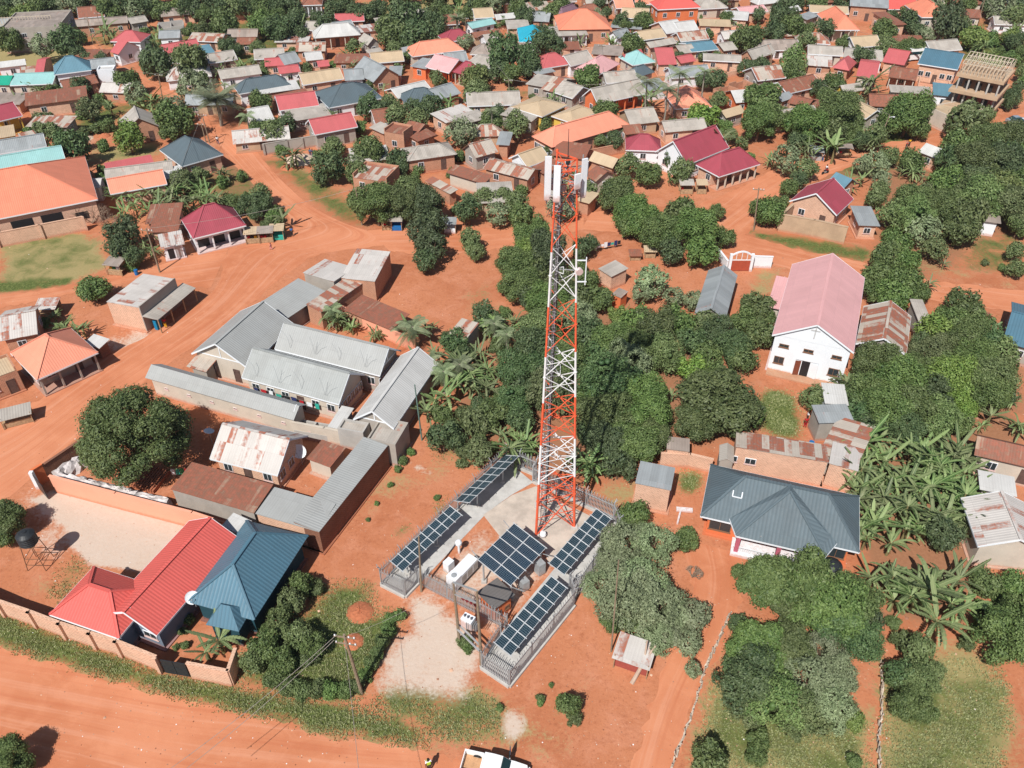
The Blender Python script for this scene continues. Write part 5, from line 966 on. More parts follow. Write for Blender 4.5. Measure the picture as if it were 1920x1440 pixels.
for i, j in ((0, 2), (2, 1), (1, 0)):
    mb = MB()
    for z0, z1 in zip(lv, lv[1:]):
        a0, a1, b0, b1 = leg(i, z0 + .1), leg(i, z1), leg(j, z0 + .1), leg(j, z1); zm = (z0 + z1) / 2; m = bm(zm); t_ = .085 - .04 * zm / TWH
        mb.bar(a0, b1, t_, t_, m); mb.bar(b0, a1, t_, t_, m); tt = (a0 - b0).length / ((a0 - b0).length + (a1 - b1).length); X0 = a0.lerp(b1, tt)
        zc = X0.z; 
        if zm < 24: mb.bar(leg(i, zc), leg(j, zc), .05, .05, m)
        if zm < 12 or z1 > 38: mb.bar(leg(i, z1), leg(j, z1), .045, .045, bm(z1))
        if zm > 14: continue
        if z1 - z0 > 4: mb.bar(leg(i, z0 + 2.6).lerp(leg(j, z0 + 2.6), 0), a0.lerp(b1, .3), .045, .045, m); mb.bar(leg(j, z0 + 2.6), b0.lerp(a1, .3), .045, .045, m)
        mb.bar(leg(i, z0 + (zc - z0) * .5), a0.lerp(b1, .27), .04, .04, m); mb.bar(leg(j, z0 + (zc - z0) * .5), b0.lerp(a1, .27), .04, .04, m)
    mb.obj('bracing', [M_tr, M_tw], tw)
mb = MB()      # plan bracing inside
for z in lv[1:-1:2]:
    m = [leg(k, z).lerp(leg((k + 1) % 3, z), .5) for k in range(3)]
    for k in range(3): mb.bar(m[k], m[(k + 1) % 3], .045, .045, bm(z))
mb.obj('plan_bracing', [M_tr, M_tw], tw)
def inn(z, u, v): return cb.lerp(ct, z / TWH) + (leg(0, z) - cb.lerp(ct, z / TWH)) * u + (leg(1, z) - cb.lerp(ct, z / TWH)) * v
mb = MB(); la_ = lambda z: inn(z, .45, .1) + Vector((-.2, 0, 0)); lb_ = lambda z: la_(z) + Vector((.42, .1, 0))
mb.bar(la_(.2), la_(TWH - .5), .05); mb.bar(lb_(.2), lb_(TWH - .5), .05)
for z in np.arange(.5, TWH - .6, .33): mb.bar(la_(z), lb_(z), .03)
for z in np.arange(3, TWH - 1, 1.6):
    c0 = (la_(z) + lb_(z)) / 2
    pts = [c0 + Vector((.36 * math.cos(a_), -.1 - .36 + .36 * math.sin(a_), 0)) for a_ in np.linspace(.6, math.pi * 2 + math.pi - .6 - math.pi, 8)]
    for p0, p1 in zip(pts, pts[1:]): mb.bar(p0, p1, .03)
mb.obj('ladder', M_steel, tw); mb = MB(); ta_ = lambda z: inn(z, .12, .38) + Vector((.15, 0, 0)); mb.bar(ta_(.2), ta_(TWH - 2), .34, .08); mb.obj('cable_tray', M_steel, tw); mb = MB()
for k in range(5): mb.bar(ta_(.3) + Vector((-.12 + .06 * k, -.06, 0)), ta_(TWH - 2) + Vector((-.12 + .06 * k, -.06, 0)), .035)
mb.obj('cable', M_black, tw)
TWp = Vector(tw.location)
def ant(px, py, zb, h, w2, rz, d_=.16):
    q = G(px, py, zb) - TWp; mb = MB(); mb.box((0, 0, h / 2), (w2, d_, h)); mb.box((0, .02, -.04), (w2 * .8, d_ * .7, .1)); o = mb.obj('panel_antenna', M_white, tw, q, rz)
    mb = MB(); mb.tube([(0, .3, -.5), (0, .3, h + .2)], .05, 8); mb.bar((0, 0, .3), (0, .3, .3), .07); mb.bar((0, 0, h - .3), (0, .3, h - .3), .07); mb.obj('mount', M_steel, o)
    c_ = cb.lerp(ct, (zb + 1) / TWH); mb = MB(); mb.bar(q + Vector((0, .2, .4)), Vector((c_.x, c_.y, q.z + .4)), .06); mb.bar(q + Vector((0, .2, h * .8)), Vector((c_.x, c_.y, q.z + h * .8)), .06); mb.obj('arm', M_steel, tw)
ant(1026, 374, 36.9, 3.5, .5, rad(8)); ant(1043, 377, 37.8, 2.8, .5, rad(-6), .2); ant(1093, 369, 37.2, 3.1, .45, rad(25)); ant(1082, 354, 38.3, 1.2, .5, rad(30)); ant(1047, 330, 38.3, 1.1, .3, rad(150)); ant(1100, 330, 38.0, 1.2, .28, rad(70))
mb = MB()
for k, (px, py, z) in enumerate([(1050, 378, 36.9), (1072, 345, 38.2), (1058, 352, 38.0), (1074, 388, 36.2), (1040, 392, 35.9), (1035, 350, 37.7), (1036, 340, 38.1), (1080, 362, 37.2), (1046, 385, 36.0), (1053, 390, 35.9), (1064, 320, 38.9), (1068, 372, 36.6)]):
    q = G(px, py, z) - TWp; b_ = MB(); b_.box((0, 0, 0), (.38, .2, .5), rad(30 * k)); b_.obj('radio_unit', M_white if k % 3 else M_steel, tw, q)
def drum(px, py, z, r_, lab, mat):
    q = G(px, py, z) - TWp; b_ = MB(); b_.tube([(0, 0, 0), (.1, -.3, 0)], [r_, r_], 18); b_.obj('microwave_dish', mat, tw, q); b_ = MB(); c_ = cb.lerp(ct, z / TWH); b_.bar(q, Vector((c_.x, c_.y, q.z)), .06); b_.obj('arm', M_steel, tw)
drum(1080, 358, 37.3, .34, '', M_white); drum(1069, 374, 36.5, .24, '', M_steel); drum(1084.5, 507, 30.9, .3, '', M_white)
b_ = MB(); 
for z in (31.9, 29.9): q0 = leg(2, z); b_.bar(q0, q0 + Vector((.85, 0, 0)), .08)
q0 = leg(2, 29.6); b_.bar(q0 + Vector((.72, 0, 0)), q0 + Vector((.72, 0, 2.6)), .08); b_.obj('dish_mount', M_white, tw)
b_ = MB(); b_.tube([ct + Vector((.35, 0, -1.5)), ct + Vector((.3, 0, 2.2))], [.05, .02], 6); b_.obj('lightning_rod', M_black, tw)
b_ = MB(); b_.lathe(leg(1, TWH), [(.08, 0), (.12, .1), (.1, .25), (.0, .3)], 10); b_.obj('beacon_lamp', M_tr, tw)
b_ = MB(); 
for z in (TWH, TWH - .9):
    for k in range(3): b_.bar(leg(k, z), leg((k + 1) % 3, z), .09)
b_.obj('top_frame', M_tr, tw)
# loose coiled feeder cables under the antennas
b_ = MB(); rr = random.Random(3)
for k in range(16):
    z = rr.uniform(34.6, 37.6); c_ = cb.lerp(ct, z / TWH) + Vector((rr.uniform(-.9, .9), rr.uniform(-.6, .3), 0)); a0 = rr.uniform(0, 6)
    b_.tube([c_ + Vector((.28 * math.cos(a0 + t), .1 * math.sin(a0 + t), .28 * math.sin(t))) for t in np.linspace(0, 4.4, 9)], .025, 4, cap=False)
b_.obj('feeder_cable', M_black, tw)
# ---------------- solar compound ----------------
def slab(name, pts, z, mat, label=None):
    mb = MB(); mb.face([Vector((*G(*p).xy, z)) for p in pts]); o = mb.obj(name, mat); 
    for p in o.data.polygons:
        if p.normal.z < 0: p.flip()
    return struct(o)
M_pad = plain('compound_concrete', rgb(208, 206, 202, .72), .9, var=.22, scale=.8); M_pad2 = plain('tower_pad_concrete', rgb(212, 198, 184, .74), .9, var=.25, scale=.6)
slab('pavement', [(715,1098),(760,1121),(790,1092),(812,1068),(915,960),(960,928),(1000,905),(975,885),(950,868)][::-1], .05, M_pad)
slab('pavement', [(906,966),(961,928.5),(1005,912),(1060,945),(1115,972),(1150,975),(1160,1000),(1100,1050),(1030,1062),(1020,1030),(940,1010)][::-1], .054, M_pad2)
slab('pavement', [(1160,1000),(1078,1125),(1077,1137),(955,1289),(902,1253),(925,1205),(1045,1060),(1108,996)][::-1], .058, M_pad)
def fence(pts, label, kerb=True, h=2.3, gate=False, diam=None):
    Q = [G(*p) for p in pts]; o = thing('palisade_fence', label, 'fence', Q[0])
    for a, b in zip(Q, Q[1:]):
        a = a - Q[0]; b = b - Q[0]; d = b - a; L = d.length; u = d / L; nn = Vector((-u.y, u.x, 0)); mb = MB(); n = int(L / .17); base_ = .3 if kerb else .1
        for i in range(n):
            p = a + d * ((i + .5) / n); mb.box(p + Vector((0, 0, base_ + h / 2 - .1)), (.07, .02, h - .2), math.atan2(u.y, u.x)); mb.bar(p + Vector((0, 0, base_ + h - .2)), p + nn * .12 * (1 if (i % 2) else -1) + Vector((0, 0, base_ + h + .12)), .05, .02)
        mb.obj('pales', M_fence, o); mb = MB()
        for z in (base_ + .25, base_ + h - .45): mb.bar(a + Vector((0, 0, z)) + nn * .04, b + Vector((0, 0, z)) + nn * .04, .05, .07)
        mb.obj('rail', M_fence, o); m_ = max(1, int(L / 2.75))
        for i in range(m_ + 1): mb = MB(); p = a + d * (i / m_) + nn * .09; mb.box(p + Vector((0, 0, base_ + h / 2)), (.09, .09, h + .1), math.atan2(u.y, u.x)); mb.bar(p + Vector((0, 0, base_ + h)), p - nn * .35 + Vector((0, 0, base_ + h + .45)), .05); mb.obj('fence_post', M_fence, o)
        if kerb: mb = MB(); mb.bar(a + Vector((0, 0, .15)), b + Vector((0, 0, .15)), .34, .3); mb.obj('kerb', M_conc, o)
    if diam:
        for i in range(4): p = (Q[0] * (1 - .53 - .045 * i) + Q[-1] * (.53 + .045 * i)) - Q[0]; mb = MB(); mb.box(p + Vector((-.06, -.1, 1.6)), (.3, .04, .3), rot=Matrix.Rotation(rad(-30), 3, 'Z') @ Matrix.Rotation(rad(45), 3, 'Y')); mb.obj('diamond_plate', plain('maroon_plate', rgb(150, 40, 50, .6)), o)
    return o
fence([(950,868),(715,1098)], 'grey palisade fence along the left side of the solar compound'); fence([(715,1098),(760,1121),(785,1095)], 'short palisade return around the front left array')
fence([(785,1097),(950,1182)], 'palisade gate line with dark red diamonds facing the lower road', kerb=False, diam=True); fence([(938,1200),(902,1253),(955,1289)], 'palisade fence closing the front right array end')
fence([(955,1289),(1077,1137)], 'low-kerbed palisade fence on the right of the front array'); fence([(1077,1130),(1068,1108),(1086,1112),(1160,1003)], 'palisade fence beside the rear right array with a lattice corner')
fence([(1160,1003),(1150,975),(1000,905)], 'rear palisade fence behind the telecom tower'); fence([(1000,905),(1006,893),(975,880),(950,868)], 'palisade corner at the far end of the rear left array')
def cell_mat(name, col, nx, ny, lw):
    s = NT(name); uv = s.uv(); sp = s.n('SeparateXYZ', Vector=uv); fx = s.math('FRACT', s.math('MULTIPLY', sp.outputs[0], nx)); fy = s.math('FRACT', s.math('MULTIPLY', sp.outputs[1], ny))
    l1 = s.math('MAXIMUM', s.math('LESS_THAN', fx, lw * .6), s.math('LESS_THAN', fy, lw)); rn = s.rnd()
    c = s.mix(rn, col, tuple(x * 1.35 for x in col)); c = s.mix(s.math('MULTIPLY', l1, .6), c, (.30, .38, .44)); return s.out(c, .18, spec=.5)
M_c1 = cell_mat('solar_cells', (.008, .022, .032), 6, 5, .1); M_c2 = cell_mat('solar_cells_canopy', (.005, .018, .034), 10, 6, .1)
M_alu = plain('aluminium_frame', rgb(222, 226, 228, .8), .4, metal=.3)
def array(ca, cb_, cc, zl, zr_, nu, nv, cell, label, posts, podh=0):
    """ca near-left corner, cb_ far-left corner, cc near-right corner (photo survey), zl/zr_ heights of left and right edge"""
    A, B, C_ = G(*ca, zl), G(*cb_, zl), G(*cc, zr_); u = (B - A); Lu = u.length; u.normalize(); vv = C_ - A; vh = vv - u * vv.dot(u); Lv = vh.length; v = vh.normalized(); n = u.cross(v); n = n if n.z > 0 else -n
    c0 = A + u * Lu / 2 + v * Lv / 2; o = thing('solar_array', label, 'solar panels', (c0.x, c0.y, 0)); off = -Vector((c0.x, c0.y, 0)); A = A + off
    Rm = Matrix((u, v, u.cross(v))).transposed() if u.cross(v).z > 0 else Matrix((v, u, v.cross(u))).transposed(); flip = u.cross(v).z <= 0
    pu, pv = Lu / nu, Lv / nv; gap = .05; f = MB(); hx, hy = (pu - gap) / 2, (pv - gap) / 2
    if flip: hx, hy = hy, hx
    f.face([Vector((-hx, -hy, .02)), Vector((hx, -hy, .02)), Vector((hx, hy, .02)), Vector((-hx, hy, .02))], 0, [(0, 0), (1, 0), (1, 1), (0, 1)] if not flip else [(0, 0), (1, 0), (1, 1), (0, 1)])
    t = .045; z_ = .02
    for x0, y0, sx, sy in ((0, -hy, 2 * hx, t), (0, hy, 2 * hx, t), (-hx, 0, t, 2 * hy), (hx, 0, t, 2 * hy)): f.box((x0, y0, z_), (sx, sy, .045), m=1)
    f.box((0, 0, -.012), (2 * hx, 2 * hy, .02), m=1); me = f.mesh('solar_module', [cell, M_alu])
    for i in range(nu):
        for j in range(nv):
            mo = link('solar_module', me, o, A + u * pu * (i + .5) + v * pv * (j + .5)); mo.rotation_mode = 'QUATERNION'; mo.rotation_quaternion = Rm.to_quaternion()
    mb = MB()
    for i in range(nu + 1): p = A + u * pu * i + n * .03; mb.bar(p - v * .12, p + v * (Lv + .12), .075, .06)
    for j in (.2, .8): mb.bar(A + v * Lv * j - n * .12, A + v * Lv * j + u * Lu - n * .12, .08, .1)
    mb.obj('rail', M_alu, o)
    for fu, fv in posts:
        p = A + u * Lu * fu + v * Lv * fv; mb = MB(); b0 = Vector((p.x, p.y, 0)); mb.tube([b0, p - n * .1], .09, 8)
        for s_ in (-.35, .35): mb.bar(Vector((p.x, p.y, p.z - .9)), p + v * Lv * s_ - n * .1, .06)
        mb.obj('post', M_steel, o); mb = MB(); mb.box(b0 + Vector((0, 0, .14)), (.5, .5, .28)); mb.obj('plinth', M_conc, o)
    return o
q = lambda x, y: (700 + x / 4, 840 + y / 4)
array(q(612,398), q(985,55), q(708,424), 2.2, 3.2, 7, 2, M_c1, 'rear left row of dark solar panels tilted away, two plinths showing', [(.28, .5), (.8, .5)])
array(q(128,850), q(575,435), q(225,922), 2.7, 2.3, 8, 2, M_c1, 'front left row of dark solar panels behind the short wooden pole', [(.15, .5), (.65, .5)])
array(q(782,838), q(1055,565), q(1025,1040), 3.6, 2.7, 5, 2, M_c2, 'square central canopy of ten large blue solar panels', [(.08, .08), (.08, .93), (.95, .9), (.93, .1)])
array(q(1315,865), q(1672,455), q(1435,950), 2.6, 2.2, 8, 2, M_c1, 'rear right row of dark solar panels below the tower foot', [(.2, .5), (.8, .5)])
k_ = 260 / 1440; array((860 + 370 * k_, 1040 + 915 * k_), (860 + 960 * k_, 1040 + 225 * k_), (860 + 540 * k_, 1040 + 1055 * k_), 2.6, 2.2, 8, 2, M_c1, 'front right row of dark solar panels nearest the camera', [(.2, .5), (.8, .5)])
LM.append(('the solar compound', Vector((1, 50, 0)), None))
gn = thing('generator', 'long white generator cabinet on a skid beside the central canopy', 'generator', G(868, 1092), rad(90 - 36)); mb = MB()
mb.box((.6, 0, 1.15), (2.6, 1.15, 1.3)); mb.box((-1.15, 0, 1.15), (.9, 1.15, 1.5)); mb.obj('housing', M_white, gn); mb = MB(); mb.box((.3, 0, .3), (3.6, 1.1, .35)); mb.obj('skid', M_black, gn)
mb = MB(); mb.lathe((-1.1, 0, 1.9), [(.28, 0), (.28, .06), (0, .08)], 14); mb.obj('filler_cap', M_steel, gn); mb = MB()
for x in (-.3, .6, 1.5): mb.box((x, -.585, 1.1), (.7, .02, .9))
mb.obj('louvre', plain('vent_grey', rgb(200, 196, 192, .7)), gn); gn.location = G(866, 1088)
bx = thing('cabinet', 'small white cubic cabinet left of the generator', 'cabinet', G(842, 1068), rad(50)); mb = MB(); mb.box((0, 0, .75), (.85, .75, 1.1)); mb.obj('housing', M_white, bx); mb = MB(); mb.box((0, 0, .1), (.9, .8, .2)); mb.obj('plinth', M_conc, bx)
bx = thing('vent_post', 'white post with rounded cap between generator and left array', 'post', G(861, 1037)); mb = MB(); mb.tube([(0, 0, 0), (0, 0, 1.3)], .13, 10); mb.obj('shaft', M_white, bx); mb = MB(); mb.lathe((0, 0, 1.3), [(.16, 0), (.34, .12), (.34, .4), (.2, .58), (0, .62)], 16); mb.obj('cap', M_white, bx, smooth=True)
bx = thing('lamp_globe', 'small white globe lamp at the foot of the telecom tower', 'lamp', G(1018, 1007)); mb = MB(); mb.lathe((0, 0, .1), [(.1, 0), (.3, .12), (.36, .35), (.28, .6), (0, .7)], 16); mb.obj('globe', M_white, bx, smooth=True); mb = MB(); mb.box((0, 0, .08), (.5, .5, .16)); mb.obj('plinth', M_conc, bx)
view(800, 1000, 6); house('s', (560, 660), (758, 860), (950, 650), 2.25, .06, 'dg', 'og', 'small orange equipment hut with flat grey top inside the compound', 'the orange equipment hut', win=0, ov=.28, name='equipment_hut', cat='hut', base=False); HUT = HOUSES[-1]
mb = MB(); 
for a_, b_ in (((-.4, -.9), (.85, -.9)), ((.85, -.9), (.85, .6)), ((.85, .6), (-.4, .6)), ((-.4, .6), (-.4, -.9))): pass
for i in range(2): put(HUT, 'r', -.5 + i, .6, wd=.5, ht=.5, fr='b')
view(0, 0, 1)
cabt = thing('equipment_cabinet', 'grey steel cabinets standing under the canopy edge', 'cabinet', G(1012, 1075)); 
for x, y, s_ in ((0, 0, 1.5), (-1.6, -1.9, 1.2)): mb = MB(); mb.box((x, y, s_ / 2 + .2), (.8, .8, s_), rad(36)); mb.obj('housing', M_steel, cabt)
# ---------------- vegetation ----------------
LEAF = {
 'm': leaf_mat('mango', (.036, .068, .019), (.135, .178, .060)), 't': leaf_mat('midgreen', (.054, .088, .028), (.170, .210, .085)),
 'd': leaf_mat('dark', (.030, .058, .024), (.105, .142, .060)), 'g': leaf_mat('greygreen', (.100, .135, .065), (.230, .270, .150)),
 'l': leaf_mat('lightgreen', (.070, .120, .026), (.190, .240, .068)), 'b': leaf_mat('bush', (.048, .086, .025), (.145, .195, .068)),
 'n': leaf_mat('banana', (.050, .092, .026), (.215, .260, .115), .25), 'p': leaf_mat('palm', (.10, .13, .065), (.24, .275, .16)),
}
def ico():
    t = (1 + 5 ** .5) / 2; V = np.array([(-1, t, 0), (1, t, 0), (-1, -t, 0), (1, -t, 0), (0, -1, t), (0, 1, t), (0, -1, -t), (0, 1, -t), (t, 0, -1), (t, 0, 1), (-t, 0, -1), (-t, 0, 1)], float)
    F = [(0,11,5),(0,5,1),(0,1,7),(0,7,10),(0,10,11),(1,5,9),(5,11,4),(11,10,2),(10,7,6),(7,1,8),(3,9,4),(3,4,2),(3,2,6),(3,6,8),(3,8,9),(4,9,5),(2,4,11),(6,2,10),(8,6,7),(9,8,1)]
    return V / np.linalg.norm(V[0]), np.array(F)
def crown_mesh(seed, K, N, ls, mat, spread=.62, lr=(.3, .46), core=.74, holes=0.0, dome=False):
    g = np.random.default_rng(seed); C = []; Rr = []
    norm = lambda V: V * np.array([1 / np.percentile(np.hypot(V[:, 0], V[:, 1]), 97)] * 2 + [1 / np.percentile(np.abs(V[:, 2]), 97)])
    while len(C) < K:
        v = g.normal(size=3); v /= np.linalg.norm(v); 
        if v[2] < -.55: continue
        q_ = g.uniform(0, 1) if not dome else (g.uniform(.58, .68) if K > 50 else g.uniform(.4, .95)); C.append(v * spread * (.5 + .75 * q_) * np.array([1, 1, g.uniform(.7, 1.15) if not dome else 1.0])); Rr.append(lr[1] - (lr[1] - lr[0]) * q_ * g.uniform(.5, 1.1))
    C.append(np.zeros(3)); Rr.append(.5); C = np.array(C); Rr = np.array(Rr)
    k = g.choice(len(C), N, p=Rr ** 2 / (Rr ** 2).sum()); d = g.normal(size=(N, 3)); d /= np.linalg.norm(d, axis=1)[:, None]
    p = C[k] + d * (Rr[k] * np.where(g.uniform(0, 1, N) > .84, g.uniform(1.05, 1.5, N), g.uniform(.8, 1.1, N)))[:, None]
    dist = np.linalg.norm(p[:, None] - C[None], axis=2) / Rr[None]; inside = (dist < .8).any(1); keep = ~inside
    if holes: 
        h = np.sin(p[:, 0] * 7 + seed) + np.sin(p[:, 1] * 6.3 + 2 * seed) + np.sin(p[:, 2] * 8 + seed * .7); keep &= (h < 3 - holes * 3)
    p, d, k = p[keep], d[keep], k[keep]; n = len(p)
    nrm = d + g.normal(size=(n, 3)) * .55; nrm[:, 2] += .25; nrm /= np.linalg.norm(nrm, axis=1)[:, None]
    a = np.cross(nrm, g.normal(size=(n, 3))); a /= np.linalg.norm(a, axis=1)[:, None]; b = np.cross(nrm, a); s = ls * g.uniform(.6, 1.35, n)[:, None]
    w_ = g.uniform(.35, .6, n)[:, None]
    V = np.stack([p - a * s, p - b * s * w_ + nrm * s * .12, p + a * s - nrm * s * .15, p + b * s * w_ + nrm * s * .12], 1).reshape(-1, 3)
    F = np.arange(n * 4).reshape(-1, 4); tint = np.clip(g.uniform(0, 1, n) * .75 + (g.uniform(0, .35, len(C)))[k], 0, 1)
    if core:
        iv, f3 = ico(); VV = [V]; FF = [F]; tt = [tint]; o = len(V)
        for c, r in zip(C, Rr):
            j = 1 + g.uniform(-.12, .12, len(iv)); VV.append(c + iv * j[:, None] * r * core); FF.append(np.concatenate([f3, f3[:, 2:]], 1) + o); o += len(iv); tt.append(np.full(len(f3), .15))
        # triangles stored as degenerate quads would be dropped; build them as split quads instead
        V = np.concatenate(VV); tri = np.concatenate([f[:, :3] for f in FF[1:]]); q1 = F[:, :3]; q2 = F[:, [0, 2, 3]]
        Fs = np.concatenate([q1, q2, tri]); ts = np.concatenate([tint, tint, np.concatenate(tt[1:])])
        return np_mesh('crown', norm(V), Fs, mat, {'tint': ts})
    return np_mesh('crown', norm(V), F, mat, {'tint': tint})
def trunk_mesh(seed):     # unit tree: ground at z=0, crown centre at z=1, crown radius about 1
    g = random.Random(seed); mb = MB(); j = Vector((g.uniform(-.08, .08), g.uniform(-.08, .08), .45))
    mb.tube([(0, 0, -.05), j * .5, j], [.085, .06, .05], 8)
    for k in range(5):
        a = k * 1.256 + g.uniform(-.4, .4); r = g.uniform(.3, .55); mb.tube([j, j + Vector((math.cos(a) * r * .5, math.sin(a) * r * .5, .3)), j + Vector((math.cos(a) * r, math.sin(a) * r, g.uniform(.5, .95)))], [.04, .028, .01], 6)
    return mb.mesh('trunk', M_bark, True)
TR_ = [trunk_mesh(i) for i in range(4)]
PROTO = {}
def crown(kind, size, var):
    k = (kind, size, var)
    if k not in PROTO:
        N = {'s': 1400, 'm': 4200, 'l': 20000, 'x': 60000}[size]; ls = {'s': .15, 'm': .088, 'l': .042, 'x': .024}[size]; K = {'s': 9, 'm': 15, 'l': 30, 'x': 85}[size]
        lr = {'s': (.34, .5), 'm': (.28, .44), 'l': (.18, .34), 'x': (.12, .22)}[size]; sp = {'s': .55, 'm': .62, 'l': .68, 'x': .84}[size]
        h = .6 if kind == 'g' else .34 if kind in 'dt' else .12; core = .001 if kind == 'g' else .42 if kind in 'dt' else .6
        if kind == 'g': N = int(N * 1.15)
        PROTO[k] = crown_mesh(hash(size) % 7 * 0 + var * 13 + ord(size) + ord(kind), K, N, ls, LEAF[kind], sp, lr, core, h, kind == 'm')
    return PROTO[k]
TREES = []
KN = {'m': ('mango_tree', 'dense dark green mango tree', 'tree'), 't': ('tree', 'leafy mid green tree', 'tree'), 'd': ('tree', 'dark green tree', 'tree'), 'g': ('tree', 'airy grey-green tree', 'tree'), 'l': ('tree', 'light yellow-green tree', 'tree'), 'b': ('shrub', 'green shrub', 'shrub'), 'n': ('banana_plant', 'banana plant', 'banana plant'), 'p': ('palm_tree', 'feathery palm', 'palm tree')}
rt = random.Random(5)
def tree(kind, x, y, r, asp=1.0, label=None):
    px, py = P(x, y); rp = r / _v[2]; z = 4.0; low = kind == 'b'
    for _ in range(6):
        q = G(px, py, z); s = scale_at(q); rm = rp / s; rz = rm * .8 * asp; z = (rz * .85 if low else max(rz + .5 + .15 * rm, rz * 1.1)); z = min(z, 15)
    q = G(px, py, z); sz = 's' if rp < 13 else 'm' if rp < 34 else 'l' if rp < 75 else 'x'
    base = Vector((q.x, q.y, 0)); nm, ds, cat = KN[kind]
    o = thing(nm, label or '', cat, base); c = link('crown', crown(kind, sz, rt.randrange(3)), o, (0, 0, z), rt.uniform(0, 6.28)); rm *= 1.07; rz *= 1.05; c.scale = (rm, rm * rt.uniform(.9, 1.08), rz)
    t = link('trunk', rt.choice(TR_), o, (0, 0, 0), rt.uniform(0, 6.28)); t.scale = (rm * .9, rm * .9, z)
    TREES.append(dict(o=o, p=base, kind=kind, r=rm, fixed=bool(label), py=py)); return o
# banana plants and palms
def blade_leaf(V, F, T, base, az, L, w_, droop, up, g, tear=True):
    n = 9; d = np.array([math.cos(az), math.sin(az), 0.]); s = np.array([-math.sin(az), math.cos(az), 0.]); pts = []
    for i in range(n + 1):
        t = i / n; pts.append(base + d * L * (t - .12 * t * t) * math.cos(up * (1 - t) * .8) + np.array([0, 0, 1.]) * (L * math.sin(up) * t - droop * L * t ** 2.2))
    tn = g.uniform(.0, .95)
    for i in range(n):
        t0, t1 = i / n, (i + 1) / n
        if t0 < .08: continue
        f = lambda t: w_ * min(1, (t - .04) * 5) * (1 - max(0, t - .75) ** 1.5 * 5.5)
        for sd in (1, -1):
            a0 = pts[i]; a1 = pts[i + 1]; wa, wb = max(.03, f(t0)), max(.03, f(t1)); k = g.uniform(.1, .4) if tear else 0
            e0 = a0 + s * sd * wa * (1 - k * .4) + np.array([0, 0, -.18 * wa - k * .1 * w_]); e1 = a1 + s * sd * wb + np.array([0, 0, .05 - .22 * wb])
            o = len(V); V += [a0 + [0, 0, .0], a1, e1 - (a1 - a0) * k * .3, e0 + (a1 - a0) * k * .15]; F.append((o, o + 1, o + 2, o + 3) if sd < 0 else (o + 3, o + 2, o + 1, o)); T.append(min(1, tn + g.uniform(-.15, .15)))
    o = len(V); 
    for i in range(n):       # pale midrib
        a0, a1 = pts[i], pts[i + 1]; o = len(V); V += [a0 + s * .035 + [0, 0, .02], a0 - s * .035 + [0, 0, .02], a1 - s * .03 + [0, 0, .02], a1 + s * .03 + [0, 0, .02]]; F.append((o, o + 1, o + 2, o + 3)); T.append(1.0)
def banana_proto(seed, nst=3):
    g = random.Random(seed); V = []; F = []; T = []; st = MB()
    for s_ in range(nst):
        c = np.array([g.uniform(-.9, .9), g.uniform(-.9, .9), 0]) if s_ else np.zeros(3); h = g.uniform(1.8, 2.8) * (1 if s_ == 0 else .75)
        st.tube([tuple(c), tuple(c + [0, 0, h])], [.17, .09], 8); nl = g.randint(10, 13)
        for k in range(nl): blade_leaf(V, F, T, c + [0, 0, h - .1], k * 2.4 + g.uniform(-.3, .3), g.uniform(1.7, 3.1), g.uniform(.13, .22), g.uniform(.1, 1.0), g.uniform(.45, 1.45), g)
        for k in range(3):
            a = g.uniform(0, 6.28); o = len(V); p = c + [0, 0, h * .9]; q = p + [math.cos(a) * .35, math.sin(a) * .35, -h * .7]; V += [p, p + [.1, 0, 0], q + [.2, .05, 0], q]; F.append((o, o + 1, o + 2, o + 3)); T.append(1)
    return np_mesh('leaves', np.array([np.array(v, float) for v in V]), np.array(F), LEAF['n'], {'tint': np.array(T)}), st.mesh('stem', plain('banana_stem', rgb(150, 140, 96, .6), .8), True)
BAN = [banana_proto(i, 1 + i % 3) for i in range(6)]
def banana(x, y, r, label=None):
    px, py = P(x, y); rp = r / _v[2]; z = 2.4
    for _ in range(4): q = G(px, py, z); sc_ = max(.5, min(2.1, 1.2 * rp / scale_at(q) / 2.5)); z = 2.3 * sc_
    o = thing('banana_plant', label or '', 'banana plant', (q.x, q.y, 0), rt.uniform(0, 6.28)); lm, sm = rt.choice(BAN)
    l = link('leaves', lm, o); t = link('stem', sm, o); l.scale = t.scale = (sc_,) * 3
    TREES.append(dict(o=o, p=Vector((q.x, q.y, 0)), kind='n', r=2.2 * sc_, fixed=bool(label), py=py)); return o
def palm_proto(seed, nf, L, droop, up=.7):
    g = random.Random(seed); V = []; F = []; T = []
    for k in range(nf):
        az = k * 2.4 + g.uniform(-.2, .2); u = up * g.uniform(-.3, 1.3); LL = L * g.uniform(.8, 1.1); dr = droop * g.uniform(.7, 1.3); d = np.array([math.cos(az), math.sin(az), 0.]); s = np.array([-math.sin(az), math.cos(az), 0.]); n = 14
        pt = [d * LL * t * math.cos(u * (1 - t)) + np.array([0, 0, 1.]) * (LL * math.sin(u) * t - dr * LL * t * t) for t in np.linspace(0, 1, n + 1)]; tn = g.uniform(.1, .8)
        for i in range(1, n):
            w_ = LL * .22 * math.sin(math.pi * min(1, .15 + i / n * .85)) + .1
            for sd in (1, -1):
                for q_ in range(2):
                    a = pt[i] * (1 - q_ * .5) + pt[i + 1] * q_ * .5 if i < n else pt[i]; e = a + s * sd * w_ + d * w_ * .5 + np.array([0, 0, -w_ * .45]); o = len(V); V += [a, a + d * .06 + [0, 0, .02], e, e - d * .05]; F.append((o, o + 1, o + 2, o + 3)); T.append(min(1, max(0, tn + g.uniform(-.2, .2))))
    return np_mesh('fronds', np.array(V), np.array(F), LEAF['p'], {'tint': np.array(T)})
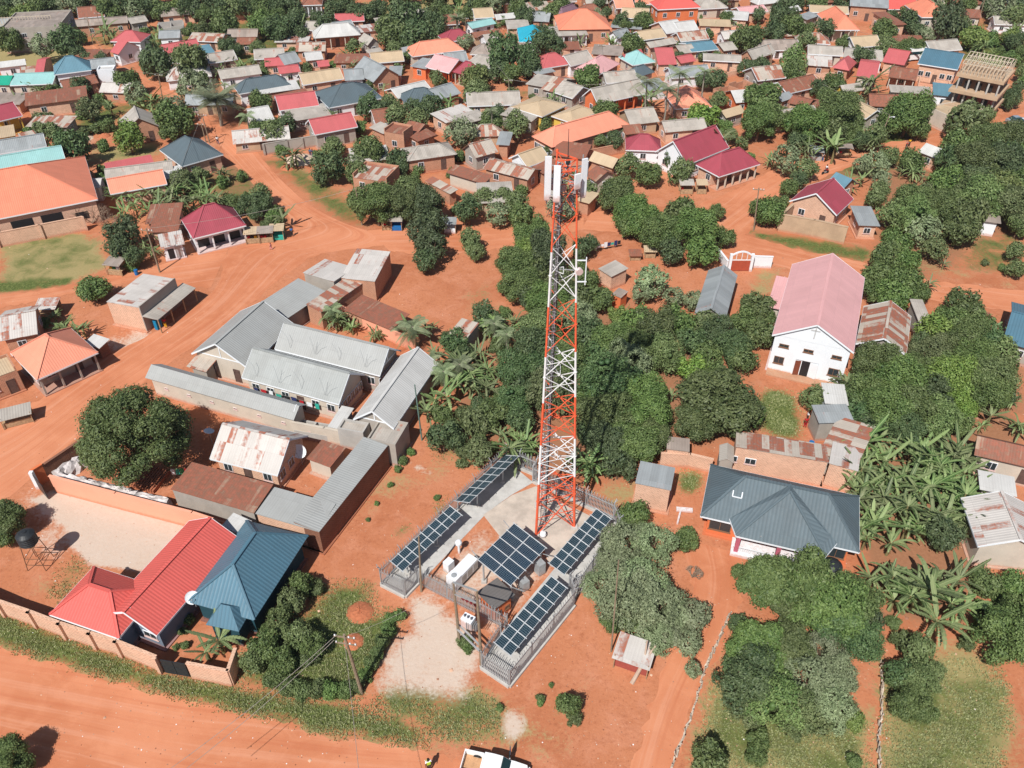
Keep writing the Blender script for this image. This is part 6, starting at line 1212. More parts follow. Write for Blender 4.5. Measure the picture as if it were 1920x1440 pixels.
PALMS = {'royal': palm_proto(1, 16, 3.2, .55, .9), 'date': palm_proto(2, 46, 3.6, .35, 1.1), 'coco': palm_proto(3, 18, 3.0, .7, .7)}
def palm(kind, x, y, r, hgt, label):
    px, py = P(x, y); rp = r / _v[2]; q = G(px, py, hgt); s = rp / scale_at(q) / 3.0
    o = thing('palm_tree', label, 'palm tree', (q.x, q.y, 0)); f = link('fronds', PALMS[kind], o, (0, 0, hgt)); f.scale = (s,) * 3
    mb = MB(); mb.tube([(0, 0, -.1), (.1, 0, hgt * .5), (0, 0, hgt)], [.26, .2, .14] if kind != 'date' else [.4, .34, .3], 10); mb.obj('trunk', plain('palm_bark', rgb(176, 166, 150, .62), .9), o, smooth=True)
    TREES.append(dict(o=o, p=Vector((q.x, q.y, 0)), kind='p', r=3, fixed=True, py=py))
def T(x0, y0, s, txt):
    view(x0, y0, s)
    for it in txt.replace('\n', ';').split(';'):
        a = it.split()
        if not a: continue
        if a[0] == 'n': banana(float(a[1]), float(a[2]), float(a[3]))
        else: tree(a[0], float(a[1]), float(a[2]), float(a[3]), float(a[4]) if len(a) > 4 else 1.0)
T(0, 0, 3, '''d 380 240 92; d 430 300 50; d 875 355 98; m 1060 350 100; m 1110 445 55; m 710 460 72; d 455 490 58; m 975 675 100; m 950 735 60; b 250 680 55; t 300 745 62; b 375 795 50; t 225 720 40
 t 1530 745 72; m 1460 725 58; d 1605 705 66; d 1850 945 92; d 1800 990 50; d 1790 290 34; n 400 940 75; n 345 965 60; n 440 990 60; t 175 955 30; t 50 1010 32; n 60 460 40; n 140 480 45; n 205 500 45; n 95 560 45; b 250 480 35
 d 30 40 60; g 120 35 60; m 210 50 60; d 300 30 60; g 380 30 60; d 450 20 60; m 620 60 70; d 690 40 70; g 760 60 60; d 830 40 70; m 900 60 60; l 975 45 48; d 1060 50 65; d 1130 30 75; m 1150 75 50; d 1220 50 60; t 1320 40 60; d 1400 30 65; m 1480 40 60; d 1560 40 60; d 1640 30 60; d 560 20 50
 m 1480 130 75; d 1560 170 82; d 1640 140 70; m 1550 110 60; d 1690 190 50; d 1830 130 60; d 1880 60 60; d 1780 100 40; b 1130 165 45; b 1250 145 40; b 1050 180 30; b 820 190 38; n 870 225 40; d 570 335 40; d 480 330 36; d 1275 265 52; d 1330 285 40; b 1380 240 26
 n 1250 360 40; n 1310 350 40; n 1370 365 45; n 1430 350 40; b 1500 390 50; n 1630 425 36; n 1750 325 32; b 1730 380 34; b 1880 370 30; b 1380 455 34; n 1740 650 36; n 1790 625 34; n 1860 640 40; b 560 560 36; b 610 590 30; b 460 650 34; b 600 710 44; b 540 725 36; b 480 745 34; b 690 690 30; b 1010 515 22; b 540 380 22; n 560 370 30; b 1000 230 26; b 520 330 30''')
T(640, 0, 3, '''d 90 85 58; d 155 75 62; m 275 185 90; d 350 110 100; d 430 200 92; d 470 120 66; m 300 130 70; d 540 140 70; m 590 90 50; t 295 275 46; m 382 314 36; n 300 315 34; n 335 305 30; d 245 315 24; n 560 215 34; n 500 215 30; n 620 205 34; g 700 240 48; m 690 85 46; g 740 95 30; d 1035 92 58; m 1180 75 58; m 1130 100 40; b 900 130 44; b 960 120 36
 d 915 310 92 1.35; d 895 400 62; d 1045 330 82 1.2; d 1070 390 58; m 960 420 60; d 1145 235 72; d 1200 260 56; d 1120 190 50; m 1642 248 62; m 1385 437 74; d 1570 120 52; m 1600 150 40; m 1695 125 56; d 1740 70 46; d 1680 50 44; t 750 520 78; t 800 500 40; t 540 440 46; d 145 600 74; d 220 620 60; t 300 650 68; t 270 580 56; d 400 615 54; d 515 605 72; m 450 590 40
 g 670 745 88; m 835 690 70; d 880 640 50; n 960 700 46; n 1000 690 36; m 165 845 88; d 320 900 66; d 340 960 40; g 75 915 50; b 430 955 34; m 1730 980 72; d 1850 895 30 2.2; d 1540 790 58; t 1460 790 40; g 1560 730 42; m 1850 715 48; n 100 270 42; n 60 370 42; n 240 500 40; b 200 490 30; b 1320 195 40; b 300 1000 30; n 1310 200 30; n 1830 205 26; n 1770 350 34; d 1900 330 40; t 790 770 30; b 560 60 60; d 30 30 50; b 640 160 30; d 1450 20 40; b 1000 30 50; m 1240 20 50; d 1100 35 40; g 850 30 50; m 780 30 50''')
T(1280, 0, 3, '''m 365 215 84; m 310 230 50; l 410 200 44; d 425 85 34 1.3; m 245 108 42; b 170 160 34; d 540 90 66; d 520 180 64; m 610 150 72; d 600 90 50; t 690 230 56; m 700 170 40; d 800 165 58; d 850 165 36; m 1132 170 68; d 1290 120 66; d 1320 170 44; d 1490 120 88 1.2; d 1540 170 56; m 900 240 42; b 1115 245 46; m 1300 262 54; m 1250 265 40; b 815 82 38; d 1015 325 56; d 980 290 34; d 1180 90 34
 m 200 330 38; d 360 380 48; d 440 385 56; d 430 330 36; m 625 405 64; d 190 450 58; d 120 460 50; d 765 500 56; m 850 478 62; m 800 540 44; m 450 560 96; m 390 520 50; m 430 690 104; m 500 660 76; m 690 700 112; m 620 680 60; m 880 640 124; m 840 740 84; m 960 690 66; d 640 800 54; m 960 770 52; m 1270 640 128; m 1190 660 74; m 1370 610 64; l 1300 700 60; m 1330 730 56
 t 205 560 52; t 165 605 36; g 60 590 56; t 265 765 44; t 335 800 36; d 1000 800 40 1.5; g 1080 920 76; t 1160 880 54; g 1000 930 52; g 1130 1010 52; n 1290 960 56; n 1340 970 50; n 1230 960 44; t 690 950 66; d 650 1010 50; m 600 1055 50; m 1560 830 96; m 1700 800 104; m 1850 780 104; d 1500 900 84; m 1650 910 118; d 1800 920 122; m 1890 880 84; m 1480 1020 96; d 1620 1030 104; l 1790 1050 96; m 1900 1010 80
 d 1720 40 46; g 1800 50 80; t 1860 100 70; d 1900 40 60; b 1640 110 28; b 1640 215 56; b 1740 225 50; d 1880 240 56; b 1850 335 50; d 1840 560 40 1.5; d 1885 490 30 1.3; m 1600 20 50; g 1400 30 60; m 1330 20 50; d 900 20 50; b 750 30 60; d 600 20 60; d 640 10 50; b 1770 140 30; n 30 350 30; b 60 130 26; d 1060 260 26; b 560 640 40''')
T(0, 360, 3, ''.join('n %d %d %d;' % (640 + (i * 97) % 620, -10 + (i * 53) % 130, 62) for i in range(17)) + '''
 d 1390 70 56; d 1470 60 60; d 1430 120 46; b 1540 150 50; b 1500 190 40; b 1290 60 50; d 700 240 100; d 670 320 76; d 760 370 60; b 740 410 40; n 860 240 52; n 850 330 44; n 810 300 44; m 532 548 84 .7; n 360 750 66; n 430 770 62; n 300 700 44; b 250 740 34; n 1850 650 72; n 1900 720 67; n 1840 720 59; b 1560 110 36; b 1330 110 40''')
T(640, 360, 3, '''m 200 70 120; m 330 70 104; m 90 60 60; d 480 70 112; d 420 110 60; d 500 180 80; d 440 240 82; d 500 310 92; d 470 390 66; t 735 260 66; t 760 340 52; t 740 300 60; g 870 120 72; t 800 40 64; t 980 60 70; t 910 30 60; g 720 40 44; m 1080 250 104; m 1140 320 80; m 980 410 104; m 1010 520 104; m 1110 450 84; d 1060 590 76; m 930 540 52; d 795 685 72; d 860 720 50; b 920 680 40
 d 1350 320 66; d 1400 290 46; m 1340 420 50; m 1390 500 66; m 1560 10 104; m 1640 110 104; m 1610 190 64; m 1710 170 104; m 1800 230 108; d 1860 330 78; m 1900 120 90; g 1760 510 100; g 1690 560 66; g 1860 590 62; m 1340 580 84; m 1440 600 80; l 1550 690 56; m 1650 730 100; m 1760 760 118; m 1880 740 100; m 1510 850 118; m 1650 900 118; t 1800 900 118; d 1370 800 100; d 1400 950 100; d 1070 870 130; d 970 980 104; d 1060 740 60
 d 640 850 78; d 600 830 50; d 690 910 56; n 400 790 100; n 480 760 50; n 850 750 86; n 930 790 86; n 470 980 102; n 560 1010 94; n 650 960 102; n 780 900 75; n 720 1040 89; n 10 720 50; n 60 760 50; n 190 800 34; n 820 1000 60; b 880 870 50; n 520 900 50; n 1060 660 44; n 980 720 44''')
T(1280, 360, 3, '''m 70 220 130; m 195 110 48; m 110 330 96; m 235 250 58; m 20 120 80; m 490 110 80; m 430 90 52; m 545 70 50; t 1190 130 90; m 1300 60 104; m 1450 90 110; m 1560 200 100; g 1340 220 96; m 1200 280 84; m 1150 370 84; t 1420 320 76; m 1560 90 92; m 1250 380 74; m 1080 470 76; m 1240 490 92; m 1330 570 62; m 1180 580 92; m 1070 560 60; n 1390 510 50; m 1870 40 92; m 1750 40 80; m 1890 190 66; t 1870 330 56; t 1880 430 52; b 1800 430 26; b 1700 400 22; n 1470 400 40
 m 1570 650 100; t 1640 700 74; m 1500 720 84; l 1430 770 92; m 1560 860 104; t 1390 900 104; m 1700 760 70; m 1650 930 112; t 1790 900 92; m 1800 990 76; t 1860 850 56; m 1500 1000 92; d 1340 850 58; m 420 650 92; m 340 720 74; m 430 800 84; d 200 790 104; d 280 870 104; t 120 750 92; d 50 850 84; m 340 930 84; m 140 950 92; l 50 990 84; m 210 1040 76; g 60 610 56; m 470 700 50; t 1040 880 46; n 1010 950 66; n 1120 960 66; n 1240 960 60; g 1200 800 30''')
T(0, 720, 3, 'm 755 290 272 1.0; m 30 770 105; m 20 860 60')
T(640, 720, 3, '''n 590 60 113; n 650 10 89; n 480 150 81; n 730 30 75; n 810 20 81; d 570 290 96; d 630 320 66; m 560 170 56; m 850 170 92; d 960 110 110; d 1030 50 92; d 1000 210 76; d 790 130 70; n 890 280 76; n 1040 330 76; n 1000 290 50; n 1400 450 96; n 1310 420 44; b 680 448 34; m 1410 180 130; m 1550 190 140; m 1700 180 140; m 1640 330 130; d 1500 330 130; m 1740 290 104; m 1400 90 92; d 1560 450 96; m 1800 200 60; d 1420 300 90
 m 1650 740 84; m 1620 800 60; g 1600 900 140; g 1750 900 130; g 1520 1000 110; t 1700 830 70; b 390 385 26; b 350 432 30; b 318 480 24; b 275 567 18; b 198 672 15; b 150 762 14; b 540 640 20; n 1700 20 60; n 1860 60 50''')
T(1280, 720, 3, '''m 190 110 215 .8; m 90 200 130 .9; m 330 150 120 .9; t 740 78 72; m 1050 60 120; m 1150 150 140; d 1000 150 96; m 1300 130 140; t 1440 200 120; l 1550 130 104; d 1400 60 130; m 1700 50 120; d 1250 250 110; d 1060 250 84; m 1560 230 70; n 1740 170 90; n 1880 240 66; n 1850 110 50; n 1720 90 50; n 1680 240 50; d 1800 60 70; n 920 10 90; n 1010 30 80
 d 1460 850 100; m 20 880 70; m 450 1040 84; m 560 1060 84; m 330 1060 50; b 1850 950 56; b 1780 960 40; b 1620 420 60; b 1560 400 60''')
for i in range(44):      # banana grove: staggered rows across the plot right of the slate-roofed house
    gx, gy = i % 6, i // 6; x = 1000 + gx * 116 + (gy % 2) * 46 + rt.uniform(-28, 28); y = 330 + gy * 78 + rt.uniform(-22, 22)
    if y > 760 and 1400 < x < 1560: continue
    banana(x, y, 98 + rt.uniform(-16, 20))
T(0, 1080, 3, '''m 1700 40 70; t 1640 130 76; b 1780 70 50; m 1570 230 76; t 1590 320 62; m 1490 390 86; t 1680 330 80; m 1760 390 72; t 1420 480 74; m 1590 480 74; b 1730 470 60; b 1500 300 40; b 1650 420 50; b 1540 580 62; b 1620 630 58; b 1700 640 58; b 1780 640 58; b 1860 650 56; n 1230 350 130; n 1160 420 90; m 40 1020 110; m 130 1060 60; b 1060 250 34; b 1030 310 26; b 990 400 20; b 1040 390 26''')
T(640, 1080, 3, '''b 325 222 38; b 275 245 42; b 262 310 44; b 232 370 46; b 205 430 46; b 170 495 46; b 130 560 46; b 85 615 46; b 20 650 50; b 690 370 42; b 710 410 34; b 1180 615 16; b 1118 690 27; b 1118 712 24; m 1280 730 66; b 1310 800 44; b 1240 700 34; b 890 740 24
 g 1620 130 170; g 1760 180 160; g 1470 60 110; g 1700 40 150; m 1530 270 54; m 1480 260 34; g 1850 330 86; t 1750 380 60; g 1880 250 100; t 1640 230 90''')
T(1280, 1080, 3, '''g 60 240 101.2; g 30 390 83.6; g 60 520 50.6; m 480 40 154; m 650 50 198; m 800 150 198; m 960 130 143; d 900 300 154; d 1020 360 114.4; m 600 180 114.4; d 1040 250 88; m 430 410 165; m 560 400 143; d 380 580 187; d 300 520 88; t 520 700 176; t 380 740 110; g 800 430 114.4; g 700 590 154; g 860 560 114.4; t 650 740 132; g 850 720 132; t 760 800 92.4; l 960 810 68.2; d 320 270 59.4; m 425 920 63.8; m 410 1010 61.6; m 140 1030 101.2; t 1330 590 110; d 1240 560 92.4; t 1410 530 61.6; m 1300 730 110; m 1380 770 55; m 1840 330 176; m 1880 180 99; b 1700 50 88; b 1850 60 88; b 1800 120 55; b 640 900 33; b 960 1040 44; n 1400 60 171; n 1280 120 137; n 1520 140 154; n 1440 240 163; n 1330 20 128; n 1560 10 128; n 1180 20 111; n 1060 0 94''')
view(0, 0)
palm('date', 1215, 560, 115, 5.5, 'large date palm with a full round head where the red road bends'); palm('coco', 1385, 650, 62, 5, 'small arching palm right of the large date palm')
view(640, 0); palm('royal', 1720, 460, 90, 9, 'left of the three royal palms behind the orange-gabled house'); palm('royal', 1835, 500, 100, 8.5, 'middle royal palm with pale trunk and drooping head'); palm('royal', 1905, 410, 85, 10, 'right and tallest of the three royal palms'); palm('date', 650, 105, 40, 5, 'small feathery palm near the top middle'); palm('coco', 845, 620, 46, 6, 'palm head over the mango left of the yellow-walled building')
view(1280, 0); palm('royal', 125, 400, 60, 9, 'bushy palm by the low brick foundations')
# continuous canopy: the gaps of the wooded plots are filled with further trees of varied kind
fillg = random.Random(4)
def fill(poly, n, kinds, r0, r1, gap):
    view(0, 0, 1); k = 0; t = 0; xs = [p[0] for p in poly]; ys = [p[1] for p in poly]
    while k < n and t < n * 60:
        t += 1; px, py = fillg.uniform(min(xs), max(xs)), fillg.uniform(min(ys), max(ys))
        if not in_poly(px, py, poly) or any(in_poly(px, py, r) for r in ROADS): continue
        kd = fillg.choice(kinds); rm = fillg.uniform(r0, r1) * (.45 if kd == 'b' else 1); q = G(px, py, rm)
        if any((q.xy - h['p'].xy).length < max(h['w'], h['d']) * .42 + rm * .8 for h in HOUSES if abs(h['p'].y - q.y) < 25): continue
        if any((q.xy - tt['p'].xy).length < (rm + tt['r']) * gap for tt in TREES): continue
        if kd == 'n': banana(px, py, rm * scale_at(q))
        else: tree(kd, px, py, rm * scale_at(q), fillg.uniform(.85, 1.25))
        k += 1
fill([(900,600),(955,480),(1100,440),(1120,560),(1240,720),(1250,850),(1110,880),(1080,760),(960,760)], 12, 'mtdltmg', 2.4, 3.8, .5)
fill([(1640,330),(1920,270),(1920,400),(1830,400),(1740,460),(1640,500)], 9, 'mtdmltg', 2.6, 4, .5); fill([(1620,640),(1750,560),(1920,600),(1920,760),(1850,830),(1600,790)], 9, 'mtdltm', 2.2, 3.6, .5)
fill([(1500,270),(1640,250),(1720,300),(1640,380),(1560,330)], 8, 'tbgn', 1.6, 2.6, .7); fill([(860,720),(960,740),(980,860),(880,860),(800,780)], 14, 'bnbt', 1.5, 2.4, .6)
fill([(0,0),(1920,0),(1920,300),(1500,330),(1250,330),(1000,420),(640,330),(400,240),(0,330)], 210, 'mtdtbbbnngl', 1.6, 3.6, .8)
fill([(170,320),(460,290),(540,420),(380,380),(200,400)], 16, 'nnbt', 1.6, 2.6, .6); fill([(640,330),(830,330),(1000,360),(960,420),(700,420)], 12, 'tbmd', 1.8, 3, .8)
fill([(1650,1120),(1900,1080),(1920,1200),(1700,1230)], 8, 'bntb', 1.4, 2.2, .7)
# far woods beyond the town, behind everything else: a row of separate trees along the horizon side
view(0, 0, 1)
for i in range(64):
    row = i % 2; x = -260 + (i // 2) * 76 + rt.uniform(-20, 20); tree(rt.choice('mdtdmg'), x, -14 - row * 34 + rt.uniform(-6, 6), 26 + rt.uniform(-6, 8))
# bare thorn trees
def bare(x, y, r, label):
    px, py = P(x, y); q = G(px, py, 2.0); s = r / _v[2] / scale_at(q); o = thing('bare_tree', label, 'tree', (q.x, q.y, 0)); mb = MB(); g = random.Random(int(x))
    def br(p, d, L, rr, k):
        e_ = p + d * L; mb.tube([p, e_], [rr, rr * .6], 5, cap=False)
        if k:
            for _ in range(3): br(e_, (d + Vector((g.uniform(-.8, .8), g.uniform(-.8, .8), g.uniform(-.25, .45)))).normalized(), L * .72, rr * .6, k - 1)
    for _ in range(6): br(Vector((0, 0, .2)), Vector((g.uniform(-1, 1), g.uniform(-1, 1), .8)).normalized(), s * .42, .07, 4)
    mb.obj('branches', plain('dry_branch', rgb(168, 146, 126, .66), .9), o)
view(0, 360); bare(500, 120, 110, 'grey leafless thicket beside the orange-roofed hall wall'); bare(600, 150, 80, 'leafless spreading tree against the dark bushes, left')
view(1180, 820, 4); bare(490, 960, 80, 'heap of dry branches beside the grey-green tree')
# grass and weeds as ground cover: small blades wherever the surveyed grass cover is strong
def grass():
    g = np.random.default_rng(3); V, C = GV, GC; wgt = np.clip(np.maximum(C[:, 0], C[:, 1] * .35), 0, 1) * (C[:, 2] < .25) * (V[:, 1] < 95) * (V[:, 1] > 22) * (np.abs(V[:, 0]) < V[:, 1] * .85 + 12); idx = np.nonzero(wgt > .3)[0]
    n = 120000; k = g.choice(idx, n, p=wgt[idx] / wgt[idx].sum()); p = V[k] + np.c_[g.uniform(-1, 1, (n, 2)) * (.35 + np.maximum(V[k][:, 1:2] - 35, 0) * .014), np.zeros(n)]
    h_ = np.sin(p[:, 0] * .9) * np.cos(p[:, 1] * 1.1 + p[:, 0] * .3) + g.uniform(-1, 1, n); p = p[h_ > -.1]; n = len(p)
    a = g.uniform(0, 6.28, n); d = np.c_[np.cos(a), np.sin(a), np.zeros(n)]; l = g.uniform(.06, .22, n)[:, None]; up = np.c_[g.uniform(-.5, .5, (n, 2)), np.ones(n)] * l; w_ = g.uniform(.03, .09, n)[:, None]
    Vv = np.stack([p - d * w_, p + d * w_, p + up], 1).reshape(-1, 3); F = np.arange(n * 3).reshape(-1, 3)
    o = link('grass', np_mesh('grass', Vv, F, leaf_mat('grass', (.24, .27, .12), (.44, .44, .24), .45), {'tint': g.uniform(0, 1, n)})); o['kind'] = 'stuff'; tag(o, 'short weeds and grass along the road verges and plots', 'grass')
grass()

view(0, 0, 1); o = tree('g', 1236, 1196, 34, 1.0, 'airy tree with a pale forked trunk leaning over the tin-roofed stall'); mb = MB(); b0 = G(1184, 1282) - Vector(o.location); j0 = G(1208, 1240, 1.2) - Vector(o.location)
mb.tube([b0, j0, j0 + Vector((.9, .5, 1.6))], [.2, .15, .08], 8); mb.tube([j0, j0 + Vector((.1, .6, 2.2))], [.12, .06], 8); mb.obj('branch', plain('pale_bark', rgb(206, 180, 160, .7), .85), o, smooth=True)

view(640, 360)
for x, y, r_, l in ((400, 760, 120, 'full feathery palm in the peach-walled plot beside the grey rows'), (490, 950, 100, 'left of the feathery palms behind the long whitish row'), (575, 1010, 90, 'lowest of the feathery palms behind the long whitish row'), (665, 970, 95, 'right of the feathery palms behind the long whitish row'), (860, 740, 80, 'small palm between the grey rows and the dark canopy'), (930, 800, 76, 'small palm at the edge of the canopy left of the tower')): palm('coco', x, y, r_, 3.4, l)
view(340, 460, 4); palm('coco', 1130, 480, 95, 3.0, 'dense low palm behind the narrow rusty brick store')
# ---------------- vehicles ----------------
M_carw = plain('car_white', rgb(244, 244, 244, .86), .25, var=.04, spec=.6); M_cars = plain('car_silver', rgb(176, 190, 204, .75), .25, metal=.3, var=.05, spec=.6); M_tyre = plain('tyre_rubber', (.02, .02, .02), .9); M_cargl = plain('car_glass', (.02, .05, .06), .08, spec=.8)
def loft(mb, secs, m=0):      # cross-sections along x: (x, half width bottom, half width top, z bottom, z top)
    rings = []
    for x, wb, wt, zb, zt in secs: rings.append([Vector((x, -wb, zb)), Vector((x, wb, zb)), Vector((x, wb * 1.0, zb + (zt - zb) * .6)), Vector((x, wt, zt)), Vector((x, -wt, zt)), Vector((x, -wb, zb + (zt - zb) * .6))])
    for r0, r1 in zip(rings, rings[1:]):
        for k in range(6): mb.face([r0[k], r0[(k + 1) % 6], r1[(k + 1) % 6], r1[k]][::-1], m)
    mb.face(rings[0], m); mb.face(rings[-1][::-1], m)
def wheel(parent, x, y, r=.38, w_=.24):
    mb = MB(); mb.tube([(x, y - w_ / 2, r), (x, y + w_ / 2, r)], r, 18); o = mb.obj('wheel', M_tyre, parent); mb = MB(); mb.tube([(x, y - w_ / 2 - .01, r), (x, y + w_ / 2 + .01, r)], r * .55, 12); mb.obj('rim', M_cars, o)
pk = thing('pickup_truck', 'white double-cab pickup with its far front door open at the bottom edge', 'pickup truck'); mb = MB()
L0, W0 = 5.3, .92
loft(mb, [(2.62, .7, .6, .45, .85), (2.5, .86, .78, .4, .98), (1.5, .91, .84, .4, 1.08), (1.15, .91, .84, .4, 1.1)]); loft(mb, [(1.15, .91, .84, .4, 1.1), (-.95, .91, .86, .4, 1.1)])
for s_ in (-1, 1): mb.box((-1.8, s_ * .86, .82), (1.7, .1, .68))
mb.box((-2.63, 0, .82), (.07, 1.8, .62)); mb.box((-1.0, 0, .85), (.08, 1.7, .7)); mb.obj('body', M_carw, pk)
mb = MB(); loft(mb, [(.55, .84, .70, 1.1, 1.74), (-.2, .85, .72, 1.1, 1.78), (-.92, .85, .72, 1.1, 1.74)]); mb.face([Vector((1.16, -.82, 1.1)), Vector((1.16, .82, 1.1)), Vector((.55, .70, 1.73)), Vector((.55, -.70, 1.73))][::-1]); mb.obj('cab', M_carw, pk)
mb = MB(); mb.face([Vector((1.2, -.76, 1.12)), Vector((1.2, .76, 1.12)), Vector((.58, .66, 1.74)), Vector((.58, -.66, 1.74))]); mb.obj('windscreen', M_cargl, pk)
for s_ in (-1, 1):
    for x0, x1 in ((-.85, -.2), (-.12, .6)): mb = MB(); mb.face([Vector((x0, s_ * .855, 1.16)), Vector((x1, s_ * .855, 1.16)), Vector((x1 - .1, s_ * .765, 1.62)), Vector((x0 + .05, s_ * .765, 1.62))]); mb.obj('side_window', M_cargl, pk)
mb = MB(); mb.box((-1.8, 0, .52), (1.6, 1.6, .06)); mb.obj('load_bed', plain('dusty_bed', rgb(206, 160, 120, .8)), pk)
mb = MB(); mb.bar((-1.05, -.8, 1.25), (-1.05, .8, 1.25), .08); mb.obj('roll_bar', M_carw, pk)
for y in (-.55, .55): mb = MB(); mb.box((2.56, y, .72), (.12, .34, .16)); mb.obj('headlight', M_glass, pk)
mb = MB(); mb.box((2.66, 0, .5), (.14, 1.7, .22)); mb.obj('bumper', M_carw, pk)
for x in (1.75, -1.6):
    for y in (-.82, .82): wheel(pk, x, y)
mb = MB(); mb.box((.95, 1.38, .85), (.07, 1.0, .75), rad(10)); dr = mb.obj('door', M_carw, pk); mb = MB(); mb.box((.94, 1.36, 1.42), (.03, .85, .4), rad(10)); mb.obj('window', M_cargl, dr)
for s_ in (-1, 1): mb = MB(); mb.box((1.0, s_ * 1.02, 1.2), (.1, .22, .16)); mb.obj('mirror', M_black, pk)
a, b = G(872.5, 1404, 1.1), G(975, 1427, 1.1); d = (b - a).normalized(); an = math.atan2(d.y, d.x); nrm = Vector((d.y, -d.x, 0)); c = a + d * 2.65 + nrm * .92; pk.location = (c.x, c.y, 0); pk.rotation_euler = (0, 0, an)
def car(px, py, rz, mat, label, bus=False, grp=None):
    q = G(px, py); o = thing('coach' if bus else 'parked_car', label, 'bus' if bus else 'car', q, rz, grp); mb = MB()
    if bus: loft(mb, [(4, 1.1, 1.0, .5, 2.6), (3.8, 1.2, 1.1, .45, 2.9), (-4, 1.2, 1.1, .45, 2.9)])
    else: loft(mb, [(2.1, .7, .6, .4, .7), (1.95, .82, .74, .3, .85), (.9, .84, .76, .28, .95), (-1.5, .84, .76, .28, .98), (-2.05, .8, .7, .35, .9)])
    mb.obj('body', mat, o)
    if bus:
        for s_ in (-1, 1): mb = MB(); mb.box((0, s_ * 1.19, 2.0), (7.2, .04, .7)); mb.obj('window', M_cargl, o)
    else:
        mb = MB(); loft(mb, [(1.0, .72, .66, .93, .95), (.35, .72, .58, .93, 1.42), (-.9, .72, .58, .93, 1.42), (-1.6, .7, .62, .95, 1.0)]); mb.obj('cabin', M_cargl, o); mb = MB(); mb.box((-.28, 0, 1.43), (1.25, 1.14, .05)); mb.obj('roof_panel', mat, o)
    X = 2.7 if bus else 1.3
    for x in (X, -X):
        for y in (-.8, .8): wheel(o, x, y * (1.3 if bus else 1), .45 if bus else .3, .2)
    return o
view(1280, 0); car(*P(1872, 692), rad(10), M_cars, 'silver-blue car parked by the unfinished three-storey block'); car(*P(1925, 706), rad(12), M_carw, 'white car half cut by the right edge behind the silver one'); car(*P(1317, 335), rad(12), M_carw, 'white coach parked between red-roofed and blue-roofed halls', True)
view(640, 0); car(*P(924, 580), rad(60), M_carw, 'small white car on the red track beside a pole, upper middle'); car(*P(742, 580), rad(20), M_carw, 'white van parked under the light tree, upper middle')
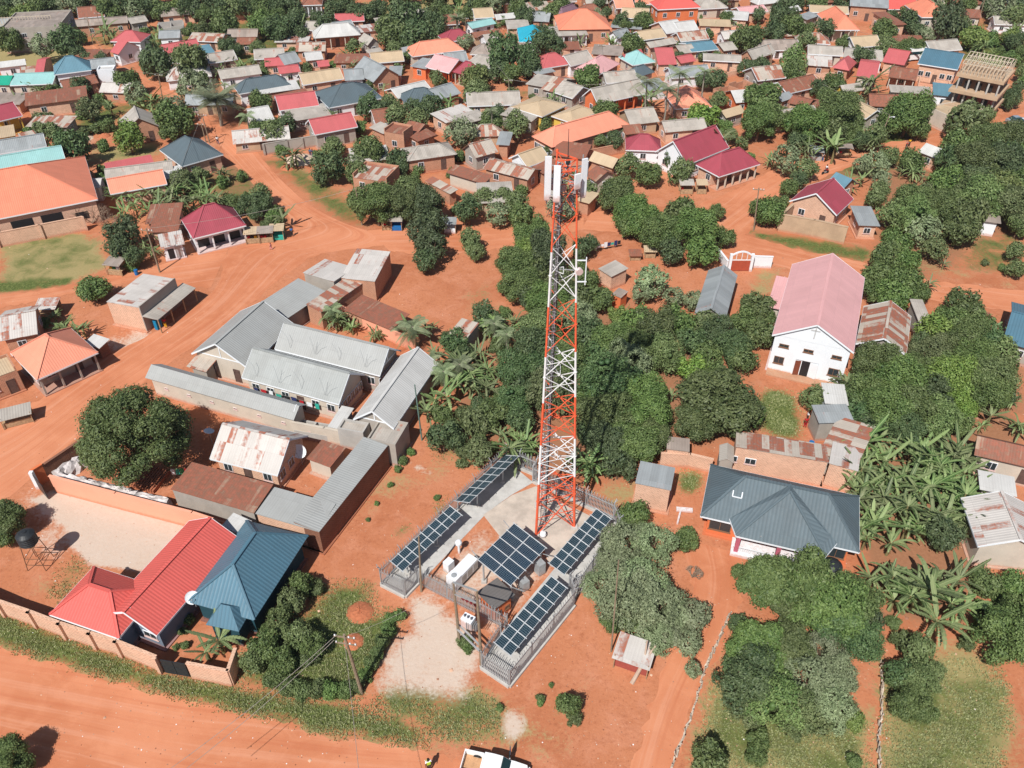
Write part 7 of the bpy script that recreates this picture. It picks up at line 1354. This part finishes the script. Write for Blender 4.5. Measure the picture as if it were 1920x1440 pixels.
# ---------------- people ----------------
M_skin = plain('dark_skin', (.10, .05, .03), .5, var=.1); M_hair = plain('black_hair', (.012, .01, .01), .8)
def skin(name, V, E_, Rr, mat, parent, sub=1):
    me = bpy.data.meshes.new(name); me.from_pydata(V, E_, []); o = bpy.data.objects.new(name, me); COL.objects.link(o); m = o.modifiers.new('skin', 'SKIN')
    for i, r in enumerate(Rr): me.skin_vertices[0].data[i].radius = (r, r)
    me.skin_vertices[0].data[0].use_root = True; m.use_smooth_shade = True
    if sub: s = o.modifiers.new('sub', 'SUBSURF'); s.levels = s.render_levels = sub
    dg = bpy.context.evaluated_depsgraph_get(); nm = bpy.data.meshes.new_from_object(o.evaluated_get(dg)); nm.materials.clear(); nm.materials.append(mat); nm.name = name
    o.modifiers.clear(); o.data = nm; o.parent = parent; return o
PM = {}
def person(px, py, rz, shirt, pants, label, pose='stand', s_=1.0, fingers=False):
    q = G(px, py); o = thing('person', label, 'person', q, rz); o.scale = (s_,) * 3; key = (pose, fingers)
    st = {'stand': .04, 'walk': .28, 'sit': .04}[pose]; ar = {'stand': (.05, .1), 'walk': (.2, -.2), 'sit': (.2, .2)}[pose]
    if key not in PM:
        V = [(0, 0, .95), (0, 0, 1.15), (0, 0, 1.38), (0, 0, 1.48), (0, .01, 1.56), (0, .02, 1.66)]; E_ = [(0, 1), (1, 2), (2, 3), (3, 4), (4, 5)]; Rr = [.125, .115, .14, .06, .085, .09]
        for sd, a_, l_ in ((-1, ar[0], st), (1, ar[1], -st)):
            i = len(V); V += [(sd * .19, 0, 1.4), (sd * .25, a_ * .5 - .02, 1.13), (sd * .27, a_ + .05, .9), (sd * .27, a_ + .1, .82)]; E_ += [(2, i), (i, i + 1), (i + 1, i + 2), (i + 2, i + 3)]; Rr += [.06, .045, .034, .036]
            if fingers:
                for f in range(4): j = len(V); V += [(sd * .27 + (f - 1.5) * .018, a_ + .11 + .01 * f, .76), (sd * .27 + (f - 1.5) * .02, a_ + .13, .70 + .008 * abs(f - 1.5))]; E_ += [(i + 3, j), (j, j + 1)]; Rr += [.009, .008]
                j = len(V); V += [(sd * .24, a_ + .13, .79)]; E_ += [(i + 3, j)]; Rr += [.009]
            i = len(V); V += [(sd * .1, 0, .88), (sd * .1, l_ * .5 + .03, .5), (sd * .1, l_, .1), (sd * .1, l_ + .02, .04), (sd * .11, l_ + .16, .03)]; E_ += [(0, i), (i, i + 1), (i + 1, i + 2), (i + 2, i + 3), (i + 3, i + 4)]; Rr += [.095, .065, .042, .042, .032]
        b = skin('body', V, E_, Rr, M_skin, o); sh_ = [(0, 0, .98), (0, 0, 1.18), (0, 0, 1.38)]; se = [(0, 1), (1, 2)]; sr = [.15, .14, .16]
        for sd, a_ in ((-1, ar[0]), (1, ar[1])): i = len(sh_); sh_ += [(sd * .19, 0, 1.4), (sd * .24, a_ * .4, 1.18)]; se += [(2, i), (i, i + 1)]; sr += [.078, .062]
        s2 = skin('shirt', sh_, se, sr, shirt, o); tv = [(0, 0, .97)]; te = []; tr_ = [.145]
        for sd, l_ in ((-1, st), (1, -st)): i = len(tv); tv += [(sd * .1, 0, .86), (sd * .1, l_ * .5 + .03, .5), (sd * .1, l_, .12)]; te += [(0, i), (i, i + 1), (i + 1, i + 2)]; tr_ += [.11, .082, .062]
        s3 = skin('trousers', tv, te, tr_, pants, o); hm = MB(); hm.lathe((0, .0, 1.66), [(.105, 0), (.108, .05), (.08, .1), (0, .125)], 12); h_ = hm.mesh('hair', M_hair, True)
        f = MB(); f.box((0, .105, 1.64), (.024, .03, .035)); 
        for x in (-.033, .033): f.box((x, .095, 1.675), (.02, .012, .012))
        f.box((0, .098, 1.605), (.045, .012, .01)); 
        for x in (-.093, .093): f.box((x, .01, 1.65), (.014, .03, .045))
        PM[key] = (b.data, s2.data, s3.data, h_, f.mesh('face', M_skin)); link('hair', h_, o); link('face', PM[key][4], o)
    else:
        b_, s_a, t_, h_, f_ = PM[key]; link('body', b_, o)
        for nm, me, mt in (('shirt', s_a, shirt), ('trousers', t_, pants)): me = me.copy(); me.materials.clear(); me.materials.append(mt); link(nm, me, o)
        link('hair', h_, o); link('face', f_, o)
    return o
M_hiv = plain('yellow_green_vest', rgb(190, 220, 70, .8), .7); M_grn = plain('green_cloth', rgb(60, 140, 90, .7), .8); M_pnk = plain('pink_cloth', rgb(230, 150, 170, .75), .8)
person(805, 1443, rad(200), M_white, M_black, 'person in white shirt with green-yellow bib on the road left of the pickup', 'stand', 1.0, True); mb = MB(); mb.box((0, 0, 1.22), (.3, .34, .3)); hv = [o for o in COL.objects if o.name.startswith('person')][-1]; mb.obj('bib', M_hiv, hv)
view(0, 0); person(*P(1228, 812), rad(30), M_white, M_navy, 'person walking on the red road beside the dark slate house', 'walk'); person(*P(463, 812), rad(0), M_teal, M_navy, 'person in blue beside the sand heap by the grey-gabled house'); person(*P(480, 825), rad(90), M_white, M_white, 'child in white on the red yard of the grey-gabled house', 's' and 'stand', .7)
person(*P(1748, 882), rad(0), M_blue, M_navy, 'left of two people in blue at the sand pile, upper left'); person(*P(1762, 886), rad(180), M_navy, M_blue, 'right of two people in blue at the sand pile, upper left')
view(1280, 0); person(*P(781, 906), rad(20), M_white, M_blue, 'person in white and blue outside the small grey kiosk', 'walk'); person(*P(1636, 718), rad(60), M_yel, M_black, 'person in yellow walking before the arcaded shop', 'walk'); person(*P(1742, 738), rad(0), M_grn, M_black, 'person in dark clothes on the road right of the arcaded shop', 'walk'); person(*P(1270, 826), rad(0), M_yel, M_black, 'person with yellow load under the large spreading tree')
view(1280, 720); person(*P(686, 245), rad(0), M_redc, M_redc, 'person in red and white on the yard beside the rust-banded shed'); person(*P(698, 205), rad(90), M_white, M_redc, 'second person partly hidden behind the one in red', 'stand', .8)
view(0, 360); person(*P(1527, 325), rad(90), M_pnk, M_pnk, 'child in pink near the roadside stalls', 'walk', .7); person(*P(1645, 250), rad(0), M_blue, M_black, 'person in blue at the right end of the roadside stalls'); person(*P(935, 765), rad(0), M_redc, M_yel, 'person in orange under the awning of the smoky corner shop')

def moto(px, py, rz, label):
    o = thing('motorcycle', label, 'motorcycle', G(px, py), rz)
    for x in (-.62, .62): mb = MB(); mb.tube([(x, -.05, .3), (x, .05, .3)], .3, 16); mb.obj('wheel', M_tyre, o)
    mb = MB(); mb.bar((-.5, 0, .75), (.15, 0, .78), .24, .1); mb.obj('seat', M_black, o); mb = MB(); mb.box((.3, 0, .78), (.4, .24, .22)); mb.obj('tank', M_redc, o); mb = MB(); mb.bar((.62, 0, .3), (.45, 0, 1.0), .06); mb.bar((-.6, 0, .32), (.2, 0, .5), .08); mb.box((0, 0, .42), (.4, .22, .26)); mb.obj('frame', M_steel, o); mb = MB(); mb.bar((.42, -.35, 1.02), (.42, .35, 1.02), .04); mb.obj('handlebar', M_steel, o)
view(1280, 0); moto(*P(800, 978), rad(30), 'motorcycle with rider crossing the junction, right of the tower'); person(*P(803, 975), rad(-60), M_white, M_navy, 'rider in white beside the motorcycle at the junction'); moto(*P(1255, 832), rad(60), 'motorcycle parked under the large spreading tree')
# ---------------- stalls, tanks, heaps ----------------
def stall(x, y, wd, dp, rz, roof, label, h=2.1, goods=(), cat='market stall', cloth=None):
    q = GP(x, y); o = thing('market_stall', label, cat, q, rz); mb = MB(); mb.solid([[Vector((-wd / 2 - .2, -dp / 2 - .3, h - .15)), Vector((wd / 2 + .2, -dp / 2 - .3, h - .15)), Vector((wd / 2 + .2, dp / 2 + .2, h + .15)), Vector((-wd / 2 - .2, dp / 2 + .2, h + .15))]], .05); mb.obj('roof', R[roof], o)
    for sx in (-1, 1):
        for sy in (-1, 1): mb = MB(); mb.tube([(sx * wd / 2, sy * dp / 2, 0), (sx * wd / 2, sy * dp / 2, h)], .05, 6); mb.obj('post', M_wood, o)
    mb = MB(); mb.box((0, 0, .75), (wd, dp * .8, .08)); mb.box((0, -dp * .38, .4), (wd, .05, .7)); mb.box((0, dp * .45, h * .5), (wd, .05, h * .9)); mb.obj('counter', cloth or M_wood, o)
    for i, m in enumerate(goods): mb = MB(); mb.box((-wd / 2 + .4 + i * .55, -.1, .95), (.4, .4, .34)); mb.obj('goods', m, o)
view(0, 360)
stall(1430, 280, 2.2, 1.6, rad(8), 'ta', 'leftmost roadside stall beside the maroon corner shop, dark front', goods=(M_redc, M_black, M_yel)); stall(1503, 276, 2.2, 1.5, rad(8), 'wa', 'middle roadside stall with red goods under a grey-brown roof', goods=(M_redc, M_redc)); stall(1567, 262, 2.0, 1.5, rad(6), 'ta', 'rightmost roadside stall with aqua cloth front', cloth=M_teal)
stall(665, 455, 2.4, 1.8, rad(-10), 'wa', 'ramshackle kiosk with yellow and green goods at the grass field corner', goods=(M_yel, M_grn, M_white)); stall(290, 690, 2.6, 2.2, rad(5), 'lr', 'low tin-roofed shelter among plants at the left road', h=1.9)
view(640, 360); stall(262, 208, 1.6, 1.3, rad(0), 'wa', 'left of two small stalls under the tall dark tree', goods=(M_redc,)); stall(315, 210, 1.7, 1.4, 0, 'gl', 'right of two small stalls, blue front, under the tall dark tree', cloth=M_blue); stall(612, 225, 1.9, 1.5, 0, 'gi', 'grey-white kiosk right of the tall dark tree', cloth=M_white)
view(1280, 0); stall(735, 895, 2.6, 2, rad(-10), 'gi', 'small grey kiosk at the foot of the shade trees, upper right', cloth=M_steel); stall(895, 880, 2.8, 1.4, rad(-5), 'wa', 'open wooden table stall right of the grey kiosk', goods=(M_white, M_redc)); stall(15, 1085, 2.2, 1.5, 0, 'gl', 'white-topped stall left, on the open ground below the maroon villa', goods=(M_redc,)); stall(100, 1085, 1.6, 1.4, 0, 'ta', 'wooden stall right, on the open ground below the maroon villa')
view(0, 720); stall(110, 215, 3.2, 1.6, rad(25), 'gl', 'white-topped market table with shadow beside the red road, left edge', h=1.7)
view(640, 1080); stall(1640, 490, 3.0, 2.2, rad(-22), 'lr', 'small grey tin-roofed stall with red front under the grey-green tree', h=2.0, cloth=plain('dull_red_board', rgb(190, 96, 84, .6), .9))
view(1080, 440, 7.2); stall(790, 330, 1.6, 1.2, 0, 'rr', 'small brown wooden table in the red farm yard', h=1.2, cat='table'); stall(990, 300, 1.6, 1.1, 0, 'ta', 'small pale-topped cupboard stand in the red farm yard', h=1.5, cat='stand')
ld = thing('laundry', 'long white sheet and blue clothes on a line in the farm yard', 'laundry', GP(360, 235)); a, b = GP(240, 240) - GP(360, 235), GP(600, 175) - GP(360, 235)
for i in range(8): mb = MB(); p = a.lerp(b, (i + .5) / 8); mb.bar(a.lerp(b, i / 8) + Vector((0, 0, 1.0)), a.lerp(b, (i + .9) / 8) + Vector((0, 0, 1.0)), .04, .9 - .25 * (i % 3)); mb.obj('cloth', [M_white, M_white, M_white, M_white, M_navy, M_teal, M_navy, M_black][i], ld)
def tank(px, py, z, r_, h, label, stand=0.0):
    o = thing('water_tank', label, 'water tank', G(px, py)); mb = MB(); prof = [(0, 0), (r_, .02)]
    for k in range(5): zz = h * .8 * k / 5; prof += [(r_, zz + .05), (r_ * 1.04, zz + .09), (r_ * 1.04, zz + .15), (r_, zz + .19)]
    prof += [(r_, h * .8), (r_ * .6, h * .95), (r_ * .25, h), (r_ * .25, h * 1.04), (0, h * 1.04)]; mb.lathe((0, 0, stand + .05), prof, 24); mb.obj('tank', M_black, o, smooth=True)
    if stand:
        for k in range(4):
            a = math.pi / 4 + k * math.pi / 2; t = Vector((math.cos(a) * r_, math.sin(a) * r_, stand)); f = Vector((math.cos(a) * r_ * 1.5, math.sin(a) * r_ * 1.5, 0)); mb = MB(); mb.bar(f, t, .07); mb.obj('leg', M_frame, o)
        mb = MB()
        for z in (.8, stand * .5, stand):
            for k in range(4): a, b = math.pi / 4 + k * math.pi / 2, math.pi / 4 + (k + 1) * math.pi / 2; q = r_ * (1.5 - .5 * z / stand); mb.bar((math.cos(a) * q, math.sin(a) * q, z), (math.cos(b) * q, math.sin(b) * q, z), .05)
        mb.box((0, 0, stand), (r_ * 1.7, r_ * 1.7, .05)); mb.obj('platform', M_frame, o)
tank(77, 1057, 0, .85, 1.5, 'black plastic water tank on a tall metal stand in the yard', 3.2); tank(1553, 1078, 0, 1.0, 1.9, 'large black water tank at the front corner of the slate-roofed house'); view(640, 0); tank(*P(975, 785), 0, .6, 1.2, 'left of two black tanks beside the long salmon-roofed block', 1.5); tank(*P(1010, 780), 0, .6, 1.2, 'right of two black tanks beside the long salmon-roofed block', 1.5)
def heap(pts, w_, h, label, mat, name, cat='heap', lump=.25, n=8):
    """long lumpy heap along a line of survey points"""
    Q = [GP(*p) for p in pts]; o = thing(name, label, cat, Q[0]); mb = MB(); rows = []; g = random.Random(len(label))
    for a, b in zip(Q, Q[1:]):
        d = b - a; L = d.length; u = d / L; s = Vector((-u.y, u.x, 0)); m_ = max(2, int(L / .45))
        for i in range(m_ + 1):
            c = a + d * i / m_ - Q[0]; rows.append([c + s * (w_ / 2 * math.cos(t) * (1 + g.uniform(-lump, lump))) + Vector((0, 0, max(-.02, h * abs(math.sin(t)) ** .7 * (1 + g.uniform(-lump, lump)))) if 0 < k < n else (0, 0, -.02)) for k, t in enumerate([math.pi * k / n for k in range(n + 1)])])
    for r0, r1 in zip(rows, rows[1:]):
        for k in range(n): mb.face([r0[k], r0[k + 1], r1[k + 1], r1[k]][::-1])
    mb.face(rows[0]); mb.face(rows[-1][::-1]); mb.obj('covering' if 'tarp' in label else 'soil', mat, o); return o
view(0, 860, 4.8); heap([(560, 215), (900, 300), (1250, 385), (1530, 460)], 1.6, 1.3, 'long brick stack covered with whitish tarp behind the peach wall', M_tarp, 'covered_brick_stack'); heap([(530, 195), (700, 80), (850, -20)], 1.7, 1.3, 'shorter tarp-covered brick stack beside the dark brick wall', M_tarp, 'covered_brick_stack')
bo = thing('brick_stack', 'rows of red clay bricks drying beside the big mango tree', 'bricks', GP(1370, 300)); u_ = (GP(1500, 130) - GP(1350, 320)); s_ = (GP(1200, 265) - GP(1380, 315)); M_clay = plain('clay_brick', rgb(196, 120, 88, .7), .9, var=.3)
for i in range(9): mb = MB(); a = s_ * (i / 8) + GP(1380, 315) - GP(1370, 300); mb.bar(a + Vector((0, 0, .22)), a + u_ + Vector((0, 0, .22)), .22, .45); mb.obj('brick_row', M_clay, bo)
M_mound = plain('red_soil', rgb(200, 122, 86, .72), .95, var=.25, scale=5)
def mound(x, y, r, h, label, mat=None):
    g = random.Random(int(x)); o = thing('soil_mound', label, 'mound', GP(x, y)); mb = MB(); n = 26; R_ = [0, .3, .55, .8, 1.0]
    pts = [[Vector((r * q * math.cos(6.2832 * k / n) * (1 + g.uniform(-.06, .06)), r * q * math.sin(6.2832 * k / n) * (1 + g.uniform(-.06, .06)), h * (1 - q ** 1.6) * (1 + g.uniform(-.12, .12)) - (.03 if q == 1 else 0))) for k in range(n)] for q in R_]
    for r0, r1 in zip(pts, pts[1:]):
        for k in range(n): mb.face([r0[k], r1[k], r1[(k + 1) % n], r0[(k + 1) % n]])
    mb.obj('soil', mat or M_mound, o, smooth=True)
M_sand = plain('sand', rgb(226, 200, 178, .76), .95)
view(640, 1080); mound(105, 205, 1.35, .4, 'upper and larger red soil mound beside the hedge'); mound(70, 370, 1.0, .32, 'lower red soil mound beside the leaning pole'); view(0, 0); mound(1690, 900, 3.0, .8, 'pale sand pile where two people in blue stand', M_sand); mound(1620, 945, 1.5, .6, 'small red soil pile below the pale sand pile'); mound(590, 765, 1.2, .6, 'low red soil heap behind the grey-gabled house plot'); mound(470, 778, 2.0, .5, 'pale sand heap on the plot of the grey-gabled house', M_sand)
view(640, 0); 
# unfinished three-storey block with a timber roof frame
view(1640, 80, 6.857); A, B, C_ = GP(1085, 412, 9), GP(1640, 520, 9), GP(1925, 400, 9); ux = (B - A); Lx = ux.length; ux.normalize(); uy = Vector((-ux.y, ux.x, 0)); Ly = 9.0
ub = thing('unfinished_building', 'unfinished three-storey concrete building topped by a timber roof frame', 'building', (A.x, A.y, 0), math.atan2(ux.y, ux.x)); LM.append(('the unfinished three-storey block', Vector((A.x + 5, A.y, 0)), ub))
for k, (z, o0) in enumerate(((3, -1.6), (6, -.8), (9, 0))): mb = MB(); mb.box((Lx / 2 + o0 * .3, Ly / 2 + o0 / 2, z), (Lx + .8 - o0 * .5, Ly - o0 + .6, .6)); mb.obj('floor_slab', W['ta'], ub)
for z0 in (0, 3, 6):
    mb = MB(); mb.box((Lx / 2, Ly / 2 + .6, z0 + 1.5), (Lx - 1.6, Ly - 2.4, 2.6)); mb.obj('wall', plain('pinkish_render', rgb(190, 120, 116, .7), .9) if z0 == 3 else wall_mat('brown_render', rgb(160, 126, 108, .7), stain=.5), ub)
    for i in range(5):
        for j in (0.1, Ly - .3): mb = MB(); mb.box((.3 + (Lx - .6) * i / 4, j, z0 + 1.5), (.3, .3, 2.6)); mb.obj('column', W['co'], ub)
    for i in range(3): mb = MB(); mb.box((Lx * (.25 + .25 * i), .76, z0 + 1.3), (1.2, .08, 1.3)); mb.obj('opening', M_dark, ub)
mb = MB(); n = 13
M_tim = plain('new_timber', rgb(222, 208, 186, .74), .85)
for i in range(n):
    x = Lx * i / (n - 1)
    for y in (0, Ly): mb.bar((x, y, 9.2), (x, y, 11.3), .1)
    mb.bar((x, 0, 11.3), (x, Ly / 2, 12.6), .1); mb.bar((x, Ly, 11.3), (x, Ly / 2, 12.6), .1); mb.bar((x, 0, 11.3), (x, Ly, 11.3), .08)
for y in np.linspace(0, Ly, 7): mb.bar((0, y, 11.35 + 1.25 * (1 - abs(y - Ly / 2) / (Ly / 2))), (Lx, y, 11.35 + 1.25 * (1 - abs(y - Ly / 2) / (Ly / 2))), .09); mb.bar((0, y, 9.2), (0, y, 11.3), .1); mb.bar((Lx, y, 9.2), (Lx, y, 11.3), .1)
mb.obj('roof_frame', M_tim, ub)
H_('f', (945, 960), (1410, 875), (880, 800), 3.1, None, 'ta', 'pl', 'single-storey arcaded shop with parapet below the unfinished three-storey block', 'the arcaded shop', win=0, cols=6, name='shop')
for i in range(5): put(HOUSES[-1], 'n', -HOUSES[-1]['ix'] + 1.5 + i * (2 * HOUSES[-1]['ix'] - 2) / 4.6, .1, 'opening', 1.1, 2.0)
# scaffold poles around the long unfinished building, far left
view(0, 0)
sf = thing('scaffold', 'rows of thin timber scaffold poles against the long unfinished building', 'scaffold', GP(0, 250)); mb = MB()
for i in range(22): p = GP(0, 250).lerp(GP(330, 232), i / 21) - GP(0, 250); mb.bar(p, p + Vector((0, 0, 6.6)), .1)
for z in (2.6, 4.8, 6.4): mb.bar((0, 0, z), GP(330, 232) - GP(0, 250) + Vector((0, 0, z)), .1)
mb.obj('poles', M_tim, sf)
# small loose things
def bits(name, label, cat, fn, spots, grp=None):
    for i, (x, y, rz) in enumerate(spots):
        o = thing(name, label[i] if isinstance(label, (list, tuple)) else label, cat, GP(x, y), rad(rz), grp); fn(o, i)
def jerry(o, i): mb = MB(); mb.box((0, 0, .18), (.3, .2, .34)); mb.obj('body', M_yel, o); mb = MB(); mb.box((0, 0, .38), (.14, .06, .06)); mb.obj('handle', M_yel, o)
def barrel(o, i): mb = MB(); mb.lathe((0, 0, 0), [(0, 0), (.28, .0), (.3, .3), (.28, .6), (.3, .85), (0, .86)], 16); mb.obj('drum', M_blue, o)
view(540, 700, 6.857); bits('jerrycan', ['yellow jerrycan by the wall between the grey rows', 'second yellow jerrycan a little to the right between the grey rows'], 'jerrycan', jerry, [(1060, 190, 20), (1130, 210, 70)])
view(0, 360); bits('barrel', 'blue plastic barrel beside the ramshackle kiosk', 'barrel', barrel, [(770, 465, 0)]); view(1280, 720); bits('barrel', ['blue barrel at the foot of the rust-banded shed', ], 'barrel', barrel, [(718, 355, 0)])
ld = None; view(1180, 820, 4); ld = thing('timber_pieces', 'white broken furniture lying on the dirt beside the slate-roofed house', 'debris', GP(390, 600)); mb = MB(); mb.bar((-.6, -1.0, .15), (.1, 1.0, .15), .18, .3); mb.bar((-.4, 1.0, .2), (1.3, .8, .2), .5, .25); mb.obj('plank', M_white, ld)
view(320, 780, 4.364); ld = thing('laundry', 'green white and red clothes on a line by the long rust-red roof', 'laundry', GP(90, 510)); 
for i, m in enumerate((M_white, M_teal, M_grn, M_redc)): mb = MB(); mb.box((-.7 + .5 * i, .02 * i, 1.0), (.42, .04, .9)); mb.obj('cloth', m, ld)
# stones, litter and clods as uncountable ground scatter
def litter():
    g = np.random.default_rng(9); n = 4200; Y = 28 + g.uniform(0, 1, n) ** 1.6 * 90; X = g.uniform(-1, 1, n) * (Y * .75 + 12); s = g.uniform(.015, .06, n)[:, None] * (1 + (g.uniform(0, 1, (n, 1)) > .985) * 2)
    p = np.c_[X, Y, np.full(n, .012)]; a = g.uniform(0, 6.28, n); d = np.c_[np.cos(a), np.sin(a), np.zeros(n)]; e = np.c_[-np.sin(a), np.cos(a), np.zeros(n)]; up = np.c_[np.zeros((n, 2)), np.ones(n)]
    base = [p - d * s - e * s, p + d * s - e * s * .8, p + d * s * .9 + e * s, p - d * s + e * s]; top = p + up * s * 1.0
    V = np.stack(base + [top], 1).reshape(-1, 3); o = np.arange(n)[:, None] * 5; F = np.concatenate([o + np.array([[0, 1, 4]]), o + np.array([[1, 2, 4]]), o + np.array([[2, 3, 4]]), o + np.array([[3, 0, 4]])]); t = np.tile(g.uniform(0, 1, n), 4)
    m = NT('stone_and_litter'); at = m.n('Attribute', attribute_name='tint').outputs['Fac']; c = m.mix(m.step(at, .94, .95), m.mix(at, rgb(150, 90, 64, .7), rgb(236, 196, 168, .78)), rgb(240, 240, 240, .84)); m.out(c, .9)
    ob = link('litter', np_mesh('litter', V, F, m.mat, {'tint': t})); ob['kind'] = 'stuff'; tag(ob, 'scattered stones, clods and scraps of litter on the ground', 'litter')
litter()

PP = [o for o in COL.objects if o.name.startswith('utility_pole')]
def ptop(o): s_ = [c for c in o.children if c.name.startswith('shaft')][0]; v = max((Vector(x.co) for x in s_.data.vertices), key=lambda c: c.z); return Vector(o.location) + v
far_ = sorted([o for o in PP if o.location.y > 80], key=lambda o: o.location.x)
for a_, b_ in zip(far_, far_[1:]):
    if (a_.location - b_.location).length < 60: wire(ptop(a_), ptop(b_), .8, 'power line from the %s to the %s' % (' '.join(a_['label'].split()[:5]), ' '.join(b_['label'].split()[:5])), .025, 'power lines over the town')
# ---------------- descriptions: what each building and plant is, and which landmark it stands beside ----------------
bpy.context.view_layer.update()
TT = sorted([t for t in TREES if t['kind'] in 'mtdgl'], key=lambda t: -t['r'] * scale_at(t['p'])); rest = [t for t in TT[285:] if not t['fixed']]
def tri_arr(me, cache={}):
    if me.name not in cache:
        me.calc_loop_triangles(); n = len(me.loop_triangles); v = np.empty(len(me.vertices) * 3, np.float32); me.vertices.foreach_get('co', v); f = np.empty(n * 3, np.int32); me.loop_triangles.foreach_get('vertices', f)
        a = me.attributes.get('tint'); t = np.full(n, .5, np.float32)
        if a is not None and len(a.data) == n: a.data.foreach_get('value', t)
        cache[me.name] = (v.reshape(-1, 3), f.reshape(-1, 3), t)
    return cache[me.name]
Vs, Fs_, Ts, Ms, off_ = [], [], [], [], 0; mats_ = [LEAF[k] for k in 'mtdgl'] + [M_bark]
for t in rest:
    for c in list(t['o'].children):
        v, f, tt = tri_arr(c.data); M = np.array(t['o'].matrix_world @ c.matrix_local); v2 = v @ M[:3, :3].T + M[:3, 3]; Vs.append(v2); Fs_.append(f + off_); Ts.append(tt); Ms.append(np.full(len(f), 5 if c.name.startswith('trunk') else 'mtdgl'.index(t['kind']))); off_ += len(v2); bpy.data.objects.remove(c)
    TREES.remove(t); bpy.data.objects.remove(t['o'])
me = np_mesh('far_woods', np.concatenate(Vs), np.concatenate(Fs_), mats_, {'tint': np.concatenate(Ts)}); me.polygons.foreach_set('material_index', np.concatenate(Ms).astype(np.int32)); fw = link('far_woods', me); fw['kind'] = 'stuff'; tag(fw, 'small distant trees scattered between and beyond the far houses', 'trees')
def rel(p, q):
    dx, dy = p.x - q.x, (p.y - q.y)
    s = CAM_F / (max(20, p.y) * .78 + 41); ex, ey = dx * s, dy * s * 40 / (40 + p.y * .35)
    if abs(ex) > abs(ey): return 'right of' if ex > 0 else 'left of'
    return 'behind' if ey > 0 else 'in front of'
KD = {'gx': 'gabled', 'gy': 'gable-ended', 'h': 'hip-roofed', 's': 'lean-to roofed', 'sb': 'lean-to roofed', 'sr': 'lean-to', 'sl': 'lean-to', 'f': 'flat-topped', 'u': 'roofless'}
used = set(o['label'] for o in COL.objects if o.get('label'))
def base_label(p, ds, skip):
    L = sorted(((p - q).length, s, q) for s, q, o in LM if o is not skip)
    return '%s %s %s' % (ds, rel(p, L[0][2]), L[0][1])
groups = {}
for r in HOUSES:
    if r['o'].get('label'): continue
    sz = '' if r['w'] * r['d'] > 45 else 'small '
    k = 'roofless %s walls' % WN[r['wall']].replace('-walled', '') if r['kind'] == 'u' else '%s%s-roofed %s house' % (sz, RN[r['roof']].replace(' tin', ''), WN[r['wall']])
    groups.setdefault(base_label(r['p'], k, r['o']), []).append((r['p'].x, r['p'].y, r['o']))
for t in TREES:
    if t['fixed'] : continue
    ds = KN[t['kind']][1]
    if t['kind'] != 'n': ds = ('big ' if t['r'] > 4.2 else 'small ' if t['r'] < 2.2 else '') + ds
    groups.setdefault(base_label(t['p'], ds, None), []).append((t['p'].x, t['p'].y, t['o']))
ORD = ['leftmost', 'second from left', 'third from left', 'fourth from left', 'fifth from left', 'sixth from left', 'seventh from left', 'eighth from left', 'ninth from left', 'tenth from left', 'eleventh from left', 'twelfth from left']
for lab, items in groups.items():
    if len(items) == 1 and lab not in used: items[0][2]['label'] = lab; used.add(lab); continue
    items.sort(key=lambda a: a[0] / (a[1] + 50)); n = len(items)
    for i, it in enumerate(items):
        if n == 2: l = ('left ' if i == 0 else 'right ') + 'of two, ' + lab
        elif i == n - 1 and n > 2: l = 'rightmost ' + lab
        elif i < len(ORD): l = ORD[i] + ', ' + lab
        else: l = '%s from right, ' % ['last', 'second', 'third', 'fourth', 'fifth', 'sixth', 'seventh', 'eighth', 'ninth', 'tenth', 'eleventh', 'twelfth', 'thirteenth', 'fourteenth', 'fifteenth', 'sixteenth', 'seventeenth', 'eighteenth', 'nineteenth', 'twentieth'][min(19, n - 1 - i)] + lab
        l = l.replace('tin-roofed', 'roofed') if len(l.split()) > 16 else l
        for a_, b_ in (('beside the ', 'by '), ('dense ', ''), ('leafy ', ''), (' building', ''), (' brick', ''), (' mango', '')):
            if len(l.split()) > 16: l = l.replace(a_, b_)
        it[2]['label'] = l
GRP = {'n': 'banana plants in the groves and yards', 'm': 'mango trees through the town', 't': 'leafy trees through the town', 'd': 'dark green trees through the town', 'g': 'airy grey-green trees', 'l': 'light green trees', 'b': 'shrubs and hedge bushes', 'p': 'palms'}
for t in TREES: t['o']['group'] = GRP[t['kind']]
for r in HOUSES: r['o']['group'] = 'houses and shops of the town'
for o in COL.objects:
    if o.name.startswith('utility_pole'): o['group'] = 'utility poles'
    elif o.name.startswith('market_stall'): o['group'] = 'roadside stalls'
    elif o.name.startswith('person') and o.parent is None: o['group'] = 'people about the town'

# ---------------- haze: one box of even thin air round the camera and the whole town ----------------
hz = MB(); hz.box((0, 900, 39), (6000, 5000, 80)); hm = bpy.data.materials.new('haze'); hm.use_nodes = True; t_ = hm.node_tree; t_.nodes.remove(t_.nodes['Principled BSDF'])
pv = t_.nodes.new('ShaderNodeVolumePrincipled'); pv.inputs['Color'].default_value = (.86, .92, 1.0, 1); pv.inputs['Density'].default_value = HAZE; pv.inputs['Anisotropy'].default_value = .2
t_.links.new(pv.outputs[0], t_.nodes['Material Output'].inputs['Volume']); ho = hz.obj('haze', hm); ho['kind'] = 'stuff'
